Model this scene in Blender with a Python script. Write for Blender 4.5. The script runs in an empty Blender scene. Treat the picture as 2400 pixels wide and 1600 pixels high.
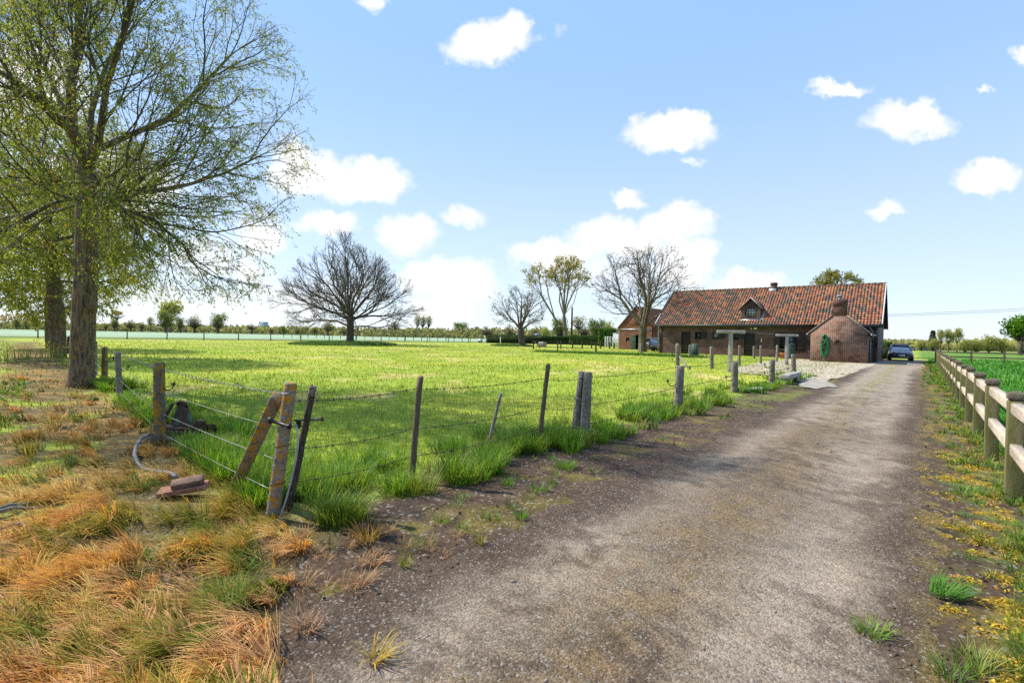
import bpy, math, random
import numpy as np
from mathutils import Vector, Matrix

R = math.radians
rng = np.random.default_rng(11)
random.seed(11)
sc = bpy.context.scene
COL = sc.collection

# ------------------------------------------------------------------ camera
F, HC = 1200.0, 1.5
ROLL, PITCH = math.atan(.0193), math.atan(10.8/1200)
FWD = Vector((0, math.cos(PITCH), -math.sin(PITCH)))
_r0, _u0 = Vector((1, 0, 0)), Vector((0, math.sin(PITCH), math.cos(PITCH)))
CX = _r0*math.cos(ROLL) + _u0*math.sin(ROLL)
CY = -_r0*math.sin(ROLL) + _u0*math.cos(ROLL)
cam = bpy.data.cameras.new('camera')
cam.lens, cam.sensor_width = 18.0, 36.0
cam.clip_start, cam.clip_end = .05, 20000
cobj = bpy.data.objects.new('camera', cam)
COL.objects.link(cobj)
cobj.matrix_world = Matrix(((CX.x, CY.x, -FWD.x, 0), (CX.y, CY.y, -FWD.y, 0), (CX.z, CY.z, -FWD.z, HC), (0, 0, 0, 1)))
sc.camera = cobj
sc.view_settings.view_transform = 'Standard'
sc.view_settings.look = 'None'
sc.view_settings.exposure = EXPOSURE = 1.0
sc.view_settings.gamma = 1.0
sc.render.engine = 'CYCLES'
sc.cycles.max_bounces = 8
sc.cycles.transparent_max_bounces = 8
sc.cycles.use_denoising = False

# ------------------------------------------------------------------ sun and sky
SUN_EL = R(46)
SUN_H = Vector((-.93, .37, 0)).normalized()
SUN = Vector((SUN_H.x*math.cos(SUN_EL), SUN_H.y*math.cos(SUN_EL), math.sin(SUN_EL)))
ld = bpy.data.lights.new('sun', 'SUN')
ld.energy, ld.angle, ld.color = 4.0, R(.55), (1, .92, .77)
lo = bpy.data.objects.new('sun', ld)
COL.objects.link(lo)
lo.rotation_euler = SUN.to_track_quat('Z', 'Y').to_euler()
lo.location = (0, 0, 60)


class NT:
    def __init__(s, tree):
        s.t = tree
    def n(s, typ, ins=None, **kw):
        nd = s.t.nodes.new(typ)
        for k, v in kw.items():
            setattr(nd, k, v)
        for k, v in (ins or {}).items():
            s.put(nd.inputs[k], v)
        return nd
    def put(s, sock, v):
        if isinstance(v, bpy.types.NodeSocket):
            s.t.links.new(v, sock)
        elif isinstance(v, bpy.types.Node):
            s.t.links.new(v.outputs[0], sock)
        else:
            if sock.type == 'RGBA' and len(v) == 3:
                v = (*v, 1)
            sock.default_value = v
    def math(s, op, a, b=0.0, c=0.0, clamp=False):
        return s.n('ShaderNodeMath', {0: a, 1: b, 2: c}, operation=op, use_clamp=clamp).outputs[0]
    def vm(s, op, a, b=(0, 0, 0)):
        nd = s.n('ShaderNodeVectorMath', {0: a, 1: b}, operation=op)
        return nd.outputs['Value'] if op in ('LENGTH', 'DOT_PRODUCT', 'DISTANCE') else nd.outputs[0]
    def noise(s, vec, scale, detail=5, rough=.55, out=0):
        nd = s.n('ShaderNodeTexNoise', {'Scale': scale, 'Detail': detail, 'Roughness': rough})
        if vec is not None:
            s.put(nd.inputs['Vector'], vec)
        return nd.outputs[out]
    def ramp(s, fac, a, b):
        return s.n('ShaderNodeMapRange', {0: fac, 1: a, 2: b}, interpolation_type='SMOOTHSTEP').outputs[0]
    def mix(s, fac, a, b, blend='MIX'):
        nd = s.n('ShaderNodeMix', data_type='RGBA', blend_type=blend)
        s.put(nd.inputs[0], fac); s.put(nd.inputs[6], a); s.put(nd.inputs[7], b)
        return nd.outputs[2]


w = bpy.data.worlds.new('World')
sc.world = w
w.use_nodes = True
w.node_tree.nodes.clear()
T = NT(w.node_tree)
sky = T.n('ShaderNodeTexSky', sky_type='NISHITA', sun_disc=False, sun_elevation=SUN_EL,
          sun_rotation=math.atan2(SUN_H.x, SUN_H.y), altitude=0, air_density=1.0, dust_density=.15, ozone_density=2.5)
geo = T.n('ShaderNodeTexCoord').outputs['Generated']
dirn = T.vm('NORMALIZE', geo)
sep = T.n('ShaderNodeSeparateXYZ', {0: dirn})
yy = T.math('MAXIMUM', sep.outputs[1], .03)
u_ = T.math('DIVIDE', sep.outputs[0], yy)
v_ = T.math('DIVIDE', sep.outputs[2], yy)
uv = T.n('ShaderNodeCombineXYZ', {0: u_, 1: v_, 2: 0.0}).outputs[0]
# billowing edges: the cloud bearings are pushed about by noise
n1 = T.noise(uv, 7.0, 7, .62, 1)
n2 = T.noise(uv, 24.0, 5, .6, 1)
off = T.vm('ADD', T.vm('SCALE', T.vm('SUBTRACT', n1, (.5, .5, .5))), (0, 0, 0))
off.node.inputs[0].links[0].from_node.inputs['Scale'].default_value = .115
off2 = T.vm('SCALE', T.vm('SUBTRACT', n2, (.5, .5, .5)))
off2.node.inputs['Scale'].default_value = .045
wuv = T.vm('ADD', uv, T.vm('ADD', off, off2))
# cumulus: bearing, half width, half height (photo pixels / 1200), density
CL = [(1150, 105, 118, 62, 1), (1190, 85, 60, 55, 1), (1570, 312, 125, 50, 1), (1600, 292, 70, 46, 1), (1965, 209, 84, 26, .9), (2130, 285, 118, 52, 1), (2325, 408, 100, 44, .95),
      (865, 425, 112, 62, 1), (735, 405, 130, 72, 1), (690, 360, 60, 50, .9), (775, 530, 95, 38, .8), (615, 545, 85, 70, .8), (950, 550, 78, 54, .85),
      (1080, 510, 70, 34, .7), (1470, 460, 56, 26, .8), (1585, 520, 92, 56, 1), (1450, 560, 150, 64, 1), (1300, 600, 130, 52, .95), (1600, 610, 90, 80, .95),
      (995, 645, 74, 48, .85), (1090, 665, 90, 62, .85), (1040, 720, 120, 50, .7), (2085, 488, 54, 26, .75), (1750, 665, 110, 34, .8), (1830, 690, 80, 20, .5),
      (60, 200, 180, 150, .95), (230, 430, 230, 120, .9), (480, 600, 150, 60, .6), (330, 690, 260, 60, .5), (60, 560, 150, 70, .6), (520, 720, 110, 40, .5),
      (590, 640, 60, 54, .7), (2300, 215, 26, 15, .6), (2395, 140, 36, 24, .7), (868, 4, 42, 24, .7), (1310, 75, 30, 20, .35), (1440, 640, 260, 70, .5), (700, 690, 200, 60, .55),
      (1610, 380, 40, 14, .5)]
dens = None
cr, sr = math.cos(ROLL), math.sin(ROLL)
for px, py, a, b, k in CL:
    a, b = a*1.08, b*1.08
    d = CX*((px-1200)/F) + CY*(-(py-800)/F) + FWD
    q = T.vm('MULTIPLY', T.vm('SUBTRACT', wuv, (d.x/d.y, d.z/d.y, 0)), (F/a, F/b, 0))
    m = T.math('MULTIPLY', T.math('SUBTRACT', 1.0, T.vm('DOT_PRODUCT', q, q), clamp=True), k)
    dens = m if dens is None else T.math('MAXIMUM', dens, m)
fine = T.noise(uv, 45.0, 4, .6)
alpha = T.ramp(T.math('ADD', dens, T.math('MULTIPLY', T.math('SUBTRACT', fine, .5), .42)), .10, .80)
alpha = T.math('MULTIPLY', alpha, T.ramp(dens, .02, .22))
# low thin veil towards the horizon on the sunny side and a loose deck behind the viewer
back = T.ramp(T.noise(dirn, 3.2, 6, .6), .55, .70)
front = T.ramp(sep.outputs[1], .02, .12)
alpha = T.math('ADD', T.math('MULTIPLY', alpha, front), T.math('MULTIPLY', back, T.math('SUBTRACT', 1.0, front)))
shade = T.ramp(T.noise(wuv, 9.0, 4, .55), .25, .55)
ccol = T.mix(shade, (.90, .94, .98), (1.0, 1.0, 1.0))
# the blue of the air, deep overhead and milky towards the horizon, over the Nishita sky
up = T.ramp(sep.outputs[2], -.02, .52)
up = T.math('POWER', up, .95)
blue = T.mix(up, (.345, .400, .465), (.175, .288, .475))
SKY_K = .105
bg = T.n('ShaderNodeBackground', {'Color': sky.outputs[0], 'Strength': SKY_K*.22})
bg2 = T.n('ShaderNodeBackground', {'Color': blue, 'Strength': .93})
bg3 = T.n('ShaderNodeAddShader', {0: bg.outputs[0], 1: bg2.outputs[0]})
bgc = T.n('ShaderNodeBackground', {'Color': ccol, 'Strength': .56})
mx = T.n('ShaderNodeMixShader', {0: alpha, 1: bg3.outputs[0], 2: bgc.outputs[0]})
T.n('ShaderNodeOutputWorld', {'Surface': mx.outputs[0]})
w.cycles.sampling_method = 'MANUAL'
w.cycles.sample_map_resolution = 256

# ------------------------------------------------------------------ helpers
U = Vector((.784, -.6207, 0)).normalized()       # along the farmhouse front
V = Vector((.6207, .784, 0)).normalized()        # along the drive


def lattice(ix, iy, seed):
    h = (ix.astype(np.int64)*374761393 + iy.astype(np.int64)*668265263 + seed*982451653) & 0x7fffffff
    h = ((h ^ (h >> 13))*1274126177) & 0x7fffffff
    return ((h ^ (h >> 16)) & 0xffff)/65535.0


def vn(x, y, s, seed=0, octv=3):
    """value noise, about 0..1, feature size s"""
    x = np.asarray(x, float)/s; y = np.asarray(y, float)/s
    out, amp, tot = 0.0, 1.0, 0.0
    for o in range(octv):
        ix, iy = np.floor(x), np.floor(y)
        fx, fy = x-ix, y-iy
        fx, fy = fx*fx*(3-2*fx), fy*fy*(3-2*fy)
        a, b = lattice(ix, iy, seed+o), lattice(ix+1, iy, seed+o)
        c, d = lattice(ix, iy+1, seed+o), lattice(ix+1, iy+1, seed+o)
        out = out + amp*((a*(1-fx)+b*fx)*(1-fy)+(c*(1-fx)+d*fx)*fy)
        tot += amp; amp *= .55; x = x*2.03+17; y = y*2.03+5
    return out/tot


def sst(x, a, b):
    t = np.clip((np.asarray(x, float)-a)/(b-a), 0, 1)
    return t*t*(3-2*t)


FC = np.array([-1.95, 4.15])                     # the corner post, where the two wire fences meet
FD = np.array([-.695, .719])                     # the left fence runs this way
FN = np.array([-.719, -.695])                    # away from the pasture


def ts(x, y):
    return x*U.x+y*U.y, x*V.x+y*V.y


def fence_side(x, y):
    return (x-FC[0])*FN[0]+(y-FC[1])*FN[1], (x-FC[0])*FD[0]+(y-FC[1])*FD[1]


def gz(x, y):
    x = np.asarray(x, float); y = np.asarray(y, float)
    t, s = ts(x, y)
    n, m = fence_side(x, y)
    hx, hy = x-19.5, y-49.5
    z = .17*np.exp(-(hx*hx+hy*hy)/90.0)
    road = sst(np.abs(t+1.2), 1.5, 2.6)
    near = 1-sst(np.hypot(x, y), 25, 60)
    z = z + road*near*(.07*(vn(x, y, 1.6, 3)-.5)+.05*(vn(x, y, .5, 9)-.5))
    z = z + road*near*.05*sst(n, .2, 1.2)*(1-sst(n, 1.8, 3.2))*sst(t, -3.0, -3.8)
    z = z + road*near*.11*(vn(x, y, .75, 5, 2)-.5)*sst(n, -.1, .5)*(1-sst(n, 2.2, 3.4))
    z = z - .025*(np.exp(-((t+2.0)/.35)**2)+np.exp(-((t+.5)/.35)**2))*near
    return z


def gz1(x, y):
    return float(gz(np.array([x]), np.array([y]))[0])


def ray(px, py):
    return CX*((px-1200)/F) + CY*(-(py-800)/F) + FWD


def gpt(px, py, dz=0.0):
    d = ray(px, py); z = 0.0
    for _ in range(4):
        t = (z-HC)/d.z
        p = Vector((d.x*t, d.y*t, z))
        z = gz1(p.x, p.y)
    p.z = z+dz
    return p


def pt(px, py, Y):
    d = ray(px, py)
    t = Y/d.y
    return Vector((d.x*t, Y, HC+d.z*t))


def gat(px, Y):
    """ground point in column px at depth Y"""
    p = pt(px, 800, Y)
    p.z = gz1(p.x, p.y)
    return p


def tag(o, label=None, cat=None, group=None, kind=None):
    for k, v in (('label', label), ('category', cat), ('group', group), ('kind', kind)):
        if v:
            o[k] = v
    return o


def empty(name, loc=(0, 0, 0), rz=0.0, rot=None):
    o = bpy.data.objects.new(name, None)
    COL.objects.link(o)
    o.location = loc
    o.rotation_euler = rot if rot else (0, 0, rz)
    o.empty_display_size = .2
    return o


def mesh(name, verts, faces, mat=None, parent=None, smooth=False, uv=False, col=None, sizes=None, mats=None, midx=None):
    """verts (n,3); faces: list of tuples, or flat index array with face sizes"""
    me = bpy.data.meshes.new(name)
    verts = np.asarray(verts, np.float32).reshape(-1, 3)
    if sizes is None:
        if isinstance(faces, np.ndarray):
            sizes = np.full(len(faces), faces.shape[1], np.int32); faces = faces.ravel()
        else:
            sizes = np.array([len(f) for f in faces], np.int32)
            faces = np.fromiter((i for f in faces for i in f), np.int32)
    else:
        sizes = np.asarray(sizes, np.int32)
    faces = np.asarray(faces, np.int32)
    me.vertices.add(len(verts)); me.vertices.foreach_set('co', verts.ravel())
    me.loops.add(len(faces)); me.loops.foreach_set('vertex_index', faces)
    me.polygons.add(len(sizes))
    st = np.concatenate(([0], np.cumsum(sizes)[:-1])).astype(np.int32)
    me.polygons.foreach_set('loop_start', st)
    me.polygons.foreach_set('loop_total', sizes)
    if smooth:
        me.polygons.foreach_set('use_smooth', np.ones(len(sizes), bool))
    for m in (mats or ([mat] if mat else [])):
        me.materials.append(m)
    if midx is not None:
        me.polygons.foreach_set('material_index', np.asarray(midx, np.int32))
    me.update(calc_edges=True)
    me.validate(verbose=False)
    if col is not None:
        a = me.attributes.new('col', 'FLOAT_COLOR', 'POINT')
        c = np.ones((len(verts), 4), np.float32); c[:, :np.asarray(col).shape[1]] = col
        a.data.foreach_set('color', c.ravel())
    if uv:
        lay = me.uv_layers.new(name='uv')
        for p in me.polygons:
            n = p.normal
            for li in p.loop_indices:
                v = me.vertices[me.loops[li].vertex_index].co
                if abs(n.z) > .8: lay.data[li].uv = (v.x, v.y)
                elif abs(n.x) > abs(n.y): lay.data[li].uv = (v.y, v.z)
                else: lay.data[li].uv = (v.x, v.z)
    o = bpy.data.objects.new(name, me)
    COL.objects.link(o)
    if parent is not None:
        o.parent = parent
    return o


class MB:
    def __init__(s):
        s.v, s.f = [], []
    def add(s, vs, fs):
        b = len(s.v)
        s.v += [tuple(v) for v in vs]
        s.f += [tuple(i+b for i in f) for f in fs]
        return s
    def box(s, x0, x1, y0, y1, z0, z1, M=None):
        vs = [Vector((x, y, z)) for x in (x0, x1) for y in (y0, y1) for z in (z0, z1)]
        if M is not None: vs = [M @ v for v in vs]
        return s.add(vs, [(0, 1, 3, 2), (4, 6, 7, 5), (0, 4, 5, 1), (2, 3, 7, 6), (0, 2, 6, 4), (1, 5, 7, 3)])
    def prism(s, poly, d0, d1, axis='y', M=None):
        """polygon of (a, b) pairs extruded along axis: y -> (a, d, b); x -> (d, a, b); z -> (a, b, d)"""
        n = len(poly)
        def P(a, b, d): return {'y': (a, d, b), 'x': (d, a, b), 'z': (a, b, d)}[axis]
        vs = [Vector(P(a, b, d)) for d in (d0, d1) for a, b in poly]
        if M is not None: vs = [M @ v for v in vs]
        return s.add(vs, [tuple(range(n))[::-1], tuple(range(n, 2*n))] + [(i, (i+1) % n, (i+1) % n+n, i+n) for i in range(n)])
    def tube(s, path, rad, n=8, cap=True, jit=0.0, seed=0):
        path = [Vector(p) for p in path]
        if not hasattr(rad, '__len__'): rad = [rad]*len(path)
        rg = random.Random(seed)
        t0 = (path[1]-path[0]).normalized()
        a = t0.orthogonal().normalized()
        vs = []
        for i, p in enumerate(path):
            t = (path[min(i+1, len(path)-1)]-path[max(i-1, 0)])
            t = t.normalized() if t.length > 1e-9 else t0
            a = (a-t*a.dot(t)).normalized()
            b = t.cross(a)
            for k in range(n):
                th = 2*math.pi*k/n
                r = rad[i]*(1+jit*(rg.random()-.5))
                vs.append(p+a*(r*math.cos(th))+b*(r*math.sin(th)))
        m = len(path)
        fs = [(i*n+k, i*n+(k+1) % n, (i+1)*n+(k+1) % n, (i+1)*n+k) for i in range(m-1) for k in range(n)]
        if cap: fs += [tuple(range(n))[::-1], tuple(range((m-1)*n, m*n))]
        return s.add(vs, fs)
    def lathe(s, prof, n=16, M=None):
        vs = [Vector((r*math.cos(2*math.pi*k/n), r*math.sin(2*math.pi*k/n), z)) for r, z in prof for k in range(n)]
        if M is not None: vs = [M @ v for v in vs]
        m = len(prof)
        fs = [(i*n+k, i*n+(k+1) % n, (i+1)*n+(k+1) % n, (i+1)*n+k) for i in range(m-1) for k in range(n)]
        return s.add(vs, fs + [tuple(range(n))[::-1], tuple(range((m-1)*n, m*n))])
    def build(s, name, mat, parent=None, smooth=False, uv=False, bevel=0.0):
        o = mesh(name, s.v, s.f, mat, parent, smooth, uv)
        if bevel:
            b = o.modifiers.new('bevel', 'BEVEL'); b.width = bevel; b.segments = 2; b.limit_method = 'ANGLE'
        return o


def frame(p, d, up=(0, 0, 1)):
    """matrix at p whose local z runs along d"""
    d = Vector(d).normalized(); up = Vector(up)
    x = up.cross(d)
    x = x.normalized() if x.length > 1e-6 else Vector((1, 0, 0))
    y = d.cross(x)
    return Matrix(((x.x, y.x, d.x, p[0]), (x.y, y.y, d.y, p[1]), (x.z, y.z, d.z, p[2]), (0, 0, 0, 1)))


def copy_tree(o, parent=None):
    c = o.copy(); COL.objects.link(c)
    if parent is not None: c.parent = parent
    for ch in list(o.children): copy_tree(ch, c)
    return c


# ------------------------------------------------------------------ materials
def newmat(name):
    m = bpy.data.materials.new(name); m.use_nodes = True
    m.node_tree.nodes.clear()
    return m, NT(m.node_tree)


def finish(T, bs):
    T.n('ShaderNodeOutputMaterial', {'Surface': bs.outputs[0]})


def pmat(name, c1, c2=None, scale=6.0, rough=.85, bump=.0, bscale=None, metal=0.0, spec=.3, stretch=(1, 1, 1), lo=.35, hi=.65,
         spot=None, coat=0.0, c3=None):
    """principled surface; c1..c2 by noise; spot = (colour, scale, threshold) patches of lichen, rust or moss"""
    m, T = newmat(name)
    tc = T.n('ShaderNodeTexCoord').outputs['Object']
    v = T.vm('MULTIPLY', tc, stretch)
    col = (*c1, 1)
    if c2 is not None:
        col = T.mix(T.ramp(T.noise(v, scale, 6, .6), lo, hi), c1, c2)
    if c3 is not None:
        col = T.mix(T.math('MULTIPLY', T.ramp(T.noise(v, scale*4.3, 4, .6), .5, .62), .7), col, c3)
    if spot:
        for sc_, ss, th in (spot if isinstance(spot, list) else [spot]):
            col = T.mix(T.ramp(T.noise(tc, ss, 7, .65), th, th+.05), col, sc_)
    bs = T.n('ShaderNodeBsdfPrincipled', {'Base Color': col, 'Roughness': rough, 'Metallic': metal, 'Specular IOR Level': spec, 'Coat Weight': coat})
    if bump:
        b = T.n('ShaderNodeBump', {'Strength': bump, 'Distance': .02, 'Height': T.noise(v, bscale or scale*3, 6, .6)})
        T.put(bs.inputs['Normal'], b.outputs[0])
    finish(T, bs)
    return m


def leafmat(name, transl=.45, tint=(1.25, 1.2, .6), rough=.6, spec=.15):
    m, T = newmat(name)
    c = T.n('ShaderNodeAttribute', attribute_name='col').outputs['Color']
    d = T.n('ShaderNodeBsdfPrincipled', {'Base Color': c, 'Roughness': rough, 'Specular IOR Level': spec})
    t = T.n('ShaderNodeBsdfTranslucent', {'Color': T.mix(1.0, c, tint, 'MULTIPLY')})
    finish(T, T.n('ShaderNodeMixShader', {0: transl, 1: d.outputs[0], 2: t.outputs[0]}))
    return m


def brickmat(name, cols, mortar, bw=.27, rh=.088, var=.5, msize=.013):
    m, T = newmat(name)
    uvn = T.n('ShaderNodeTexCoord').outputs['UV']
    br = T.n('ShaderNodeTexBrick', {'Vector': uvn, 'Color1': cols[0], 'Color2': cols[1], 'Mortar': mortar, 'Scale': 1.0, 'Mortar Size': msize,
             'Mortar Smooth': .2, 'Bias': 0.0, 'Brick Width': bw, 'Row Height': rh})
    n = T.noise(uvn, 1.1, 6, .65)
    col = T.mix(T.ramp(n, .45, .62), br.outputs[0], T.mix(1.0, br.outputs[0], cols[2], 'MULTIPLY'))
    n2 = T.noise(uvn, 3.1, 5, .7)
    col = T.mix(T.math('MULTIPLY', T.ramp(n2, .56, .66), var), col, cols[3])
    bs = T.n('ShaderNodeBsdfPrincipled', {'Base Color': col, 'Roughness': .92, 'Specular IOR Level': .15})
    b = T.n('ShaderNodeBump', {'Strength': .5, 'Distance': .012, 'Height': T.math('SUBTRACT', 1.0, br.outputs[1])})
    T.put(bs.inputs['Normal'], b.outputs[0])
    finish(T, bs)
    return m


M = {}
M['leaf'] = leafmat('leaf')
M['grass'] = leafmat('grass_blade', .42, (1.2, 1.15, .55), .5, .25)
M['straw'] = leafmat('dead_grass_blade', .38, (1.15, 1.0, .7), .6, .2)
M['concrete_post'] = pmat('concrete_post', (.20, .18, .15), (.11, .10, .08), 9, .95, .5, 60, c3=(.26, .25, .22), spot=[((.34, .17, .02), 14, .62), ((.09, .085, .05), 6, .6), ((.36, .35, .33), 25, .66)])
M['lichen_post'] = pmat('lichen_concrete', (.23, .20, .17), (.13, .115, .10), 12, .95, .6, 60, c3=(.32, .30, .27), spot=[((.40, .19, .015), 19, .50), ((.28, .11, .01), 34, .58), ((.40, .38, .34), 27, .64)])
M['lichen_low'] = pmat('lichen_lower', (.14, .125, .10), (.09, .085, .06), 9, .95, .6, 60, spot=[((.32, .17, .015), 12, .49), ((.10, .11, .05), 16, .62), ((.22, .10, .012), 30, .60)])
M['old_wood'] = pmat('old_wood', (.085, .066, .048), (.035, .028, .022), 9, .9, .8, 30, stretch=(6, 6, .7), c3=(.16, .135, .11))
M['grey_wood'] = pmat('grey_wood', (.27, .24, .215), (.12, .105, .095), 8, .9, .8, 30, stretch=(6, 6, .7), c3=(.36, .33, .30))
M['dark_wood'] = pmat('dark_wood', (.06, .048, .037), (.03, .025, .02), 8, .9, .5, 30, stretch=(5, 5, .8))
M['tan_wood'] = pmat('tan_wood', (.135, .105, .07), (.085, .066, .045), 8, .9, .5, 30, stretch=(6, 6, .7))
M['mossy_wood'] = pmat('mossy_wood', (.105, .105, .035), (.17, .145, .085), 3.0, .9, .35, 30, stretch=(4, 4, .6), c3=(.075, .075, .03), lo=.4, hi=.7)
M['cap_wood'] = pmat('cap_wood', (.14, .115, .085), (.075, .062, .045), 12, .9, .4, 40)
M['rail_wood'] = pmat('rail_wood', (.50, .43, .35), (.34, .28, .22), 5, .9, .3, 25, stretch=(1, 5, 5), c3=(.56, .50, .42))
M['dark_rail'] = pmat('dark_rail', (.13, .105, .075), (.075, .062, .045), 5, .9, .4, 25, stretch=(1, 5, 5))
M['bark'] = pmat('furrowed_bark', (.21, .16, .105), (.06, .045, .032), 9, .95, 1.0, 16, stretch=(2.2, 2.2, .45), spot=((.25, .165, .03), 15, .55))
M['bark_limb'] = pmat('smooth_bark', (.19, .165, .12), (.10, .085, .06), 4, .9, .5, 20, spot=((.13, .115, .035), 5, .58))
M['bark_dark'] = pmat('dark_bark', (.115, .092, .072), (.055, .045, .037), 4, .9, .5, 12, stretch=(2, 2, .5))
M['bark_walnut'] = pmat('lichen_bark', (.17, .14, .09), (.08, .066, .045), 3, .9, .5, 10, stretch=(2, 2, .6), spot=((.15, .13, .045), 4, .55))
M['twig'] = pmat('twig', (.12, .10, .065), (.075, .062, .045), 3, .9)
M['galv'] = pmat('galvanised_wire', (.27, .27, .27), (.17, .17, .17), 20, .45, metal=.7)
M['rust_wire'] = pmat('rusty_wire', (.07, .05, .035), (.035, .028, .024), 20, .8)
M['black_plastic'] = pmat('black_plastic', (.012, .012, .013), (.02, .02, .02), 20, .45)
M['pipe'] = pmat('grey_pipe', (.22, .22, .22), (.15, .15, .15), 5, .6)
M['rust'] = pmat('rusted_iron', (.075, .046, .032), (.035, .026, .022), 9, .8, .4, 40, metal=.2, c3=(.11, .06, .035))
M['rust_green'] = pmat('rust_with_green_paint', (.075, .05, .036), (.05, .034, .026), 10, .75, .3, 40, spot=((.07, .14, .085), 4.0, .5))
M['red_brick'] = pmat('weathered_red_brick', (.30, .125, .08), (.20, .09, .06), 14, .95, .5, 50, c3=(.34, .25, .19))
M['brown_brick'] = pmat('brown_brick', (.20, .115, .08), (.11, .075, .055), 16, .95, .6, 60, c3=(.27, .20, .16))
M['concrete'] = pmat('weathered_concrete', (.36, .34, .31), (.23, .22, .20), 3, .95, .3, 40)
M['white_paint'] = pmat('white_paint', (.74, .75, .76), (.66, .67, .69), 4, .6)
M['dark_paint'] = pmat('dark_brown_paint', (.022, .016, .013), (.014, .011, .009), 6, .55)
M['shutter_paint'] = pmat('brown_shutter_paint', (.038, .022, .016), (.026, .016, .012), 6, .6)
M['gutter'] = pmat('dark_zinc', (.035, .038, .045), (.055, .058, .065), 5, .45, metal=.3)
M['zinc'] = pmat('grey_zinc', (.34, .37, .42), (.22, .24, .28), 4, .45, metal=.5)
M['lead'] = pmat('lead_flashing', (.52, .55, .62), (.36, .39, .45), 4, .4, metal=.3)
M['verge'] = pmat('pale_verge', (.60, .61, .65), (.48, .48, .50), 3, .7)
M['glass'] = pmat('window_glass', (.03, .036, .045), (.05, .058, .07), 2, .06, spec=.9)
M['reflect_glass'] = pmat('painted_reflect_glass', (.42, .44, .46), (.30, .33, .36), 3, .08, spec=.9)  # white reflection on the panes put into the base colour
M['black'] = pmat('painted_room_dark', (.006, .005, .005), (.01, .009, .008), 3, .9)  # near-black colour stands for the unlit space behind openings
M['green_paint'] = pmat('green_door_paint', (.012, .085, .05), (.02, .06, .035), 4, .55, c3=(.03, .09, .055))
M['green_plastic'] = pmat('dull_green_plastic', (.035, .075, .06), (.05, .09, .075), 4, .6)
M['hose'] = pmat('green_hose', (.0, .235, .075), (.0, .17, .055), 6, .4)
M['terracotta'] = pmat('terracotta', (.46, .16, .07), (.36, .12, .055), 6, .9)
M['car_paint'] = pmat('black_car_paint', (.075, .07, .085), (.06, .055, .07), 2, .25, metal=.55, spec=.7, coat=1.0)
M['chrome'] = pmat('chrome_trim', (.62, .63, .65), (.5, .5, .52), 3, .2, metal=.9)
M['tyre'] = pmat('tyre_rubber', (.012, .012, .012), (.02, .02, .02), 8, .8)
M['rim'] = pmat('alloy_rim', (.30, .31, .33), (.2, .2, .22), 5, .35, metal=.8)
M['car_glass'] = pmat('car_glass', (.16, .19, .23), (.06, .07, .09), 2.5, .05, spec=1.0, coat=1.0)  # base lightened to carry the pale sky reflection
M['plate'] = pmat('number_plate', (.72, .72, .74), (.66, .66, .68), 5, .5)
M['head_lamp'] = pmat('clear_lamp', (.55, .56, .58), (.4, .4, .42), 8, .1, spec=.9)
M['tail_lamp'] = pmat('red_lamp', (.18, .01, .008), (.12, .008, .006), 8, .2, spec=.7)
M['stone'] = pmat('grey_stone', (.27, .235, .20), (.14, .12, .10), 40, .95)
M['clod'] = pmat('soil_clod', (.10, .07, .05), (.06, .044, .033), 30, 1.0)
M['asphalt_sheet'] = pmat('black_sheeting', (.016, .013, .017), (.03, .025, .03), 2, .5)
M['hazy_blue'] = pmat('haze_toned_wall', (.40, .47, .56), (.33, .40, .49), .2, .9)  # bluish haze of distance put into the wall colour
M['brick'] = brickmat('purple_brown_brick', ((.135, .066, .053), (.082, .046, .042), (.62, .58, .60), (.095, .07, .062)), (.155, .125, .115))
M['annex_brick'] = brickmat('annex_brick', ((.17, .062, .042), (.07, .034, .028), (.55, .50, .52), (.26, .11, .055)), (.36, .29, .23), var=.45, msize=.014)
M['side_brick'] = brickmat('side_brick', ((.125, .08, .07), (.09, .062, .058), (.8, .8, .8), (.14, .12, .11)), (.34, .32, .31), var=.2, msize=.016)  # greyed copy: sky-lit shade of the side walls put into the colours
M['barn_brick'] = brickmat('barn_brick', ((.25, .085, .05), (.16, .06, .04), (.72, .66, .6), (.22, .13, .09)), (.25, .18, .15), var=.4)
M['stack_brick'] = brickmat('chimney_brick', ((.15, .062, .045), (.075, .04, .034), (.6, .55, .55), (.06, .045, .04)), (.17, .13, .11))

# ------------------------------------------------------------------ ground
def bl(a, b, k):
    """blend colour arrays by weight k"""
    k = np.asarray(k)[..., None]
    return a*(1-k)+np.asarray(b)*k


P_CORN = gpt(298, 795)
P_CORN2 = gpt(1125, 803.5)
BD = np.array([P_CORN2.x-P_CORN.x, P_CORN2.y-P_CORN.y]); BD /= np.linalg.norm(BD)
BN = np.array([-BD[1], BD[0]])                   # beyond the far field fence


def beyond(x, y):
    return (x-P_CORN.x)*BN[0]+(y-P_CORN.y)*BN[1]


def dead_amount(x, y):
    """0..1: how brown the grass is (the sprayed strip along the left fence and the corner)"""
    n, m = fence_side(x, y)
    t, s = ts(x, y)
    r = np.hypot(x, y)
    wob = (vn(x, y, 1.3, 21)-.5)*1.3
    strip = sst(n+wob*.6, -.25, .25)*(1-sst(n+wob*1.2, 1.5, 2.5))
    corner = sst(s+wob, 2.7, 1.4)*sst(t+.5*wob, -2.75, -3.4)
    d = np.maximum(strip, corner*.95)
    green = sst(vn(x, y, .8, 33), .60, .74)*sst(m, 0.4, 1.4)*(1-sst(m, 9, 14))
    edge = sst(t+1.77*(s-1.15)+.7*(vn(x, y, .6, 36)-.5), -1.75, -2.45)
    return np.clip(d*(1-.85*green)*edge, 0, 1)


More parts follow.
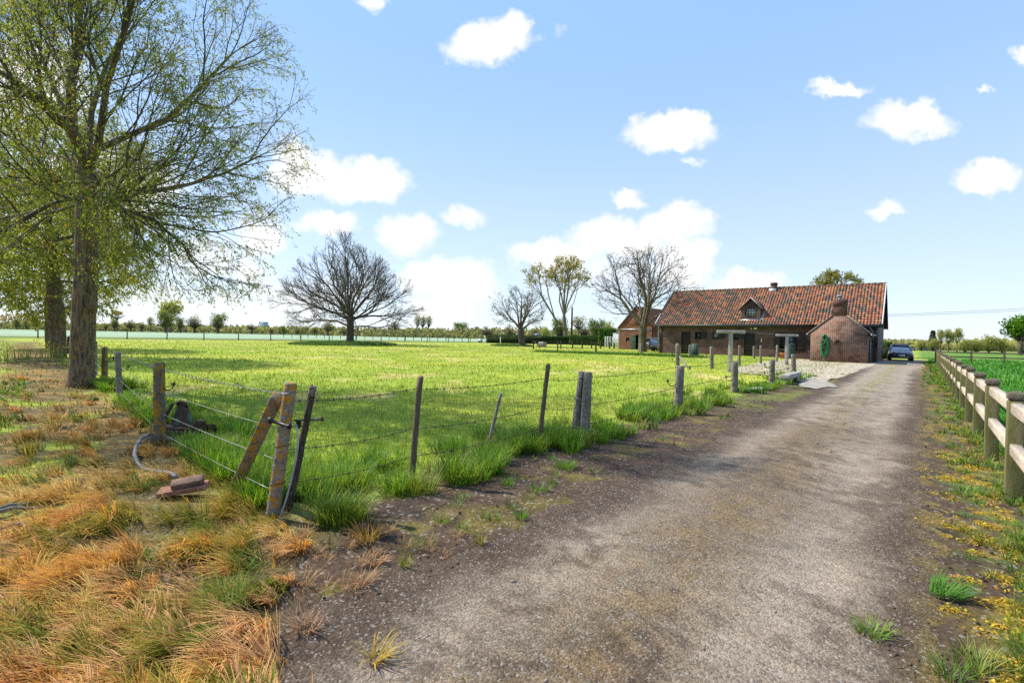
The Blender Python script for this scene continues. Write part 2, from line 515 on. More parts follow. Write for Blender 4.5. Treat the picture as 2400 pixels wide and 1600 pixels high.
def soil_left(x, y):
    n, m = fence_side(x, y)
    return sst(n+(vn(x, y, 1.1, 51)-.5)*1.4, 1.7, 2.3)*(1-sst(n, 3.4, 4.6))*sst(m, -1.5, .3)*(1-sst(m, 4.5, 7))


def zone_cols(x, y):
    t, s = ts(x, y)
    n, m = fence_side(x, y)
    r = np.hypot(x, y)
    big = vn(x, y, 5.0, 1); mid = vn(x, y, .9, 2); fin = vn(x, y, .16, 4, 2)
    # mown pasture
    c = bl(np.ones(x.shape+(3,))*np.array([.235, .315, .03]), (.325, .365, .045), sst(big, .35, .7))
    c = bl(c, (.20, .28, .025), sst(vn(x, y, 2.2, 8), .55, .75)*.7)
    c = bl(c, (.50, .41, .17), sst(vn(x*1.0, y*.55, 1.7, 61), .60, .74)*.6)
    # left meadow beyond the trees
    left = sst(n, 1.5, 3.5)
    lm = bl(np.ones(x.shape+(3,))*np.array([.15, .19, .03]), (.20, .17, .06), sst(vn(x, y, 2.5, 12), .45, .65))
    c = bl(c, lm, left*(t < -4))
    # right meadow: long, lush
    right = sst(t+(mid-.5)*.5, .75, 1.2)
    c = bl(c, (.045, .155, .018), right)
    c = bl(c, (.075, .20, .02), right*sst(big, .4, .7))
    # beyond the far fence: rough bank, then whitish crop
    bb = beyond(x, y)
    fence_far = (bb > 0) & (t < -4)
    rough = bl(np.ones(x.shape+(3,))*np.array([.105, .165, .035]), (.15, .115, .05), sst(vn(x, y, 7, 14), .5, .7)*.6)
    rough = bl(rough, (.10, .075, .045), (1-sst(bb, 1.0, 4.5))*.8)
    rough = bl(rough, (.255, .35, .235), sst(bb+(vn(x, y, 12, 15)-.5)*8, 22, 34))
    rough = bl(rough, (.17, .25, .10), sst(r, 420, 520))
    c = np.where(fence_far[..., None], rough, c)
    # farther fields on the right
    c = bl(c, (.10, .20, .03), (t > 0)*sst(s, 66, 72))
    c = bl(c, (.17, .24, .06), (t > 0)*sst(s, 120, 170))
    # dead strip and bare soil
    dd = dead_amount(x, y)*(1-sst(r, 60, 90))
    c = bl(c, bl(np.ones(x.shape+(3,))*np.array([.10, .068, .036]), (.25, .145, .06), sst(vn(x, y, .35, 63), .45, .65)), dd*.92)
    soil = np.array([.075, .051, .036])
    c = bl(c, soil, soil_left(x, y)*.9)
    edge = (vn(x, y, .8, 17)-.5)*1.1
    dirt = sst(t+edge*.8, -4.35, -3.75)*(1-sst(t+edge*.6, .95, 1.35))*(1-sst(s, 60, 68))
    band = bl(np.ones(x.shape+(3,))*soil, (.05, .038, .03), sst(vn(x, y, .45, 18), .5, .72))
    band = bl(band, (.14, .115, .03), sst(vn(x, y, .5, 19), .58, .72)*.7)
    band = bl(band, (.13, .15, .035), sst(s, 10, 16)*sst(vn(x, y, .9, 23), .40, .6)*.8*(t < -1))
    c = bl(c, band, dirt)
    verge = sst(t+edge*.5, .1, .45)*(1-sst(t, .8, 1.2))*(s < 64)
    c = bl(c, (.26, .20, .04), verge*sst(vn(x, y, .16, 29), .50, .62)*.6)
    c = bl(c, (.08, .13, .03), verge*sst(vn(x, y, .2, 30), .5, .62)*.6)
    c = c*(.78+.44*fin)[..., None]
    return np.clip(c, .004, 1)


def gravel_cols(x, y):
    t, s = ts(x, y)
    c = np.ones(x.shape+(3,))*np.array([.205, .164, .128])
    c = bl(c, (.32, .26, .205), sst(vn(x, y, 1.3, 41), .42, .66)*.75)
    c = bl(c, (.28, .24, .20), sst(s, 8, 22)*.8)
    mid = np.exp(-((t+1.25+.5*(vn(x, y, 2.5, 47)-.5))/.42)**2)
    mossy = sst(.55*vn(x, y, .32, 43, 3)+.45*vn(x, y, .07, 50, 2), .44, .58)
    c = bl(c, (.115, .082, .052), mid*.6*(1-sst(s, 9, 16)))
    c = bl(c, (.20, .13, .05), mid*mossy*.42*(1-sst(s, 10, 20)))
    c = bl(c, (.20, .19, .045), mossy*sst(s, 11, 20)*(mid*.65+.30*sst(vn(x, y, 2.4, 44), .5, .7)))
    c = bl(c, (.085, .062, .046), sst(.6*vn(x, y, .6, 45, 4)+.4*vn(x, y, .1, 145, 2), .52, .62)*.7*(1-.6*sst(s, 10, 25)))
    rut = np.exp(-((t+2.0+.2*(vn(s, s*0, 3, 146)-.5))/.22)**2)+np.exp(-((t+.55+.2*(vn(s, s*0, 3, 147)-.5))/.22)**2)
    c = bl(c, (.30, .25, .205), rut*.4*sst(vn(x, y, .5, 148), .3, .6))
    soft = np.maximum(sst(t+.5*(vn(x, y, .8, 48)-.5), -1.75, -2.35), sst(t+.5*(vn(x, y, .8, 49)-.5), -.45, 0))
    c = bl(c, (.072, .050, .036), soft*.9*(1-sst(s, 30, 45)))
    c = bl(c, (.23, .17, .035), sst(t, -.1, .25)*mossy*.7)
    c = c*(.72+.56*vn(x, y, .055, 46, 2))[..., None]
    return np.clip(c, .004, 1)


def groundmat(name, grit, scale):
    m, T = newmat(name)
    c = T.n('ShaderNodeAttribute', attribute_name='col').outputs['Color']
    pos = T.n('ShaderNodeTexCoord').outputs['Object']
    n1 = T.math('ADD', T.math('MULTIPLY', T.noise(pos, scale, 5, .72), .6), T.math('MULTIPLY', T.noise(pos, scale*.22, 6, .7), .4))
    vo = T.n('ShaderNodeTexVoronoi', {'Vector': pos, 'Scale': scale*1.4, 'Randomness': 1.0})
    cell = T.n('ShaderNodeSeparateColor', {0: vo.outputs['Color']})
    f = T.math('ADD', T.math('MULTIPLY', n1, 1.1*grit), 1-.55*grit)
    f = T.math('MULTIPLY', f, T.math('ADD', T.math('MULTIPLY', cell.outputs[0], .62*grit), 1-.31*grit))
    col = T.mix(1.0, c, T.n('ShaderNodeCombineXYZ', {0: f, 1: f, 2: f}).outputs[0], 'MULTIPLY')
    pale = T.math('MULTIPLY', T.ramp(cell.outputs[1], .90, .96), .5*grit)
    col = T.mix(pale, col, (.36, .34, .32))
    bs = T.n('ShaderNodeBsdfPrincipled', {'Base Color': col, 'Roughness': .97, 'Specular IOR Level': .1})
    h = T.math('ADD', T.math('MULTIPLY', n1, 1.0), T.math('MULTIPLY', vo.outputs['Distance'], -.22))
    b = T.n('ShaderNodeBump', {'Strength': .75, 'Distance': .026*grit+.006, 'Height': h})
    T.put(bs.inputs['Normal'], b.outputs[0])
    finish(T, bs)
    return m


M['ground'] = groundmat('ground', .8, 30)
M['gravel'] = groundmat('gravel', 1.15, 62)


def grid_faces(nr, nc, wrap=False):
    i, j = np.meshgrid(np.arange(nr-1), np.arange(nc-(0 if wrap else 1)), indexing='ij')
    j2 = (j+1) % nc
    return np.stack([i*nc+j, i*nc+j2, (i+1)*nc+j2, (i+1)*nc+j], -1).reshape(-1, 4)


def in_poly(x, y, P):
    r = np.zeros(x.shape, bool); n = len(P)
    for i in range(n):
        x1, y1, x2, y2 = P[i].x, P[i].y, P[(i+1) % n].x, P[(i+1) % n].y
        c = ((y1 > y) != (y2 > y)) & (x < (x2-x1)*(y-y1)/((y2-y1) if abs(y2-y1) > 1e-9 else 1e-9)+x1)
        r ^= c
    return r


def flat_poly(name, pts, dz, mat, cell=.14):
    x0, x1 = min(p.x for p in pts), max(p.x for p in pts); y0, y1 = min(p.y for p in pts), max(p.y for p in pts)
    nx, ny = int((x1-x0)/cell)+2, int((y1-y0)/cell)+2
    gx_, gy_ = np.meshgrid(x0+np.arange(nx)*cell, y0+np.arange(ny)*cell)
    f = grid_faces(ny, nx)
    jx = gx_+(vn(gx_, gy_, .5, 201)-.5)*.5; jy = gy_+(vn(gx_, gy_, .5, 202)-.5)*.5
    keep = in_poly(jx.ravel()[f].mean(1), jy.ravel()[f].mean(1), pts)
    o = mesh(name, np.stack([gx_, gy_, gz(gx_, gy_)+dz], -1), f[keep], mat, smooth=True)
    return tag(o, kind='structure')


yard = [gpt(*p) for p in ((1700, 869), (1745, 857), (1800, 846), (1880, 841), (1905, 843), (1960, 846), (2037, 849), (2062, 851), (2052, 857), (2012, 869), (1975, 884), (1930, 893), (1862, 888), (1790, 880))]
apron = [gpt(*p) for p in ((1866, 893), (1880, 886), (1935, 894), (1962, 905), (1925, 914), (1880, 908))]

rad = np.concatenate(([0.02], .35*np.exp(np.arange(0, math.log(9000/.35), .0145))))
ang = np.concatenate((np.arange(-62, 62, .7), np.arange(62, 298, 4)))
A, RR = np.meshgrid(np.radians(ang), rad)
X, Y = RR*np.sin(A), RR*np.cos(A)
Z = gz(X, Y)
t_, s_ = ts(X, Y)
on = (t_ > -2.35) & (t_ < .0) & (s_ > -2.5) & (s_ < 58)
Z = Z - .03*on
rough = sst(t_, -4.1, -3.5)*(1-sst(t_, -2.5, -2.2)) + sst(t_, -.1, .2)*(1-sst(t_, .9, 1.3))
Z = Z + rough*(1-sst(RR, 14, 25))*(.035*(vn(X, Y, .22, 71, 3)-.5)+.03*(vn(X, Y, .07, 72, 2)-.5))
Z = Z-.06*in_poly(X, Y, yard)-.05*in_poly(X, Y, apron)
f = grid_faces(len(rad), len(ang), True)[:, ::-1]
g = mesh('ground', np.stack([X, Y, Z], -1), np.ascontiguousarray(f), M['ground'], smooth=True, col=zone_cols(X, Y).reshape(-1, 3))
tag(g, kind='structure')

# the drive: a worn gravel sheet a few millimetres proud of the soil, with a ragged edge
ss = np.concatenate((np.arange(-3, .6, .1), .6*np.exp(np.arange(0, math.log(64/.6), .011))))
tt = np.concatenate((np.arange(-2.62, -2.0, .05), np.arange(-2.0, -.3, .075), np.arange(-.3, .3, .05)))
TT, SS = np.meshgrid(tt, ss)
wid = 1+sst(SS, 30, 60)*.35
tj = TT + (TT < -1.2)*(vn(SS, SS*0+3, .5, 81)-.5)*.5*sst(-TT, 1.4, 2.6) + (TT > -1.2)*(vn(SS, SS*0+9, .5, 82)-.5)*.4*sst(TT, -1, .3)
tj = np.where(tj > -1.2, -1.2+(tj+1.2)*wid, tj)
X, Y = tj*U.x+SS*V.x, tj*U.y+SS*V.y
Z = gz(X, Y)+.008+.006*(vn(X, Y, .11, 83, 2)-.5)
edgew = np.minimum(TT-tt[0], tt[-1]-TT)
Z = Z - .03*(1-sst(edgew, 0, .12))
g = mesh('gravel_drive', np.stack([X, Y, Z], -1), grid_faces(len(ss), len(tt))[:, ::-1].copy(), M['gravel'], smooth=True, col=gravel_cols(X, Y).reshape(-1, 3))
tag(g, kind='structure')


def cobblemat():
    m, T = newmat('cobbles')
    pos = T.n('ShaderNodeTexCoord').outputs['Object']
    rot = T.n('ShaderNodeMapping', {0: pos}); rot.inputs['Rotation'].default_value = (0, 0, R(20)); rot.inputs['Scale'].default_value = (1, 1, 1)
    vo = T.n('ShaderNodeTexVoronoi', {'Vector': rot.outputs[0], 'Scale': 4.4, 'Randomness': .65}, feature='F1')
    ve = T.n('ShaderNodeTexVoronoi', {'Vector': rot.outputs[0], 'Scale': 4.4, 'Randomness': .65}, feature='DISTANCE_TO_EDGE')
    cell = T.n('ShaderNodeSeparateColor', {0: vo.outputs['Color']})
    base = T.mix(cell.outputs[0], (.40, .34, .27), (.56, .49, .40))
    gap = T.ramp(ve.outputs['Distance'], .02, .10)
    col = T.mix(gap, (.13, .115, .06), base)
    col = T.mix(T.math('MULTIPLY', T.ramp(T.noise(pos, .5, 5, .6), .5, .65), .45), col, (.25, .235, .07))
    bs = T.n('ShaderNodeBsdfPrincipled', {'Base Color': col, 'Roughness': .9, 'Specular IOR Level': .2})
    b = T.n('ShaderNodeBump', {'Strength': .8, 'Distance': .03, 'Height': gap})
    T.put(bs.inputs['Normal'], b.outputs[0])
    finish(T, bs)
    return m


M['cobble'] = cobblemat()
flat_poly('cobbled_yard', yard, .02, M['cobble'])
flat_poly('concrete_apron', apron, .03, pmat('apron_concrete', (.34, .31, .27), (.22, .20, .17), 1.5, .95, .3, 30), .1)

# ------------------------------------------------------------------ grass
def blades(name, P, L, W, az, lean, c0, c1, mat, segs=3, curl=.9):
    n = len(P)
    if n == 0: return None
    dirx, diry = np.sin(az), np.cos(az)
    px_, pz_ = np.zeros(n), np.zeros(n)
    V_, C_ = [], []
    for k in range(segs+1):
        tau = k/segs
        if k:
            th = np.clip(lean*(.35+curl*(tau-.5/segs)), 0, 1.75)
            px_ = px_+np.sin(th)*L/segs
            pz_ = pz_+np.cos(th)*L/segs
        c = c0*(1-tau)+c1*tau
        base = np.stack([P[:, 0]+dirx*px_, P[:, 1]+diry*px_, P[:, 2]+np.maximum(pz_, .004)], -1)
        if k < segs:
            hw_ = W*(1-.75*tau**1.6)/2
            side = np.stack([diry*hw_, -dirx*hw_, np.zeros(n)], -1)
            V_ += [base-side, base+side]; C_ += [c, c]
        else:
            V_.append(base); C_.append(c)
    m = 2*segs+1
    vs = np.stack(V_, 1).reshape(-1, 3); cs = np.stack(C_, 1).reshape(-1, 3)
    b = (np.arange(n)*m)[:, None]
    fs, sz = [], []
    for k in range(segs-1):
        fs.append(b+np.array([2*k, 2*k+1, 2*k+3, 2*k+2])); sz += [4]
    fs.append(b+np.array([2*segs-2, 2*segs-1, 2*segs])); sz += [3]
    faces = np.concatenate(fs, 1).ravel()
    return mesh(name, vs, faces, mat, sizes=np.tile(sz, n), col=np.clip(cs, .003, 1))


def polar(n, r0, r1, a0=-50, a1=50):
    r = np.exp(rng.uniform(math.log(r0), math.log(r1), n))
    a = np.radians(rng.uniform(a0, a1, n))
    return r*np.sin(a), r*np.cos(a), r


def onto(x, y):
    return np.stack([x, y, gz(x, y)], -1)


def vary(c, k=.25):
    n = len(c)
    return c*(1+k*(rng.random((n, 1))*2-1))*(1+.10*(rng.random((n, 3))*2-1))


def pal(n, cols, w=None):
    return np.array(cols)[rng.choice(len(cols), n, p=w)]


# mown pasture
x, y, r = polar(125000, 4.0, 90)
t, s = ts(x, y); nn, mm = fence_side(x, y)
ok = (t < -4.0) & (nn < .15) & (beyond(x, y) < 0)
x, y, r = x[ok], y[ok], r[ok]
n = len(x)
base = zone_cols(x, y)
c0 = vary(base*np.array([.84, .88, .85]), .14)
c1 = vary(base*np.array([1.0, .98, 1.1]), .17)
st = rng.random(n) < .10
c1[st] = vary(np.tile([.46, .39, .17], (st.sum(), 1)), .2)
hgt = (.045+.06*rng.random(n))*(1+.7*sst(vn(x, y, 1.4, 91), .45, .75))*np.where(r < 14, 1.15, 1.0)
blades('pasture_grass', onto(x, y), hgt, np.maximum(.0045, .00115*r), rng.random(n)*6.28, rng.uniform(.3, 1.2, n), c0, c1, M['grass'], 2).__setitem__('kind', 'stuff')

# left meadow and lush right meadow
x, y, r = polar(60000, 3.2, 80)
t, s = ts(x, y); nn, mm = fence_side(x, y)
ok = (nn > .3) & (t < -4) & (dead_amount(x, y) < .6) & (soil_left(x, y) < .5)
x1, y1, r1 = x[ok], y[ok], r[ok]
n = len(x1)
b = pal(n, [(.10, .19, .02), (.15, .21, .03), (.20, .17, .05), (.07, .15, .02)], [.4, .3, .1, .2])
blades('meadow_grass', onto(x1, y1), rng.uniform(.07, .2, n)*np.where(r1 < 12, 1.25, 1), np.maximum(.005, .0013*r1), rng.random(n)*6.28, rng.uniform(.4, 1.4, n), vary(b*.9), vary(b*1.3), M['grass'], 2).__setitem__('kind', 'stuff')
x, y, r = polar(70000, 2.6, 75, 10, 55)
t, s = ts(x, y)
ok = (t > .85+.35*(vn(x, y, .5, 92)-.3))
x1, y1, r1 = x[ok], y[ok], r[ok]
n = len(x1)
b = pal(n, [(.045, .20, .012), (.075, .25, .018), (.03, .14, .012)])
blades('lush_meadow_grass', onto(x1, y1), rng.uniform(.10, .26, n), np.maximum(.005, .0013*r1), rng.random(n)*6.28, rng.uniform(.3, 1.3, n), vary(b*.8), vary(b*1.25), M['grass'], 2).__setitem__('kind', 'stuff')


def tufts(cx_, cy_, nb, L, W, cols0, cols1, spread=.07, lean=(.25, 1.35), drift=None, dw=0.0):
    """arching blades around clump centres; returns arrays for blades()"""
    k = len(cx_)
    nb = np.broadcast_to(nb, (k,)).astype(int)
    idx = np.repeat(np.arange(k), nb)
    n = len(idx)
    az = rng.random(n)*6.28
    rr = np.sqrt(rng.random(n))*np.broadcast_to(spread, (k,))[idx]
    x = cx_[idx]+np.sin(az)*rr; y = cy_[idx]+np.cos(az)*rr
    a2 = az+rng.normal(0, .5, n)
    if drift is not None:
        dx, dy = np.sin(a2)*(1-dw)+np.sin(drift[idx])*dw, np.cos(a2)*(1-dw)+np.cos(drift[idx])*dw
        a2 = np.arctan2(dx, dy)
    l = np.broadcast_to(L, (k,))[idx]*rng.uniform(.55, 1.1, n)
    le = lean[0]+(lean[1]-lean[0])*rng.random(n)**.8
    w_ = np.broadcast_to(W, (k,))[idx]*rng.uniform(.7, 1.2, n)
    return x, y, l, w_, a2, le, vary(cols0[idx], .22), vary(cols1[idx], .25)


def tuft_obj(name, T_, mat, segs=3):
    x, y, l, w_, a2, le, c0, c1 = T_
    return blades(name, onto(x, y), l, w_, a2, le, c0, c1, mat, segs)


# long green grass the mower leaves along the fences
def clumps(n, t0, t1, s0, s1, dens):
    t = rng.uniform(t0, t1, n); s = np.exp(rng.uniform(math.log(s0), math.log(s1), n))
    x, y = t*U.x+s*V.x, t*U.y+s*V.y
    k = rng.random(n) < dens(x, y, t, s)
    return x[k], y[k]


gx, gy = clumps(2000, -5.3, -3.45, 1.75, 26, lambda x, y, t, s: np.exp(-((t+4.05)/.55)**2)*sst(vn(x, y, .9, 94), .36, .56)*sst(s, 2.15, 2.5))
m1 = rng.uniform(.2, 13, 900); n1_ = -np.abs(rng.normal(.12, .42, 900))
hx, hy = FC[0]+FD[0]*m1+FN[0]*n1_, FC[1]+FD[1]*m1+FN[1]*n1_
keep = vn(hx, hy, 1.0, 95) > .54
gx = np.concatenate((gx, hx[keep])); gy = np.concatenate((gy, hy[keep]))
rr = np.hypot(gx, gy)
k = len(gx)
cg = pal(k, [(.08, .18, .018), (.115, .225, .022), (.17, .26, .03), (.05, .125, .018)], [.3, .3, .25, .15])
yel = rng.random(k) < .12
c1g = np.where(yel[:, None], np.array([.26, .25, .04]), cg*1.5)
tall = .19+.17*vn(gx, gy, .8, 96)
tuft_obj('fence_line_grass', tufts(gx, gy, np.clip(340/rr, 16, 66), tall, np.maximum(.006, .0014*rr), cg*.8, c1g, .10, (.15, 1.2)), M['grass']).__setitem__('kind', 'stuff')

# sprayed, dying grass: orange and straw, matted down along the left fence and at the corner
def flow(x, y):
    return R(252)+(vn(x, y, 1.2, 98)-.5)*3.0


def dead_cols(x, y, n):
    """root and tip colours: green hearts, orange, straw, pinkish by patches"""
    k = vn(x, y, .75, 99)
    t, s = ts(x, y)
    pink = (rng.random(n) < .35*sst(t, -3.8, -3.0))
    g = sst(k+rng.normal(0, .06, n), .47, .57)
    st = sst(vn(x, y, .55, 88)+rng.normal(0, .06, n), .55, .67)
    r0 = pal(n, [(.34, .19, .05), (.30, .15, .045)]); r1 = pal(n, [(.80, .36, .055), (.84, .46, .09), (.70, .26, .05), (.76, .50, .06)])
    s0 = pal(n, [(.40, .26, .07), (.34, .22, .06)]); s1 = pal(n, [(.88, .60, .17), (.82, .50, .12), (.84, .64, .24)])
    g0 = pal(n, [(.07, .14, .015), (.12, .17, .02)]); g1 = pal(n, [(.36, .33, .04), (.58, .38, .06), (.22, .28, .03), (.50, .30, .05)])
    c0 = r0*(1-st[:, None])+s0*st[:, None]; c1 = r1*(1-st[:, None])+s1*st[:, None]
    c0 = c0*(1-g[:, None])+g0*g[:, None]; c1 = c1*(1-g[:, None])+g1*g[:, None]
    c0[pink] = (.40, .24, .10); c1[pink] = (.82, .48, .20)
    return c0, c1


x, y, r = polar(120000, 1.7, 45, -58, 6)
d = dead_amount(x, y)
ok = rng.random(len(x)) < d*(.07+.45*sst(vn(x, y, .42, 97), .32, .62))*np.where(r < 7, .8, 1)
BR = gpt(432, 1168)
ok &= np.hypot(x-BR.x, y-BR.y) > .27
x, y, r = x[ok], y[ok], r[ok]
n = len(x)
c0, c1 = dead_cols(x, y, n)
blades('dying_grass', onto(x, y), rng.uniform(.08, .22, n)*np.where(r > 10, .8, 1), np.maximum(.0045, .00125*r), flow(x, y)+rng.normal(0, .8, n), rng.uniform(.9, 1.75, n), vary(c0*.85, .45), vary(c1*.9, .45), M['straw'], 3).__setitem__('kind', 'stuff')
# tussocks swept over in it
x, y, r = polar(2300, 1.75, 20, -58, 2)
ok = rng.random(len(x)) < dead_amount(x, y)*sst(vn(x, y, .6, 87), .25, .55)
ok &= np.hypot(x-BR.x, y-BR.y) > .33
x, y, r = x[ok], y[ok], r[ok]
k = len(x)
g0, g1 = dead_cols(x, y, k)
big = rng.uniform(.13, .30, k)
tuft_obj('dying_tussocks', tufts(x, y, np.clip(260/r, 16, 84), big, np.maximum(.0062, .0014*r), g0, g1, .04+.2*(big-.15), (.75, 1.75), flow(x, y)+rng.normal(0, .5, k), .60), M['straw'], 4).__setitem__('kind', 'stuff')
# thin dead wisps on the soil beside the drive
x, y, r = polar(420, 1.7, 8, -50, 20)
t, s = ts(x, y)
ok = (t < -1.9) & (t > -4.0) & (rng.random(len(x)) < .9*sst(s, 4.2, .5)*sst(t, -1.9, -3.0))
x, y, r = x[ok], y[ok], r[ok]; k = len(x)
tuft_obj('dead_grass_wisps', tufts(x, y, rng.integers(20, 60, k), rng.uniform(.06, .15, k), .004, np.tile([.32, .19, .09], (k, 1)), np.tile([.52, .33, .17], (k, 1)), .05, (.8, 1.5)), M['straw']).__setitem__('kind', 'stuff')

# green tussocks in the rough meadow at the left
m1 = rng.uniform(1.5, 15, 420); n1_ = rng.uniform(1.3, 5.0, 420)
x, y = FC[0]+FD[0]*m1+FN[0]*n1_, FC[1]+FD[1]*m1+FN[1]*n1_
ok = (vn(x, y, 1.3, 111) > .44) & (soil_left(x, y) < .6)
x, y = x[ok], y[ok]; r = np.hypot(x, y); k = len(x)
g0 = pal(k, [(.07, .16, .016), (.10, .20, .02), (.14, .20, .03)])
tuft_obj('meadow_tussocks', tufts(x, y, np.clip(230/r, 14, 60), rng.uniform(.12, .26, k), np.maximum(.0055, .0014*r), g0*.8, g0*1.5, .10, (.5, 1.5), flow(x, y), .4), M['grass']).__setitem__('kind', 'stuff')
# weeds crowding the foot of the right fence
k = 1050
t = .98-np.abs(rng.normal(0, .28, k)); s = np.exp(rng.uniform(math.log(3.0), math.log(58), k))
x, y = t*U.x+s*V.x, t*U.y+s*V.y
ok = rng.random(k) < .15+sst(vn(x, y, .5, 112), .4, .6)
x, y = x[ok], y[ok]; r = np.hypot(x, y); k = len(x)
g0 = pal(k, [(.08, .17, .02), (.12, .21, .025), (.17, .20, .035)])
tuft_obj('fence_foot_weeds', tufts(x, y, np.clip(150/r, 12, 44), rng.uniform(.06, .19, k), np.maximum(.0055, .0014*r), g0*.8, g0*1.5, .07, (.3, 1.45)), M['grass']).__setitem__('kind', 'stuff')

# sparse green tufts seeding into soil, verge and lawn edges
x, y, r = polar(5200, 2.0, 40, -50, 52)
t, s = ts(x, y)
ok = ((t > -3.9) & (t < -2.7) & (rng.random(len(x)) < .10+.35*sst(s, 9, 15))) | ((t > .2) & (t < 1.15) & (rng.random(len(x)) < .18+.8*sst(t, .55, .9)) & (s < 58)) | ((soil_left(x, y) > .4) & (rng.random(len(x)) < .2))
x, y, r = x[ok], y[ok], r[ok]; k = len(x)
g0 = pal(k, [(.06, .17, .015), (.10, .20, .02), (.12, .15, .03)])
tuft_obj('verge_weeds', tufts(x, y, np.clip(120/r, 10, 36), rng.uniform(.05, .13, k), np.maximum(.004, .0013*r), g0*.8, g0*1.5, .06, (.4, 1.4)), M['grass']).__setitem__('kind', 'stuff')


def tuft_thing(px, py, L, nb, c0, c1, label, spread=.06, W=.006, lean=(.3, 1.35), drift=None, dw=.5, mat='grass'):
    p = gpt(px, py)
    cx_, cy_ = np.array([p.x]), np.array([p.y])
    o = tuft_obj('grass_tuft', tufts(cx_, cy_, nb, L, max(W, .0014*p.y), np.array([c0]), np.array([c1]), spread, lean, None if drift is None else np.array([drift]), dw), M[mat])
    return tag(o, label, 'grass tuft', 'single grass tufts on bare soil')


GR, GY = (.06, .17, .015), (.14, .26, .03)
tuft_thing(800, 1232, .30, 230, (.07, .15, .016), (.22, .25, .03), 'large green tussock with yellowing tips at the foot of the fence bank', .13)
tuft_thing(862, 1268, .20, 110, (.20, .16, .04), (.46, .25, .06), 'orange and green tussock beside the large green one', .09, mat='straw')
tuft_thing(880, 1552, .17, 46, (.30, .22, .03), (.58, .42, .08), 'golden yellow tuft lying flat on the gravel near the bottom edge', .035, .006, (.9, 1.5), R(60), .45, 'straw')
tuft_thing(878, 1322, .11, 70, (.34, .19, .09), (.52, .31, .15), 'pale straw tuft splayed on dark soil beside the drive', .05, .005, (.9, 1.5), None, .5, 'straw')
tuft_thing(950, 1328, .09, 44, (.12, .16, .02), (.36, .34, .06), 'small yellow green tuft on the dark soil', .03)
tuft_thing(1125, 1275, .10, 36, (.13, .17, .02), (.42, .34, .07), 'small tuft with one long straw at the edge of the gravel', .03)
tuft_thing(1222, 1214, .10, 60, GR, GY, 'small round green tuft on soil below the leaning grey stick', .05)
tuft_thing(1192, 1138, .10, 60, GR, GY, 'short green tuft growing alone in the dark dirt band', .06)
tuft_thing(1263, 1150, .11, 70, GR, GY, 'pair of low green sprigs in the dirt band', .10)
tuft_thing(1325, 1098, .13, 110, GR, GY, 'wide bright green tuft in front of the strapped post', .13)
tuft_thing(720, 1480, .12, 80, (.30, .19, .12), (.48, .30, .19), 'pinkish dry tuft beside the left edge of the gravel', .05, .005, (.8, 1.5), None, .5, 'straw')
tuft_thing(2215, 1398, .17, 150, GR, (.12, .30, .03), 'long bright green tuft combed flat on the right verge', .08, .006, (.7, 1.5), R(95), .55)
tuft_thing(2045, 1492, .12, 80, (.08, .20, .02), (.26, .34, .05), 'star shaped light green tuft on the right verge soil', .06, .006, (.6, 1.45))
tuft_thing(2290, 1580, .16, 70, (.10, .18, .02), (.34, .36, .10), 'pale green tuft at the bottom edge of the right verge', .07)
tuft_thing(68, 1075, .30, 16, (.26, .22, .03), (.56, .42, .06), 'few tall yellow blades standing up from flattened grass', .06, .012, (.2, .9), None, .5, 'straw')


# yellow stonecrop cushions and moss on the right verge
def cushions(name, cx_, cy_, rad_, nl, cols, sz, flat=.45):
    k = len(cx_)
    idx = np.repeat(np.arange(k), nl)
    n = len(idx)
    a = rng.random(n)*6.28; q = np.sqrt(rng.random(n))
    rr = rad_[idx]*q
    x = cx_[idx]+np.sin(a)*rr; y = cy_[idx]+np.cos(a)*rr
    z = gz(x, y)+rad_[idx]*flat*(1-q*q)*rng.random(n)
    return leaf_mesh(name, np.stack([x, y, z], -1), sz*rng.uniform(.6, 1.3, n), vary(pal(n, cols), .25), M['leaf'], 1.5)


def leaf_mesh(name, P, size, col, mat, elong=2.2, parent=None, up=.35):
    n = len(P)
    d = rng.normal(0, 1, (n, 3)); d[:, 2] = d[:, 2]*up+.1
    d /= np.linalg.norm(d, axis=1)[:, None]
    q = rng.normal(0, 1, (n, 3))
    w_ = np.cross(d, q); w_ /= np.linalg.norm(w_, axis=1)[:, None]+1e-9
    L = size[:, None]*d; W = size[:, None]*w_/elong
    vs = np.stack([P-L*.5, P+W*.5-L*.08, P+L*.5, P-W*.5-L*.08], 1).reshape(-1, 3)
    fs = np.arange(n*4).reshape(-1, 4)
    return mesh(name, vs, fs, mat, parent, col=np.repeat(np.clip(col, .003, 1), 4, 0))


x, y, r = polar(6500, 2.2, 45, 15, 53)
t, s = ts(x, y)
dens = sst(t+.5*(vn(x, y, .6, 101)-.5), .0, .5)*(1-sst(t, 1.0, 1.3))*sst(vn(x, y, .45, 102), .36, .54)
ok = rng.random(len(x)) < dens*.8
x, y, r = x[ok], y[ok], r[ok]
cushions('stonecrop', x, y, rng.uniform(.03, .11, len(x)), 46, [(.52, .40, .045), (.60, .46, .06), (.48, .30, .07), (.33, .34, .04), (.55, .32, .12)], .022).__setitem__('kind', 'stuff')
x, y, r = polar(1700, 2.2, 45, -45, 50)
t, s = ts(x, y)
ok = (rng.random(len(x)) < .6*sst(vn(x, y, .5, 104), .5, .65)) & (((t > -3.6) & (t < -2.3) & (s > 7)) | ((t > -.1) & (t < .9)) | ((np.abs(t+1.3) < .45) & (s < 12)))
x, y, r = x[ok], y[ok], r[ok]
cushions('moss', x, y, rng.uniform(.03, .09, len(x)), 26, [(.16, .16, .025), (.22, .15, .03), (.11, .14, .02), (.26, .17, .04)], .014, .15).__setitem__('kind', 'stuff')


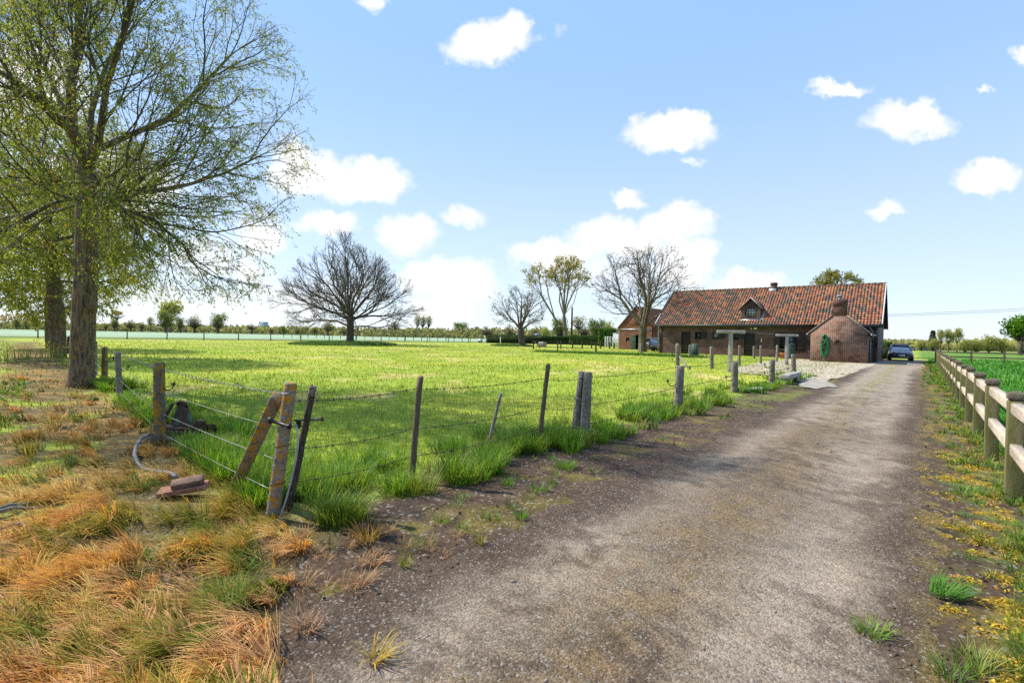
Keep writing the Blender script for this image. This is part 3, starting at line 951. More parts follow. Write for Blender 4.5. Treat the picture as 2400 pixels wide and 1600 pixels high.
# loose stones and clods
def rubble(name, x, y, size, mat, sink=.2):
    n = len(x)
    o8 = np.array([(1, 0, 0), (0, 1, 0), (-1, 0, 0), (0, -1, 0), (0, 0, .7), (0, 0, -.7)])
    v = o8[None]*size[:, None, None]*rng.uniform(.55, 1.25, (n, 6, 3))
    a = rng.random(n)*6.28
    ca, sa = np.cos(a)[:, None], np.sin(a)[:, None]
    vx = v[..., 0]*ca-v[..., 1]*sa; vy = v[..., 0]*sa+v[..., 1]*ca
    P = onto(x, y); P[:, 2] += size*sink+.006
    vs = np.stack([vx, vy, v[..., 2]], -1)+P[:, None]
    tri = np.array([(0, 1, 4), (1, 2, 4), (2, 3, 4), (3, 0, 4), (1, 0, 5), (2, 1, 5), (3, 2, 5), (0, 3, 5)])
    fs = (np.arange(n)[:, None, None]*6+tri[None]).reshape(-1, 3)
    return tag(mesh(name, vs.reshape(-1, 3), fs, M[mat]), kind='stuff')


x, y, r = polar(30000, 1.8, 14, -50, 50)
t, s = ts(x, y)
ok = (t > -2.6) & (t < .3) & (rng.random(len(x)) < .25+.6*sst(vn(x, y, .7, 105), .45, .6))
rubble('loose_gravel', x[ok], y[ok], np.exp(rng.normal(math.log(.0042), .45, ok.sum()))*np.maximum(1, r[ok]/6), 'stone')
x, y, r = polar(16000, 1.8, 14, -50, 50)
t, s = ts(x, y)
ok = (((t > -3.9) & (t < -2.3)) | ((t > -.1) & (t < 1.0)) | (soil_left(x, y) > .4)) & (rng.random(len(x)) < .15+.8*sst(vn(x, y, .5, 106), .45, .6))
rubble('soil_clods', x[ok], y[ok], np.exp(rng.normal(math.log(.0062), .5, ok.sum()))*np.maximum(1, r[ok]/7), 'clod')

# the long grass left round the two field trees and along the yard fence
def ring(px, Y, rx, ry, n, L, label_col):
    c = gat(px, Y)
    a = rng.random(n)*6.28; q = np.sqrt(rng.random(n))
    x, y = c.x+np.sin(a)*q*rx, c.y+np.cos(a)*q*ry
    cc = pal(n, label_col)
    return onto(x, y), L*rng.uniform(.6, 1.15, n)*(1-.5*q**4), np.full(n, .07), rng.random(n)*6.28, rng.uniform(.2, 1.1, n), vary(cc*.8), vary(cc*1.35)


DG = [(.05, .12, .025), (.07, .145, .035), (.04, .10, .02), (.09, .15, .05)]
A_ = ring(808, 70, 6.9, 8.5, 9000, .60, DG)
B_ = ring(1200, 84, 3.6, 4, 2500, .5, DG)
ln = rng.random(5200)
pA, pB = gpt(1255, 824), gpt(1650, 838)
x = pA.x+(pB.x-pA.x)*ln+rng.normal(0, .35, 5200); y = pA.y+(pB.y-pA.y)*ln+rng.normal(0, .5, 5200)
cc = pal(5200, [(.05, .14, .02), (.08, .18, .02)])
C_ = (onto(x, y), rng.uniform(.12, .34, 5200), np.full(5200, .05), rng.random(5200)*6.28, rng.uniform(.2, 1.1, 5200), vary(cc*.8), vary(cc*1.3))
blades('uncut_grass', *[np.concatenate(q) for q in zip(A_, B_, C_)], M['grass'], 2).__setitem__('kind', 'stuff')
# yellow flowering weeds by the tree row
a = gpt(55, 842)
n = 420
x = a.x+rng.normal(0, 1.9, n); y = a.y+rng.normal(0, 4.0, n)
P = onto(x, y)
blades('flowering_weeds', P, rng.uniform(.35, .75, n), np.full(n, .03), rng.random(n)*6.28, rng.uniform(.1, .5, n), np.tile([.10, .16, .03], (n, 1)), np.tile([.16, .22, .05], (n, 1)), M['grass'], 2).__setitem__('kind', 'stuff')
P2 = np.repeat(P, 3, 0)+rng.normal(0, .12, (n*3, 3)); P2[:, 2] = np.abs(P2[:, 2])+.42+rng.random(n*3)*.2
leaf_mesh('yellow_weed_blossoms', P2, rng.uniform(.03, .07, n*3), vary(np.tile([.45, .40, .04], (n*3, 1)), .2), M['leaf'], 1.2).__setitem__('kind', 'stuff')

# ------------------------------------------------------------------ trees
def colonize(seed_pts, seed_par, att, step, di, dk, iters, bias=(0, 0, 0), jit=.12, rad=None):
    """space colonisation: grow a skeleton from the seed nodes towards the attraction points"""
    pos = [np.array(p, float) for p in seed_pts]; par = list(seed_par)
    att = np.asarray(att, float)
    P = np.array(pos)
    d = np.linalg.norm(att[:, None]-P[None], axis=2)
    ni = d.argmin(1); nd = d.min(1)
    alive = nd > dk
    kids = {}
    bias = np.array(bias)
    for it in range(iters):
        act = alive & (nd < di)
        if not act.any(): break
        ids = ni[act]
        dv = att[act]-P[ids]
        dv /= np.linalg.norm(dv, axis=1)[:, None]+1e-9
        un, inv = np.unique(ids, return_inverse=True)
        acc = np.zeros((len(un), 3)); np.add.at(acc, inv, dv)
        ln = np.linalg.norm(acc, axis=1)
        acc = acc/np.maximum(ln, 1e-6)[:, None]+bias
        if rad is not None:
            q = P[un]-np.array(rad[0]); q /= np.linalg.norm(q, axis=1)[:, None]+1e-6
            acc = acc+rad[1]*q
        acc = acc+rng.normal(0, jit, acc.shape)
        acc /= np.linalg.norm(acc, axis=1)[:, None]
        new, npar = [], []
        for k, i in enumerate(un):
            c = kids.get(i, 0)
            if c >= 3: 
                sel = np.where(act)[0][inv == k]; alive[sel] = False
                continue
            kids[i] = c+1
            new.append(P[i]+acc[k]*step); npar.append(i)
        if not new: continue
        new = np.array(new)
        b = len(P)
        P = np.concatenate((P, new)); par += npar
        rem = np.where(alive)[0]
        dd = np.linalg.norm(att[rem][:, None]-new[None], axis=2)
        j = dd.argmin(1); dm = dd[np.arange(len(rem)), j]
        better = dm < nd[rem]
        ni[rem[better]] = b+j[better]; nd[rem[better]] = dm[better]
        alive[rem[nd[rem] < dk]] = False
    return P, np.array(par)


def radii(P, par, r_tip, e, r_root=None):
    n = len(P)
    acc = np.zeros(n); r = np.zeros(n)
    for i in range(n-1, -1, -1):
        r[i] = r_tip if acc[i] == 0 else acc[i]**(1/e)
        if par[i] >= 0: acc[par[i]] += r[i]**e
    if r_root: 
        k = math.log(r_root/r_tip)/max(math.log(r[0]/r_tip), 1e-6)
        r = r_tip*(r/r_tip)**k
    return r


def chains(P, par, r):
    kids = [[] for _ in range(len(P))]
    for i, p in enumerate(par):
        if p >= 0: kids[p].append(i)
    out, stack = [], [(0, None)]
    while stack:
        st, pr = stack.pop()
        ch = ([pr] if pr is not None else [])+[st]
        cur = st
        while kids[cur]:
            ks = sorted(kids[cur], key=lambda q: -r[q])
            for q in ks[1:]: stack.append((q, cur))
            cur = ks[0]; ch.append(cur)
        if len(ch) > 1: out.append(ch)
    return out


def tubes(P, r, chs, keep, lump=0.0):
    """arrays of verts/faces for the parts of the chains where keep(radius) holds"""
    vs, fs, base = [], [], 0
    for ch in chs:
        seg = []
        for i in ch:
            if keep(r[i]) or (seg and len(seg) == 1): seg.append(i)
            elif seg: break
            elif keep is KEEP_THIN: seg = [i]
        if len(seg) < 2: continue
        pts = P[seg]; rr = r[seg].copy()
        if ch[0] == seg[0] and len(seg) > 1 and rr[0] > rr[1]*1.6: rr[0] = rr[1]*1.25
        n = 3 if rr.max() < .02 else (5 if rr.max() < .06 else (8 if rr.max() < .16 else 18))
        tan = np.gradient(pts, axis=0)
        tan /= np.linalg.norm(tan, axis=1)[:, None]+1e-9
        a = np.cross(tan[0], (.31, .82, .47)); a /= np.linalg.norm(a)
        th = np.arange(n)/n*2*math.pi
        rows = []
        for k in range(len(seg)):
            a = a-tan[k]*a.dot(tan[k]); a /= np.linalg.norm(a)+1e-9
            b = np.cross(tan[k], a)
            rj = rr[k]*(1+lump*rng.normal(0, 1, n)) if lump and rr[k] > .1 else rr[k]
            rows.append(pts[k]+np.outer(rj*np.cos(th), a)+np.outer(rj*np.sin(th), b))
        vs.append(np.concatenate(rows)); m = len(seg)
        f = grid_faces(m, n, True)+base
        fs.append(f); base += m*n
    if not vs: return np.zeros((0, 3)), np.zeros((0, 4), int)
    return np.concatenate(vs), np.concatenate(fs)


KEEP_THIN = None


def path_nodes(pts, step):
    out = []
    for a, b in zip(pts[:-1], pts[1:]):
        n = max(1, int((b-a).length/step))
        out += [a.lerp(b, i/n) for i in range(n)]
    return out+[pts[-1]]


def ramify(pts, par, ntrunk, levels, inside, centre):
    """fork side branches off the traced limbs, level by level, tips pointing outward"""
    pts = [np.array(p, float) for p in pts]; par = list(par)
    kids = [[] for _ in pts]
    for i, p in enumerate(par):
        if p >= 0: kids[p].append(i)
    # limb chains from the seeds
    src = []
    for i in range(ntrunk, len(pts)):
        if par[i] < ntrunk or len(kids[par[i]]) > 1:
            ch = [i]
            while kids[ch[-1]]: ch.append(kids[ch[-1]][0])
            src.append([par[i]]+ch)
    centre = np.array(centre, float)
    for li, L in enumerate(levels):
        nxt = []
        for ch in src:
            seg = [np.linalg.norm(pts[b]-pts[a]) for a, b in zip(ch[:-1], ch[1:])]
            tot = sum(seg)
            starts = []
            d, go = 0, tot*L.get('bare', .12)+L['gap']*random.random()
            for k in range(1, len(ch)):
                d += seg[k-1]
                while d >= go:
                    starts.append((ch[k], ch[k-1], d/tot)); go += L['gap']*random.uniform(.6, 1.4)
            starts += [(ch[-1], ch[-2], 1.0)]*L.get('fork', 2)
            for (a, b, f) in starts:
                dv = pts[a]-pts[b]; dv /= np.linalg.norm(dv)+1e-9
                q = rng.normal(0, 1, 3); q -= dv*q.dot(dv); q /= np.linalg.norm(q)+1e-9
                an = random.uniform(*L['ang'])*(.6 if f == 1.0 else 1)
                v = dv*math.cos(an)+q*math.sin(an)
                length = random.uniform(*L['len'])*(1-.35*f)
                cur, c2, l = a, [a], 0
                while l < length:
                    o = pts[cur]-centre; o /= np.linalg.norm(o)+1e-9
                    v = v+rng.normal(0, L['wob'], 3)+o*L['out']+np.array([0, 0, L['up']])
                    v /= np.linalg.norm(v)
                    p = pts[cur]+v*L['step']
                    if not inside(p): break
                    pts.append(p); par.append(cur); cur = len(pts)-1; c2.append(cur); l += L['step']
                if len(c2) > 2: nxt.append(c2)
        src = nxt
    return np.array(pts), np.array(par)


def auto_limbs(c, env_c, env_r, n, seed, lo=.05, hi=1.0, reach=.86):
    """extra main limbs spread round the trunk head, rising to the crown's edge"""
    rg = random.Random(seed)
    out = []
    for k in range(n):
        a = k*2.39996+rg.uniform(-.3, .3); e = lo+(hi-lo)*((k+.5)/n)
        d = Vector((math.cos(a)*math.sqrt(max(1-e*e, 0)), math.sin(a)*math.sqrt(max(1-e*e, 0)), e))
        end = Vector(env_c)+Vector((d.x*env_r[0], d.y*env_r[1], d.z*env_r[2]))*reach*rg.uniform(.8, 1)
        st = Vector(c)+Vector((0, 0, rg.uniform(-.9, 0)))
        L = (end-st).length
        m1 = st.lerp(end, .33)+Vector((rg.uniform(-.06, .06)*L, rg.uniform(-.06, .06)*L, .02*L)); m2 = st.lerp(end, .66)+Vector((rg.uniform(-.07, .07)*L, rg.uniform(-.07, .07)*L, -.01*L))
        out.append([st, m1, m2, end])
    return out


def in_ell(sets, zmin, rag=.16, f=.55):
    def fn(p):
        if p[2] < zmin: return False
        k = 1+rag*(2*float(vn(np.array([p[0]+p[2]*.7]), np.array([p[1]-p[2]*.4]), 1.0/f, 77, 2)[0])-1)*1.6
        return any((((p-c)/r_)**2).sum() < k*k for c, r_ in sets)
    return fn


def smooth_chain(P, par, times=2, fixed=0):
    n = len(P)
    for _ in range(times):
        s = np.zeros_like(P); c = np.zeros(n)
        ok = par >= 0
        np.add.at(s, par[ok], P[ok]); np.add.at(c, par[ok], 1)
        s[ok] += P[par[ok]]; c[ok] += 1
        Q = .5*P+.5*s/np.maximum(c, 1)[:, None]
        Q[:fixed] = P[:fixed]
        lone = c < 2
        Q[lone] = P[lone]
        P = Q
    return P


def shoots(P, par, r, rmax, per, length, droop, segs=4, spread=.9):
    """fine leafy shoots from the thin wood"""
    tips = np.where((r < rmax))[0]
    tips = tips[par[tips] >= 0]
    idx = np.repeat(tips, rng.poisson(per, len(tips)))
    n = len(idx)
    d = P[idx]-P[par[idx]]; d /= np.linalg.norm(d, axis=1)[:, None]+1e-9
    d = d+rng.normal(0, spread, (n, 3)); d /= np.linalg.norm(d, axis=1)[:, None]
    L = length*rng.uniform(.4, 1.2, n)
    pts = [P[idx]]
    for k in range(segs):
        d = d+np.array([0, 0, -droop]); d /= np.linalg.norm(d, axis=1)[:, None]
        pts.append(pts[-1]+d*(L/segs)[:, None])
    return np.stack(pts, 1)        # n, segs+1, 3


def ribbon(S, w0):
    n, m, _ = S.shape
    side = np.cross(S[:, -1]-S[:, 0], rng.normal(0, 1, (n, 3))); side /= np.linalg.norm(side, axis=1)[:, None]+1e-9
    wk = np.linspace(w0, w0*.4, m)
    vs = np.stack([S-side[:, None]*wk[None, :, None]/2, S+side[:, None]*wk[None, :, None]/2], 2).reshape(-1, 3)
    b = (np.arange(n)*m*2)[:, None, None]
    k = np.arange(m-1)[None, :, None]*2
    f = (b+k+np.array([0, 1, 3, 2])).reshape(-1, 4)
    return vs, f


def make_tree(name, label, cat, P, par, r, mats, split, leaf=None, sh=None, group=None, lump=.03, wmin=None):
    """trunk = the heavy wood; crown = branches, twigs, shoots and leaves"""
    root = empty(name, tuple(P[0]))
    tag(root, label, cat, group)
    P = P-P[0]
    chs = chains(P, par, r)
    v1, f1 = tubes(P, r, chs, lambda q: q >= split, lump)
    mesh('trunk', v1, f1[:, ::-1].copy(), mats[0], root, smooth=True)
    # thin parts: chain pieces below the split
    thin = []
    for ch in chs:
        k = next((i for i, q in enumerate(ch) if r[q] < split), None)
        if k is None: continue
        thin.append(ch[max(k-1, 0):])
    rr = np.minimum(r, split)
    if wmin: rr = np.maximum(rr, wmin)
    v2, f2 = tubes(P, rr, thin, lambda q: True)
    c2 = np.zeros(len(f2), int)
    parts_v, parts_f, parts_m, cols = [v2], [f2], [c2], [np.tile([.1, .1, .1], (len(v2), 1))]
    base = len(v2)
    S = None
    if sh:
        S = shoots(P, par, r, *sh[:5])
        v, f = ribbon(S, sh[5])
        parts_v.append(v); parts_f.append(f+base); parts_m.append(np.zeros(len(f), int)); cols.append(np.tile([.1, .1, .1], (len(v), 1))); base += len(v)
    if leaf:
        lv, lf, lc = leaf(P, par, r, S)
        parts_v.append(lv); parts_f.append(lf+base); parts_m.append(np.ones(len(lf), int)); cols.append(lc)
    mesh('crown', np.concatenate(parts_v), np.concatenate(parts_f), None, root, col=np.concatenate(cols), mats=[mats[1], M['leaf']], midx=np.concatenate(parts_m))
    return root


def leaf_arrays(P, size, col, elong=2.2, d=None):
    n = len(P)
    if d is None:
        d = rng.normal(0, 1, (n, 3)); d[:, 2] -= .3
    d = d/(np.linalg.norm(d, axis=1)[:, None]+1e-9)
    w_ = np.cross(d, rng.normal(0, 1, (n, 3))); w_ /= np.linalg.norm(w_, axis=1)[:, None]+1e-9
    L = size[:, None]*d; W = size[:, None]*w_/elong
    vs = np.stack([P, P+L*.45+W*.5, P+L, P+L*.45-W*.5], 1).reshape(-1, 3)
    return vs, np.arange(n*4).reshape(-1, 4), np.repeat(np.clip(col, .003, 1), 4, 0)


def leaves_on(cols, w, size, per_shoot, elong=2.2, droop=.4, jit=.02):
    def fn(P, par, r, S):
        n, m, _ = S.shape
        k = rng.poisson(per_shoot, n)
        idx = np.repeat(np.arange(n), k)
        u = rng.random(len(idx))*(m-1)
        i = np.minimum(u.astype(int), m-2); fr = (u-i)[:, None]
        base = S[idx, i]*(1-fr)+S[idx, i+1]*fr+rng.normal(0, jit, (len(idx), 3))
        d = S[idx, i+1]-S[idx, i]; d /= np.linalg.norm(d, axis=1)[:, None]+1e-9
        d = d+rng.normal(0, .55, d.shape); d[:, 2] -= droop
        c = pal(n, cols, w)[idx]
        return leaf_arrays(base, size*rng.uniform(.6, 1.3, len(idx)), vary(c, .28), elong, d)
    return fn


def ellipsoid(n, c, rad_, shell=.35, lo=-1.0, hi=1.0):
    out = []
    while len(out) < n:
        v = rng.normal(0, 1, 3); v /= np.linalg.norm(v)
        q = rng.random()**shell
        if lo <= v[2]*q <= hi: out.append(np.array(c)+v*q*np.array(rad_))
    return np.array(out)


def from_paths(base, trunk, limbs, step):
    """seed skeleton: trunk polyline then limbs, each attached at its nearest trunk node"""
    pts = [np.array(p) for p in path_nodes(trunk, step)]
    par = [-1]+list(range(len(pts)-1))
    for L in limbs:
        nodes = [np.array(p) for p in path_nodes(L, step)]
        A = np.array(pts)
        j = int(np.linalg.norm(A-nodes[0], axis=1).argmin())
        for q in nodes[1:] if np.linalg.norm(A[j]-nodes[0]) < step else nodes:
            pts.append(q); par.append(j); j = len(pts)-1
    return np.array(pts), par


# the big tree at the left: its limbs traced, the rest grown
D1 = gpt(190, 906).y
B1 = gpt(190, 906)
def pd(px, py, dy): return pt(px, py, D1+dy)
trunk = [B1+Vector((0, 0, -.15)), pd(195, 780, 0), pd(203, 620, 0), pd(206, 470, 0), pd(205, 400, .1)]
LIMB = [
    [(206, 470, 0), (250, 468, -.3), (300, 437, -.8), (370, 395, -1.3), (440, 330, -1.6), (510, 270, -1.9), (600, 190, -2.0)],
    [(206, 480, 0), (250, 472, .4), (340, 450, .9), (440, 433, 1.5), (530, 405, 1.8), (620, 360, 2.2)],
    [(205, 400, .1), (230, 350, .5), (320, 310, 1.0), (390, 280, 1.4), (450, 225, 1.8), (540, 130, 2.2)],
    [(205, 400, .1), (232, 330, -.6), (250, 200, -1.0), (290, 80, -1.6), (330, -60, -2.2)],
    [(205, 400, .1), (215, 260, .9), (245, 165, 1.4), (290, 70, 1.9), (330, -90, 2.4)],
    [(205, 400, .1), (172, 310, -.2), (165, 200, -.5), (185, 90, -.3), (180, -120, -.4)],
    [(205, 400, .1), (168, 310, -.8), (130, 270, -1.5), (80, 220, -2.2), (20, 180, -2.9), (-60, 150, -3.2)],
    [(172, 310, -.2), (120, 190, .8), (78, 80, 1.6), (40, -80, 2.2)],
    [(168, 310, -.8), (110, 240, .6), (60, 150, 1.7), (-10, 60, 2.8)],
    [(204, 430, 0), (160, 372, 1.2), (110, 356, 2.2), (50, 345, 3.2), (-40, 350, 3.8)],
    [(205, 440, 0), (250, 420, -1.4), (300, 380, -2.4), (380, 350, -3.2), (470, 330, -3.8)],
    [(205, 470, 0), (170, 465, -1.2), (110, 480, -2.0), (40, 520, -2.8), (-20, 560, -3.2)],
    [(206, 480, 0), (270, 470, 1.4), (310, 510, 2.4), (340, 570, 3.0)],
    [(206, 478, 0), (262, 474, -1.2), (300, 500, -2.0), (322, 560, -2.5)],
    [(206, 480, 0), (280, 488, .5), (360, 515, 1.0), (430, 575, 1.2), (470, 640, 1.2)],
    [(206, 475, 0), (300, 470, -1.0), (400, 478, -1.8), (490, 525, -2.2), (545, 590, -2.3)],
    [(206, 470, 0), (120, 500, 1.5), (40, 560, 2.0), (-40, 620, 2.0)],
]
pts, par = from_paths(B1, trunk, [[pd(*q) for q in L] for L in LIMB], .22)
nfix = len(pts)
cz = pt(205, 250, D1)
inside = in_ell([(np.array([B1.x+.1, B1.y, cz.z-.2]), np.array([5.0, 5.2, 6.8])), (np.array([B1.x+2.0, B1.y, 4.4]), np.array([2.7, 4.2, 2.2])), (np.array([B1.x-2.0, B1.y, 4.8]), np.array([2.8, 4.2, 2.2]))], 2.5)
nt = len(path_nodes(trunk, .22))
P, par = ramify(pts, par, nt, [dict(step=.2, gap=.36, len=(1.6, 3.6), ang=(.35, .85), up=.015, out=.05, wob=.07, fork=2, bare=.18), dict(step=.16, gap=.30, len=(.7, 1.7), ang=(.4, .9), up=-.01, out=.06, wob=.09, fork=1, bare=.15),
                               dict(step=.14, gap=.36, len=(.35, .8), ang=(.4, .9), up=-.06, out=.05, wob=.1, fork=1, bare=.2)], inside, (B1.x, B1.y, 4.0))
r = radii(P, par, .005, 2.35, .25)
r[:4] *= np.array([1.35, 1.2, 1.1, 1.04])
WCOL = [(.20, .27, .035), (.28, .32, .045), (.14, .20, .03), (.35, .33, .06), (.30, .22, .05)]
t1 = make_tree('willow_tree', 'nearest of the tall leafy trees, its furrowed trunk leaning over the wire fence', 'tree', P, par, r, (M['bark'], M['twig']), .055,
               leaves_on(WCOL, [.3, .3, .2, .15, .05], .068, 7.5, 2.4), (.008, .75, .52, .24, 4, .005), 'row of leafy trees along the left fence', .035)
# swellings and a broken stub on its trunk
for (px, py, rr_) in ((220, 622, .15), (181, 612, .13), (217, 716, .11)):
    b = MB(); p = pt(px, py, D1-.1)-B1-Vector((0, 0, -.15))
    b.lathe([(rr_*.4, -rr_*1.3), (rr_*.9, -rr_*.6), (rr_*1.1, 0), (rr_*.8, rr_*.6), (rr_*.3, rr_*1.1)], 9, Matrix.Translation(p))
    b.build('burl', M['bark'], t1, True)

for (px, by, topx, topy, spec) in ((138, 837, 122, 640, 2), (120, 816, 116, 640, 3)):
    B = gpt(px, by); Dt = B.y
    tr = [B+Vector((0, 0, -.1)), pt(px-4, (by+topy)/2, Dt), pt(topx, topy, Dt), pt(topx-3, topy-70, Dt)]
    pts, par = from_paths(B, tr, [], .4)
    H = 11.0 if spec == 2 else 12.0
    att = ellipsoid(4200, (B.x-.3, B.y, 7.5), (4.9, 4.9, 5.6), .42)
    att = att[~((np.hypot(att[:, 0]-B.x, att[:, 1]-B.y) < 1.0) & (att[:, 2] < 4))]
    P, par = colonize(pts, par, att, .30, 4.5, .46, 70, (0, 0, -.02), .12, ((B.x, B.y, 4.0), .30))
    P = smooth_chain(P, par, 2, 3)
    r = radii(P, par, .007, 2.3, .33)
    make_tree('willow_tree', ('second tall leafy tree in the row, dark trunk just behind the nearest one' if spec == 2 else 'third tall tree in the row, its trunk half hidden by the second'),
              'tree', P, par, r, (M['bark'], M['twig']), .07,
              leaves_on([(.22, .27, .035), (.28, .31, .04), (.17, .21, .03), (.33, .32, .05)], None, .12, 12, 2.2), (.02, 3.0, .8, .24, 4, .009), 'row of leafy trees along the left fence', .03)

# the great bare tree in the pasture
B = gpt(820, 806.5); Dt = B.y
tr = [B+Vector((0, 0, -.2)), pt(821, 770, Dt), pt(822, 742, Dt)]
def q_(px, py, dy, D=None): return pt(px, py, (D or Dt)+dy)
LB = [[(822, 742, 0), (800, 715, .5), (770, 672, 1.2), (735, 640, 2)], [(822, 742, 0), (815, 690, -1), (816, 650, -1.5), (808, 590, -2)],
      [(822, 742, 0), (838, 700, 1), (862, 650, 2), (890, 610, 2.6)], [(822, 742, 0), (850, 705, -1.5), (885, 668, -3), (920, 640, -4)],
      [(821, 752, 0), (790, 735, -2), (745, 720, -4), (700, 700, -5)], [(821, 752, 0), (855, 738, 2.4), (900, 720, 4), (940, 700, 5)],
      [(821, 766, 0), (790, 752, 1), (745, 750, 2), (700, 758, 3)], [(821, 766, 0), (850, 764, -1), (890, 768, -2), (930, 756, -3)],
      [(822, 742, 0), (820, 715, 4), (824, 690, 6)], [(822, 742, 0), (826, 715, -4), (832, 690, -6)], [(821, 755, 0), (826, 742, -4.5), (834, 730, -7)]]
zc = pt(820, 735, Dt).z
pts, par = from_paths(B, tr, [[q_(*q) for q in L] for L in LB]+auto_limbs(tr[-1], (B.x-.6, B.y, zc-1.0), (9.6, 9.3, 12.0), 9, 5, .06, .98), .5)
nf = len(pts)
inside = in_ell([(np.array([B.x-.6, B.y, zc-1.0]), np.array([9.7, 9.4, 11.9]))], 1.7, .14, .3)
P, par = ramify(pts, par, len(path_nodes(tr, .5)), [dict(step=.4, gap=.8, len=(2.5, 5.2), ang=(.35, .85), up=.02, out=.07, wob=.10, fork=2, bare=.27), dict(step=.32, gap=.66, len=(1.2, 2.8), ang=(.4, .9), up=.03, out=.07, wob=.13, fork=2, bare=.12),
                               dict(step=.28, gap=.46, len=(.6, 1.4), ang=(.4, .9), up=.05, out=.07, wob=.15, fork=2, bare=.15)], inside, (B.x, B.y, zc-1.5))
r = radii(P, par, .012, 2.35, .52)
r[:2] *= 1.15
make_tree('bare_tree', 'wide bare tree standing alone in the pasture inside a ring of long grass', 'tree', P, par, r, (M['bark_dark'], M['bark_dark']), .10,
          leaves_on([(.06, .055, .035), (.10, .08, .04)], None, .12, .9, 2.2), (.013, .9, .42, -.18, 3, .022), None, .02, .015)


def field_tree(name, label, base, D, trunk_px, limbs, env, natt, mats, rroot, leafp, sh, split=.08, wmin=.02, step=.34, shell=.4, lo=-1, extra=None, rt=.011, grow=1.0, nauto=4, lmin=.04):
    B = gat(base[0], D)
    tr = [B+Vector((0, 0, -.2))]+[pt(a, b_, D) for a, b_ in trunk_px]
    (px, py), rx, rz = env
    c = pt(px, py, D)
    sc_ = D/F
    pts, par = from_paths(B, tr, [[pt(a, b_, D+c_) for a, b_, c_ in L] for L in limbs]+auto_limbs(tr[-1], c, (rx*sc_, rx*sc_*.92, rz*sc_), nauto, int(D), -.25, .95), step*1.3)
    nf = len(pts)
    sets = [(np.array(c), np.array([rx*sc_, rx*sc_*.92, rz*sc_]))]
    for (px, py), rx, rz, k in (extra or []):
        c = pt(px, py, D)
        sets.append((np.array(c), np.array([rx*sc_, rx*sc_, rz*sc_])))
    k_ = grow
    P, par = ramify(pts, par, len(path_nodes(tr, step*1.3)), [dict(step=.36*k_, gap=.8*k_, len=(1.8*k_, 3.8*k_), ang=(.4, 1.0), up=.02, out=.06, wob=.15, fork=2, bare=.15), dict(step=.3*k_, gap=.6*k_, len=(.9*k_, 2.1*k_), ang=(.4, 1.0), up=.02, out=.06, wob=.18, fork=2, bare=.15),
                               dict(step=.25*k_, gap=.55*k_, len=(.4*k_, 1.0*k_), ang=(.4, 1.0), up=.03, out=.05, wob=.2, fork=1, bare=.2)], in_ell(sets, 1.4, .2, .35), (B.x, B.y, tr[-1].z-1))
    r = radii(P, par, rt, 2.35, rroot)
    na = len(path_nodes(tr, step*1.3))
    r[na:nf] = np.maximum(r[na:nf], lmin*rroot)
    r[:2] *= 1.15
    return make_tree(name, label, 'tree', P, par, r, mats, split, leafp, sh, None, .02, wmin)


field_tree('orchard_tree', 'dark low spreading tree with few leaves, its trunk in front of the clipped hedge', (1225, 807), 82, [(1222, 785), (1220, 768)],
           [[(1220, 768, 0), (1195, 745, 1), (1180, 715, 2), (1172, 690, 2)], [(1220, 768, 0), (1222, 730, -1), (1222, 695, -1)], [(1220, 772, 0), (1245, 755, 1), (1285, 748, 2)],
            [(1220, 775, 0), (1190, 760, -1), (1160, 758, -2)], [(1220, 768, 0), (1245, 720, 2), (1262, 690, 3)], [(1220, 768, 0), (1230, 740, -3), (1238, 715, -4)]],
           ((1216, 722), 84, 50), 2600, (M['bark_dark'], M['bark_dark']), .52,
           leaves_on([(.06, .085, .025), (.09, .10, .03), (.05, .045, .03)], None, .15, 2.0, 1.8), (.013, .8, .4, .05, 3, .018), .09, .013)
field_tree('poplar_tree', 'tall yellow leafed tree with forked pale trunks behind the hedge', (1327, 800), 125, [(1325, 775), (1322, 740)],
           [[(1322, 740, 0), (1316, 690, 0), (1300, 650, 1), (1290, 620, 1)], [(1322, 740, 0), (1330, 690, -1), (1335, 650, -2), (1340, 615, -2)], [(1322, 738, 0), (1345, 710, 1), (1355, 670, 2), (1370, 645, 3)],
            [(1324, 775, 0), (1300, 745, -2), (1270, 695, -3), (1255, 660, -4), (1243, 640, -4)], [(1270, 695, -3), (1262, 640, -3), (1268, 615, -3)], [(1255, 660, -4), (1235, 650, -5), (1226, 632, -5)], [(1300, 745, -2), (1285, 690, -1), (1280, 660, 0)]],
           ((1328, 648), 48, 44), 1300, (M['bark_limb'], M['twig']), .5,
           leaves_on([(.36, .31, .04), (.42, .35, .05), (.30, .28, .045)], None, .25, 6.5, 1.6), (.022, 1.4, .9, .05, 3, .03), .12, .022, .5, .5, -1, [((1254, 662), 36, 50, 330), ((1368, 660), 22, 28, 250)], .02, 1.35, 3, .15)
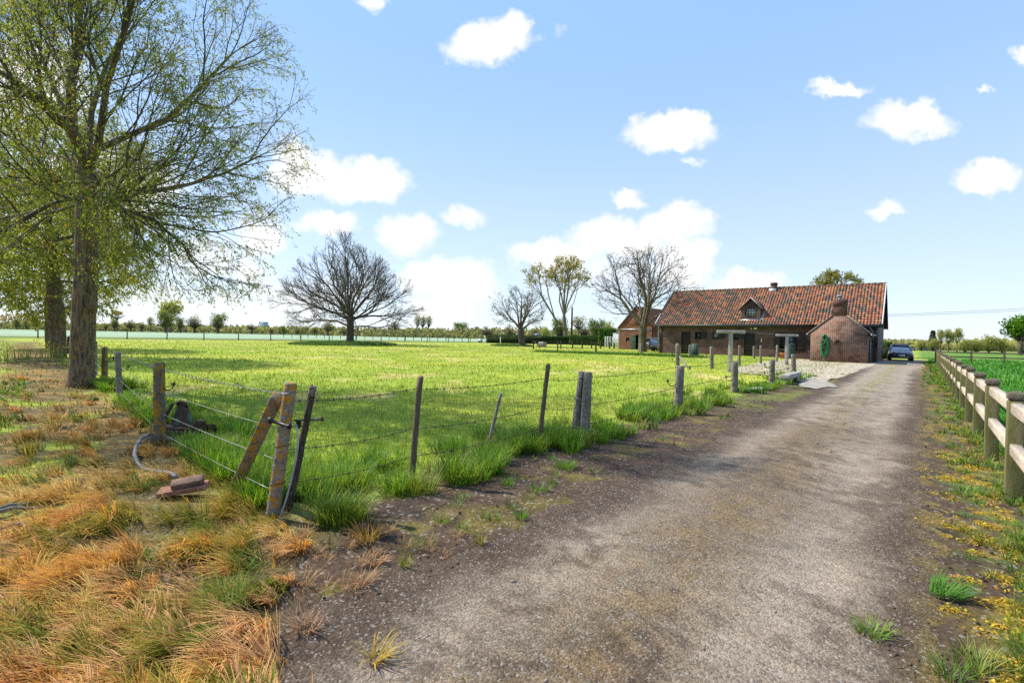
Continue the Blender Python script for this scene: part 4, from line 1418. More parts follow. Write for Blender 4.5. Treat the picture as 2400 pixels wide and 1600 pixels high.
field_tree('walnut_tree', 'crooked budding tree in front of the barn, one limb hanging over the farmhouse roof', (1506, 826), 58.5, [(1506, 790), (1507, 762)],
           [[(1507, 762, 0), (1480, 735, .8), (1455, 700, 1.6), (1420, 680, 2.2), (1385, 690, 3)], [(1507, 762, 0), (1515, 720, -.5), (1512, 690, -1), (1500, 650, -1.4), (1495, 610, -2)],
            [(1507, 762, 0), (1517, 735, 1), (1530, 705, 1.6), (1560, 685, 2), (1585, 668, 2.5)], [(1515, 730, 0), (1535, 690, -1), (1545, 650, -1.5), (1552, 610, -2)],
            [(1507, 764, 0), (1530, 752, -2.5), (1570, 748, -4.5), (1625, 752, -6), (1660, 764, -6.5)], [(1455, 700, 1.6), (1448, 660, 2), (1440, 630, 2)], [(1480, 735, .8), (1440, 735, -1), (1405, 730, -2)],
            [(1507, 762, 0), (1500, 720, 2.5), (1495, 690, 3.5)]],
           ((1506, 668), 128, 90), 5200, (M['bark_walnut'], M['bark_dark']), .44,
           leaves_on([(.085, .09, .03), (.12, .11, .035), (.07, .05, .03)], None, .12, 1.9, 1.7), (.012, .75, .35, -.05, 3, .016), .07, .012, .30, .42, -.95, [((1640, 700), 30, 40, 120)])
field_tree('garden_tree', 'top of a leafy tree showing above the farmhouse ridge', (1962, 812), 62, [(1962, 740), (1962, 715)], [[(1962, 715, 0), (1940, 690, 0), (1930, 670, 0)], [(1962, 715, 0), (1985, 690, 1), (2000, 668, 1)], [(1962, 715, 0), (1962, 680, -1), (1960, 655, -1)]],
           ((1962, 688), 56, 50), 700, (M['bark_dark'], M['twig']), .3,
           leaves_on([(.24, .24, .045), (.30, .28, .06), (.19, .21, .045)], None, .17, 9.0, 1.7), (.016, 2.0, .5, 0, 3, .02), .09, .014, nauto=9)


# ---- pollard willows and other far trees: one of each kind, then copies
def cloud_tree(name, trunk_h, trunk_r, rx, rz, cz, nleaf, size, cols, mats, shoots_n=70, ragged=.5, lobes=7, base_z=None, fan=True):
    """far tree at unit scale (about 10 m): short trunk, fan of shoots, leaf sprays in lobes through the crown"""
    root = empty(name)
    b = MB()
    b.tube([(0, 0, -.2), (.05, 0, trunk_h*.5), (0, 0, trunk_h)], [trunk_r*1.2, trunk_r, trunk_r*1.25], 8)
    for k in range(shoots_n):
        a = random.random()*6.28
        e = math.acos(1-random.random()*(.95 if fan else .6))
        L = rz*random.uniform(.7, 1.25)+max(cz-rz-trunk_h, 0)
        d = Vector((math.sin(e)*math.cos(a)*rx/rz, math.sin(e)*math.sin(a)*rx/rz, math.cos(e)))
        p0 = Vector((0, 0, trunk_h*.9))
        mid = p0+d*L*.5+Vector((random.uniform(-.2, .2), random.uniform(-.2, .2), .15*L))
        b.tube([p0, mid, p0+d*L+Vector((0, 0, .22*L))], [.09, .055, .02], 3, False)
    b.build('trunk', mats, root)
    L = ellipsoid(lobes, (0, 0, cz), (rx*.62, rx*.62, rz*.62), .5)
    ii = rng.integers(0, lobes, nleaf)
    q = rng.normal(0, 1, (nleaf, 3)); q /= np.linalg.norm(q, axis=1)[:, None]
    P = L[ii]+q*(rng.random((nleaf, 1))**.45)*np.array([rx, rx, rz])*ragged
    P = P[P[:, 2] > (base_z if base_z is not None else trunk_h*.6)]
    c = vary(pal(lobes, cols)[ii[:len(P)]]*.6+pal(len(P), cols)*.4, .3)
    v, f_, cc = leaf_arrays(P, size*rng.uniform(.6, 1.4, len(P)), c, 1.7)
    mesh('crown', v, f_, M['leaf'], root, col=cc)
    return root


WG = [(.19, .215, .075), (.23, .25, .08), (.15, .175, .06)]
OL = [(.21, .205, .09), (.25, .235, .10), (.17, .16, .08)]
BRN = [(.19, .15, .085), (.15, .12, .07), (.22, .17, .09)]
GRN = [(.12, .19, .035), (.16, .23, .04), (.09, .15, .03)]
YG = [(.33, .335, .12), (.38, .37, .14), (.28, .30, .10)]  # leaf colours lightened in place of haze over the right tree line
BRT = [(.08, .19, .012), (.12, .25, .016), (.06, .14, .012)]
PROTO = {
    'willow': lambda: cloud_tree('pollard_willow', 2.0, .55, 4.6, 4.4, 5.6, 1300, .62, WG, M['bark_dark'], 90, .5, 9),
    'olive': lambda: cloud_tree('pollard_willow', 2.2, .6, 4.6, 4.2, 5.8, 700, .55, OL, M['bark_dark'], 130, .5, 9),
    'twiggy': lambda: cloud_tree('pollard_willow', 3.0, .7, 4.2, 3.6, 6.0, 260, .5, BRN, M['bark_dark'], 190, .6, 9),
    'green': lambda: cloud_tree('pollard_willow', 2.4, .6, 4.7, 4.4, 6.0, 1700, .55, GRN, M['bark_dark'], 120, .5, 9),
    'bush': lambda: cloud_tree('broad_bush', .8, .4, 5.2, 4.6, 4.6, 2000, .6, YG, M['bark_dark'], 40, .52, 11, .2),
    'round': lambda: cloud_tree('round_tree', 3.2, .35, 3.8, 3.4, 6.6, 1500, .55, YG, M['bark_limb'], 40, .45, 12, 2.6, False),
    'airy': lambda: cloud_tree('airy_tree', 4.0, .22, 3.6, 3.0, 6.8, 480, .5, [(.20, .20, .09), (.23, .21, .11)], M['bark_dark'], 60, .5, 14, 3.2, False),
    'rosy': lambda: cloud_tree('airy_tree', 5.5, .2, 3.6, 1.9, 7.8, 500, .55, [(.30, .21, .14), (.26, .20, .10)], M['bark_dark'], 40, .5, 10, 5.0, False),
    'bright': lambda: cloud_tree('spreading_tree', 3.0, .45, 4.6, 3.6, 6.2, 3200, .55, BRT, M['bark_dark'], 40, .5, 14, 2.0, False),
}
FIRST = {}


def far_tree(kind, px, top, base, width, label, D=None, group='trees beyond the pasture'):
    Dd = D or max(60.0, min(330.0, HC*F/max(base-(766+.0193*px), 4.5)))
    B = gat(px, Dd)
    H = pt(px, top, Dd).z-B.z
    if kind not in FIRST:
        o = FIRST[kind] = PROTO[kind]()
        zmax = max(v.co.z for v in o.children[1].data.vertices)
        xs = [v.co.x for v in o.children[1].data.vertices]
        o['h'] = zmax; o['w'] = max(xs)-min(xs)
    else:
        o = copy_tree(FIRST[kind])
    W_ = width*Dd/F
    o.location = B
    o.scale = (W_/o['w'], W_/o['w'], H/o['h'])
    o.rotation_euler = (0, 0, random.random()*6.28)
    tag(o, label, 'tree', group)
    return o


for a in [
    ('willow', 39, 746, 769, 22, 'small round willow at the far left edge of the horizon'),
    ('willow', 62, 751, 768, 20, 'small dim willow right of the one at the left edge'),
    ('willow', 84, 745, 770, 25, 'round willow just left of the dark tree trunks'),
    ('olive', 247, 754, 773, 22, 'low olive bush just right of the nearest trunk'),
    ('willow', 268, 746, 773, 27, 'willow below the pinkish flat topped tree'),
    ('rosy', 274, 731, 774, 40, 'pinkish flat topped tree rising above the willows'),
    ('olive', 306, 747, 774, 32, 'olive willow left of the thin ragged tree'),
    ('olive', 333, 752, 775, 24, 'small olive willow between two larger ones'),
    ('airy', 352, 745, 775, 20, 'thin ragged tree left of the yellow crowned willow'),
    ('round', 398, 716, 776, 62, 'yellow crowned tree towering behind a broad willow'),
    ('willow', 388, 728, 779.5, 60, 'broad willow with shoots fanning from a stump below the yellow crown'),
    ('willow', 422, 743, 778, 28, 'soft green willow leaning against the broad one'),
    ('olive', 456, 736, 780, 44, 'upright olive willow, first of a pair in front of pale sky'),
    ('willow', 510, 734, 781, 52, 'fan shaped willow, second of a pair in front of pale sky'),
    ('twiggy', 590, 756, 782, 30, 'small brown willow standing alone left of the bare tree'),
    ('olive', 636, 766, 780, 18, 'tiny willow under the left tips of the bare tree'), ('willow', 664, 764, 781, 20, 'pale willow under the left branches of the bare tree'),
    ('olive', 697, 768, 782, 18, 'tiny olive willow left of the leafy one under the bare tree'), ('willow', 737, 766, 783, 24, 'mid green willow behind the lower left limb of the bare tree'),
    ('olive', 768, 748, 784.5, 38, 'leafy olive willow close left of the bare trunk'), ('olive', 806, 765, 784, 24, 'willow directly left of the bare trunk'), ('willow', 870, 770, 785, 22, 'willow low right of the bare trunk'),
    ('olive', 926, 752, 787.5, 36, 'olive willow under the right limbs of the bare tree'), ('olive', 958, 768, 787, 22, 'small willow left of the slender trio'),
    ('airy', 978, 742, 790, 20, 'left stem of the slender trio of thin trees'), ('airy', 990, 744, 790, 24, 'middle stem of the slender trio of thin trees'), ('airy', 1004, 743, 790, 20, 'right stem of the slender trio of thin trees'),
    ('willow', 1030, 770, 788, 26, 'pale willow right of the slender trio'),
    ('green', 1080, 758, 792, 46, 'bright green round willow in the open field'),
    ('twiggy', 1142, 762, 801, 36, 'brown pollard with a knobbed trunk at the left end of the hedge'),
    ('olive', 1193, 758, 801, 36, 'olive pollard between the brown pollard and the dark orchard tree'),
    ('olive', 1256, 764, 801, 36, 'pollard behind the grey nest box'),
    ('green', 1312, 750, 803, 50, 'leafy green pollard in front of the hedge, below the forked poplar'),
    ('twiggy', 1369, 756, 804, 34, 'brown pollard between the two leafy green ones'),
    ('green', 1397, 752, 805, 52, 'leafy green pollard next to the barn'),
    ('airy', 1356, 745, 800, 44, 'thin pale tree behind the utility pole'), ('bush', 1425, 756, 801, 40, 'yellow green bush behind the barn side hedge'), ('bush', 1275, 768, 799, 40, 'soft bush behind the hedge left of the utility pole'),
]:
    far_tree(*a)
RT = 'trees beyond the right meadow'
for a in [
    ('round', 2205, 780, 822, 18, 'first of three slim trees right of the dark conifer'), ('round', 2223, 779, 823, 20, 'middle of three slim trees right of the dark conifer'), ('round', 2243, 777, 824, 24, 'third and tallest of three slim trees right of the conifer'),
    ('bush', 2160, 797, 821, 34, 'pale bush left of the dark conifer'), ('bush', 2189, 795, 822, 34, 'pale bush between the conifer and the slim trees'),
    ('bush', 2262, 796, 826, 40, 'soft green bush behind the fence corner'), ('bush', 2288, 798, 827, 36, 'yellow green bush second from the slim trees'), ('bush', 2318, 788, 828, 44, 'tall soft yellow bush left of the rusty tree'),
    ('bush', 2350, 795, 829, 36, 'soft bush below the vivid green tree'), ('bush', 2400, 792, 830, 50, 'pale bush at the right edge of the picture'),
    ('rosy', 2392, 783, 828, 40, 'rusty orange young tree in front of the vivid green one'),
]:
    far_tree(*a, D=120 if a[1] < 2255 else 100, group=RT)
far_tree('bright', 2392, 747, 826, 78, 'vivid green spreading tree at the right edge', 92, RT)
# the conifer
D = 125
B = gat(2186, D)
root = empty('conifer_tree', B); tag(root, 'dark pointed conifer above the pale bushes', 'tree')
H = pt(2186, 774, D).z-B.z
MB().tube([(0, 0, -.2), (0, 0, H*.9)], [.2, .05], 6).build('trunk', M['bark_dark'], root)
n = 900
z = rng.uniform(.12, 1, n)*H; lev = 1-np.abs((z*9/H) % 1-.3)*.5
a = rng.random(n)*6.28; rr = (1-z/H)*1.7*lev*np.sqrt(rng.random(n))
v, f_, cc = leaf_arrays(np.stack([rr*np.sin(a), rr*np.cos(a), z], -1), rng.uniform(.3, .6, n), vary(np.tile([.05, .075, .05], (n, 1)), .3), 2.0, np.stack([np.sin(a), np.cos(a), -.3+0*a], -1))
mesh('crown', v, f_, M['leaf'], root, col=cc)


# far woods that read as one mass
def woods(name, runs):
    PP, SS, CC = [], [], []
    for (pxa, ta, pxb, tb, D, n, cols, sz) in runs:
        u = rng.random(n)
        px = pxa+(pxb-pxa)*u
        top = ta+(tb-ta)*u-3.2*(vn(px, px*0, 22, 7)-.5)*2-1.5*(vn(px, px*0, 6, 8)-.5)*2
        dep = D*(1+.10*rng.random(n))
        hor = 766+.0193*px
        H = np.maximum((hor-top)*dep/F+HC, 1.5)
        z = H*(rng.random(n)**.8)
        x = (px-1200)/F*dep
        PP.append(np.stack([x, dep, z], -1)); SS.append(sz*rng.uniform(.6, 1.4, n))
        blob = (vn(px, z*4, 12, 31, 2)*len(cols)*1.3-.15*len(cols)).astype(int).clip(0, len(cols)-1)
        CC.append(vary(np.array(cols)[blob], .22))
    v, f_, cc = leaf_arrays(np.concatenate(PP), np.concatenate(SS), np.concatenate(CC), 1.4)
    return tag(mesh(name, v, f_, M['leaf'], col=cc), kind='stuff')


FARC = [(.20, .215, .11), (.25, .25, .125), (.17, .19, .10), (.27, .24, .14)]
woods('distant_woods', [(-220, 752, 1130, 776, 350, 12000, FARC, 2.2), (-200, 740, 95, 738, 380, 900, [(.22, .16, .11), (.24, .19, .12)], 2.4), (850, 771, 1520, 772, 300, 4500, FARC, 2.0)])
woods('right_hand_woods', [(2040, 797, 2190, 802, 260, 2600, [(.30, .30, .18), (.34, .33, .20), (.26, .27, .15)], 1.9), (2140, 803, 2700, 797, 150, 6000, [(.32, .33, .14), (.36, .35, .16), (.27, .29, .12)], 1.3)])  # pale haze painted into these leaf colours

# ------------------------------------------------------------------ farmhouse
RZ = math.atan2(U.y, U.x)
pR = gpt(2056, 848.7)
dL = ray(1546, 800)
k_ = dL.x/dL.y
# left end: where the front line meets the bearing of photo column 1546
LEN = (pR.x-k_*pR.y)/(U.x-k_*U.y)
O = Vector((pR.x-U.x*LEN, pR.y-U.y*LEN, 0))
WID = 8.6


def hw(px, py, b=0.0):
    """photo pixel -> (along, height) on the farmhouse plane b metres behind its front wall"""
    d = ray(px, py); c = Vector((0, 0, HC))
    t = ((O-c).dot(V)+b)/d.dot(V)
    p = c+d*t-O
    return p.dot(U), p.z


def hrect(x0, y0, x1, y1, b=0.0):
    a0, z1 = hw(x0, y0, b); a1, z0 = hw(x1, y1, b)
    return a0, a1, z0, z1


def c5(x, y): return 1400+x/5.88, 620+y/5.88
def c6(x, y): return 1740+x/5.88, 620+y/5.88


def wall_with_openings(x0, x1, z0, z1, y0, y1, ops):
    b = MB()
    xs = sorted({x0, x1, *[o[0] for o in ops], *[o[1] for o in ops]})
    zs = sorted({z0, z1, *[o[2] for o in ops], *[o[3] for o in ops]})
    def isopen(xa, xb, za, zb):
        xm, zm = (xa+xb)/2, (za+zb)/2
        return any(o[0] < xm < o[1] and o[2] < zm < o[3] for o in ops)
    for i in range(len(xs)-1):
        for j in range(len(zs)-1):
            xa, xb, za, zb = xs[i], xs[i+1], zs[j], zs[j+1]
            if isopen(xa, xb, za, zb): continue
            for y, o in ((y0, 1), (y1, -1)):
                q = [(xa, y, za), (xb, y, za), (xb, y, zb), (xa, y, zb)]
                b.add(q[::o], [(0, 1, 2, 3)])
    for a0, a1, c0, c1 in ops:
        b.add([(a0, y0, c0), (a0, y1, c0), (a0, y1, c1), (a0, y0, c1)], [(0, 1, 2, 3)])
        b.add([(a1, y0, c0), (a1, y0, c1), (a1, y1, c1), (a1, y1, c0)], [(0, 1, 2, 3)])
        b.add([(a0, y0, c1), (a0, y1, c1), (a1, y1, c1), (a1, y0, c1)], [(0, 1, 2, 3)])
        b.add([(a0, y0, c0), (a1, y0, c0), (a1, y1, c0), (a0, y1, c0)], [(0, 1, 2, 3)])
    return b


def tile_field(name, parent, p00, ax, up, wlen, slen, palf, tw=.232, th=.36, skip=None, mat=None):
    """pantiles: p00 lower left corner, ax along the eaves, up the slope (unit vectors); each tile an S curve lapped over the next"""
    nc, nr = int(round(wlen/tw)), int(round(slen/th))
    tw, th = wlen/nc, slen/nr
    ax, up = Vector(ax), Vector(up)
    nrm = ax.cross(up).normalized()
    q = np.linspace(0, 1, 9)
    hgt = .036*np.sin(2*math.pi*(q-.12))+.004
    i, j = np.meshgrid(np.arange(nc), np.arange(nr), indexing='ij')
    i, j = i.ravel(), j.ravel()
    if skip is not None:
        k = ~skip((i+.5)*tw, (j+.5)*th); i, j = i[k], j[k]
    n = len(i)
    jx = rng.normal(0, .006, n); jz = rng.normal(0, .005, n)
    a = np.array(ax); u3 = np.array(up); n3 = np.array(nrm); o = np.array(p00)
    def row(v, lift):
        x = (i[:, None]+q[None]*1.0)*tw
        return o+x[..., None]*a+((j+v)*th)[:, None, None]*u3+(hgt[None]+lift+jz[:, None])[..., None]*n3
    lip0, low, high = row(-.02, .0), row(-.03, .05), row(1.06, .012)
    vs = np.stack([lip0, low, high], 1).reshape(-1, 3)
    m = len(q)
    f = np.concatenate([np.stack([np.arange(m-1)+r_*m, np.arange(1, m)+r_*m, np.arange(1, m)+(r_+1)*m, np.arange(m-1)+(r_+1)*m], -1) for r_ in range(2)])
    fs = (np.arange(n)[:, None, None]*m*3+f[None]).reshape(-1, 4)
    return mesh(name, vs, fs, mat or M['tile'], parent, smooth=True, col=np.repeat(palf(i/nc, j/nr, n), m*3, 0))


def tilemat():
    m, T = newmat('pantile')
    c = T.n('ShaderNodeAttribute', attribute_name='col').outputs['Color']
    pos = T.n('ShaderNodeTexCoord').outputs['Object']
    col = T.mix(T.math('MULTIPLY', T.ramp(T.noise(pos, 7, 5, .7), .5, .66), .45), c, (.055, .05, .04))
    bs = T.n('ShaderNodeBsdfPrincipled', {'Base Color': col, 'Roughness': .62, 'Specular IOR Level': .35})
    finish(T, bs)
    return m


M['tile'] = tilemat()


def pal_house(u, v, n):
    mossy = np.clip(1-u*1.15, 0, 1)*(.35+.65*(1-v))
    p_or = .56-.34*mossy
    k = rng.random(n)
    c = pal(n, [(.40, .135, .06), (.44, .165, .075), (.34, .11, .055), (.47, .22, .10), (.36, .15, .085)])
    dark = pal(n, [(.105, .085, .075), (.13, .10, .085), (.18, .10, .07), (.24, .105, .065)])
    mos = pal(n, [(.12, .115, .05), (.17, .13, .06), (.10, .085, .05), (.20, .11, .055)])
    c = np.where((k > p_or)[:, None], dark, c)
    c = np.where((k > 1-.34*mossy)[:, None], mos, c)
    return vary(c*.82, .15)


house = tag(empty('farmhouse', O, RZ), 'long low brick farmhouse with orange pantile roof, dormer and brown doors', 'house')
ops = [hrect(*c5(1160, 925), *c5(1278, 1215)), hrect(*c5(1345, 928), *c5(1425, 1015)), hrect(*c5(1590, 930), *c5(1665, 1015)), hrect(*c5(1868, 945), *c5(1940, 1026)),
       hrect(*c5(2025, 935), *c5(2165, 1258)), hrect(*c6(522, 940), *c6(752, 1170))]
for i in (0, 4):
    a0, a1, z0, z1 = ops[i]; ops[i] = (a0, a1, .12, z1)
EH = 3.0
b = wall_with_openings(0, LEN, -.25, EH, 0, .30, ops)
b.build('wall', M['brick'], house, uv=True)
# side and back walls with gables
RH = 3.0+.40
ridge_z = 6.72
gp = [(.0, -.25), (WID, -.25), (WID, 2.95), (WID/2, ridge_z-.16), (0.0, 2.95)]
b = MB(); b.prism(gp, LEN-.3, LEN+.002, 'x'); b.build('gable_wall', M['side_brick'], house, uv=True)
b = MB(); b.prism(gp, -.002, .3, 'x'); b.build('gable_wall', M['brick'], house, uv=True)
b = MB(); b.box(.31, LEN-.31, WID-.3, WID-.004, -.25, 2.95); b.build('rear_wall', M['brick'], house, uv=True)
b = MB(); b.box(.32, LEN-.32, .9, 1.0, 0, 2.9); b.build('dark_backing', M['black'], house)  # black slab painted as the darkness of the rooms
# roof
eo = .46
ez = 3.02
sl = Vector((0, WID/2+eo, ridge_z-ez)); slen = sl.length; sl = sl/slen
vl, vr = -.32, LEN+.30
roof = MB()
tN = Vector((0, -sl.z, sl.y))
for (y0, sgn) in ((-eo, 1), (WID+eo, -1)):
    y1 = WID/2
    q = [(y0, ez-.14), (y1, ridge_z-.14), (y1, ridge_z-.02), (y0, ez-.02)]
    roof.prism(q, vl+.02, vr-.02, 'x')
ro = roof.build('roof', M['dark_paint'], house)
dcen = 1400+2115/5.88
# dormer position on the slope
da0, dzb = hw(1400+1985/5.88, 620+762/5.88, .55)
da1, _ = hw(1400+2245/5.88, 620+762/5.88, .55)
db = (dzb-ez)/(ridge_z-ez)*(WID/2+eo)-eo        # where the dormer front stands
da0, dzb = hw(1400+1985/5.88, 620+762/5.88, db); da1, _ = hw(1400+2245/5.88, 620+762/5.88, db)
dzb = ez+(db+eo)/(WID/2+eo)*(ridge_z-ez)+.05
_, dze = hw(1400+1985/5.88, 620+585/5.88, db); dpk, dzr = hw(1400+2113/5.88, 620+455/5.88, db)
def skip_front(x, s):
    xa = x+vl
    yb = -eo+s*sl.y; zb = ez+s*sl.z
    lim = dze+(dzr-dze)*(1-np.abs(xa-(da0+da1)/2)/((da1-da0)/2))
    return (xa > da0+.03) & (xa < da1-.03) & (yb > db+.05) & (zb < lim-.1)
tile_field('pantiles', ro, (vl, -eo, ez), (1, 0, 0), tuple(sl), vr-vl, slen, pal_house, skip=skip_front)
tile_field('pantiles', ro, (vr, WID+eo, ez), (-1, 0, 0), (0, -sl.y, sl.z), vr-vl, slen, pal_house, tw=.3, th=.5)
b = MB()
x = vl
k = 0
while x < vr-.05:
    L = min(.42, vr-x)
    b.tube([(x, WID/2, ridge_z+.0), (x+L*.5, WID/2, ridge_z+.012), (x+L+.02, WID/2, ridge_z+.02)], [.11, .115, .125], 9)
    x += L
b.build('ridge', pmat('ridge_tile', (.20, .115, .075), (.105, .07, .055), 2.5, .9, .3), ro, True)
# gutters, fascia, verges
b = MB()
b.tube([(vl+.03, -eo-.05, ez-.06), (hw(1899, 763, 0)[0]-.35, -eo-.05, ez-.075)], .075, 8)
b.tube([(LEN-2.2, -eo-.05, ez-.075), (vr-.03, -eo-.05, ez-.07)], .075, 8)
b.box(vl+.03, vr-.03, -eo+.01, -eo+.05, ez-.22, ez-.025)
b.box(.0, LEN, -eo+.05, -.01, ez-.22, ez-.16)
b.build('gutter', M['gutter'], house)
def verge(xa, xb, mat, name):
    b = MB()
    for y0, sg in ((-eo, 1), (WID+eo, -1)):
        b.prism([(y0, ez-.20), (WID/2, ridge_z-.20), (WID/2, ridge_z+.09), (y0, ez+.09)], xa, xb, 'x')
    return b.build(name, mat, house)
verge(vr-.015, vr+.03, M['gutter'], 'bargeboard')
b = MB(); b.prism([(-eo, ez+.02), (WID/2-.02, ridge_z+.02), (WID/2-.02, ridge_z+.13), (-eo, ez+.13)], vr-.05, vr+.034, 'x'); b.build('verge_trim', M['verge'], house)
verge(vl-.03, vl+.015, M['dark_paint'], 'bargeboard')
b = MB(); b.prism([(-eo, ez+.05), (.9, ez+.05+1.36*(ridge_z-ez)/(WID/2+eo)), (.9, ez+.14+1.36*(ridge_z-ez)/(WID/2+eo)), (-eo, ez+.14)], vl-.034, vl+.03, 'x'); b.build('verge_trim', M['verge'], house)
# left downpipe
b = MB(); b.tube([(.03, -eo-.05, ez-.1), (-.05, -.12, 2.45), (-.10, -.09, 2.2), (-.10, -.09, .05)], .05, 8); b.build('downpipe', M['zinc'], house)
# doors
for k, (a0, a1, z0, z1) in enumerate((ops[0], ops[4])):
    b = MB()
    b.box(a0, a1, .17, .24, .12, z1)
    n = 6
    for i in range(n):
        w_ = (a1-a0-.16)/n
        b.box(a0+.08+i*w_+.012, a0+.08+(i+1)*w_-.012, .15, .171, .2, z1-.1)
    d = b.build('door', M['dark_paint'], house, bevel=.006)
    b = MB(); b.box(a0-.06, a0+.02, .10, .169, .12, z1+.03); b.box(a1-.02, a1+.06, .10, .169, .12, z1+.03); b.box(a0+.02, a1-.02, .10, .169, z1-.05, z1+.03)
    b.build('frame', M['dark_paint'], d)
    b = MB(); b.lathe([(.012, -.03), (.03, 0), (.012, .03)], 8, Matrix.Translation((a0+.16, .12, 1.15))); b.build('handle', M['zinc'], d, True)
# windows and shutters
def window(a0, a1, z0, z1, y, parent, nx, nz, frame_m, glass_m, fw=.05, name='window', sill=True):
    b = MB()
    b.box(a0, a0+fw, y-.03, y+.03, z0, z1); b.box(a1-fw, a1, y-.03, y+.03, z0, z1)
    b.box(a0+fw, a1-fw, y-.03, y+.03, z0, z0+fw); b.box(a0+fw, a1-fw, y-.03, y+.03, z1-fw, z1)
    for i in range(1, nx):
        xm = a0+(a1-a0)*i/nx; h = .012 if i*2 != nx else .03
        b.box(xm-h, xm+h, y-.022, y+.022, z0+fw, z1-fw)
    for j in range(1, nz):
        zm = z0+(z1-z0)*j/nz
        b.box(a0+fw, a1-fw, y-.018, y+.018, zm-.012, zm+.012)
    w_ = b.build(name, frame_m, parent)
    if sill: MB().box(a0-.04, a1+.04, y-.21, y-.031, z0-.07, z0-.002).build('sill', M['dark_paint'], w_)
    MB().box(a0+fw-.01, a1-fw+.01, y+.024, y+.03, z0+fw-.01, z1-fw+.01).build('pane', glass_m, w_)
    return w_
window(*ops[1], .14, house, 3, 2, M['dark_paint'], M['glass'], .05)
w2 = window(*ops[2], .14, house, 3, 2, M['dark_paint'], M['reflect_glass'], .05)
window(*ops[3], .14, house, 2, 2, M['dark_paint'], M['glass'], .05)
w6 = window(*ops[5], .14, house, 4, 2, M['dark_paint'], M['glass'], .07)
def shutter(a0, a1, z0, z1, mat, panels=0):
    b = MB(); b.box(a0, a1, -.055, -.012, z0, z1)
    if panels:
        h = (z1-z0)/panels
        for j in range(panels):
            b.box(a0+.07, a1-.07, -.075, -.0551, z0+j*h+.09, z0+(j+1)*h-.09)
    else:
        for j in (.2, .8): b.box(a0+.03, a1-.03, -.08, -.0551, z0+(z1-z0)*j-.05, z0+(z1-z0)*j+.05)
    b.build('shutter', mat, house, bevel=.006)
for q, mt, pn in (((1427, 930, 1510, 1020), 'dark_paint', 0), ((1668, 940, 1755, 1022), 'dark_paint', 0), ((1945, 945, 2016, 1028), 'dark_paint', 0)):
    shutter(*hrect(*c5(q[0], q[1]), *c5(q[2], q[3]), -.05), M[mt], pn)
shutter(*hrect(*c6(436, 938), *c6(520, 1168), -.05), M['shutter_paint'], 2)
shutter(*hrect(*c6(758, 938), *c6(862, 1186), -.05), M['shutter_paint'], 2)
# plinth pavement strip along the front
b = MB(); b.box(5.5, LEN-4.6, -.9, -.004, -.1, .09); b.build('doorstep', M['concrete'], house)
# ridge chimney
b = MB()
a0, _ = hw(*c6(402, 300), WID/2); a1, _ = hw(*c6(470, 300), WID/2); _, zt = hw(*c6(440, 252), WID/2)
ch = MB(); ch.box(a0, a1, WID/2-.36, WID/2+.36, ridge_z-.5, zt-.2); ch.box(a0-.04, a1+.04, WID/2-.40, WID/2+.40, zt-.2, zt)
cho = ch.build('chimney', M['stack_brick'], ro, uv=True)
MB().box(a0-.07, a1+.07, WID/2-.62, WID/2-.36, ridge_z-.42, ridge_z-.10).build('flashing', M['lead'], ro)
# dormer
dm = MB()
dw0, dw1 = da0, da1
dp = [(dw0, dzb-.1), (dw1, dzb-.1), (dw1, dze), ((dw0+dw1)/2, dzr-.12), (dw0, dze)]
dd = 2.6
wz = hrect(*c5(2040, 597), *c5(2190, 718), db)
o = wall_with_openings(dw0, dw1, dzb-.1, dze, db, db+.2, [wz])
o.prism([(dw0, dze), (dw1, dze), ((dw0+dw1)/2, dzr-.1)], db, db+.2)
o.box(dw0, dw0+.15, db+.2, db+dd*.75, dzb-.1, dze); o.box(dw1-.15, dw1, db+.2, db+dd*.75, dzb-.1, dze)
dorm = o.build('dormer', M['brick'], house, uv=True)
window(*wz, db+.09, dorm, 4, 3, M['dark_paint'], M['reflect_glass'], .05, 'window', False)
b = MB()
mid = (dw0+dw1)/2
rb = db-.22
depth_r = lambda z: (z-ez)/(ridge_z-ez)*(WID/2+eo)-eo+.35
sl2 = (dzr-dze)/((dw1-dw0)/2)
for sg in (-1, 1):
    xe = mid+sg*((dw1-dw0)/2+.16); zed = dze-.16*sl2
    vs = [(mid, rb, dzr), (xe, rb, zed), (xe, depth_r(zed), zed), (mid, depth_r(dzr), dzr)]
    lo_ = [(p[0], p[1], p[2]-.10) for p in vs]
    b.add(vs+lo_, [(0, 1, 2, 3), (7, 6, 5, 4), (0, 4, 5, 1), (1, 5, 6, 2), (2, 6, 7, 3), (3, 7, 4, 0)])
b.build('dormer_roof', pmat('dormer_tile', (.12, .062, .05), (.06, .042, .04), 5, .8, .4, 12), dorm)
b = MB()
for sg in (-1, 1):
    xe = mid+sg*((dw1-dw0)/2+.18); zed = dze-.18*sl2
    b.tube([(mid, rb-.02, dzr+.02), (xe, rb-.02, zed+.02)], .022, 6)
b.build('verge_trim', M['verge'], dorm)
b = MB(); b.box(dw0-.1, dw1+.06, db-.12, db-.005, dzb-.12, dzb-.03)
y2 = depth_r(dze)-.3
b.add([(dw1+.01, db-.02, dzb-.02), (dw1+.20, db-.02, dzb-.02), (dw1+.20, y2, dze+.02), (dw1+.01, y2, dze+.02)], [(0, 1, 2, 3)])
nn_ = Vector((0, -sl.z, sl.y))*.06
b.add([tuple(Vector(p)+nn_) for p in [(dw1+.01, db-.02, dzb-.06), (dw1+.20, db-.02, dzb-.06), (dw1+.20, y2, dze-.0), (dw1+.01, y2, dze-.0)]], [(0, 1, 2, 3)])
b.build('flashing', M['lead'], dorm)
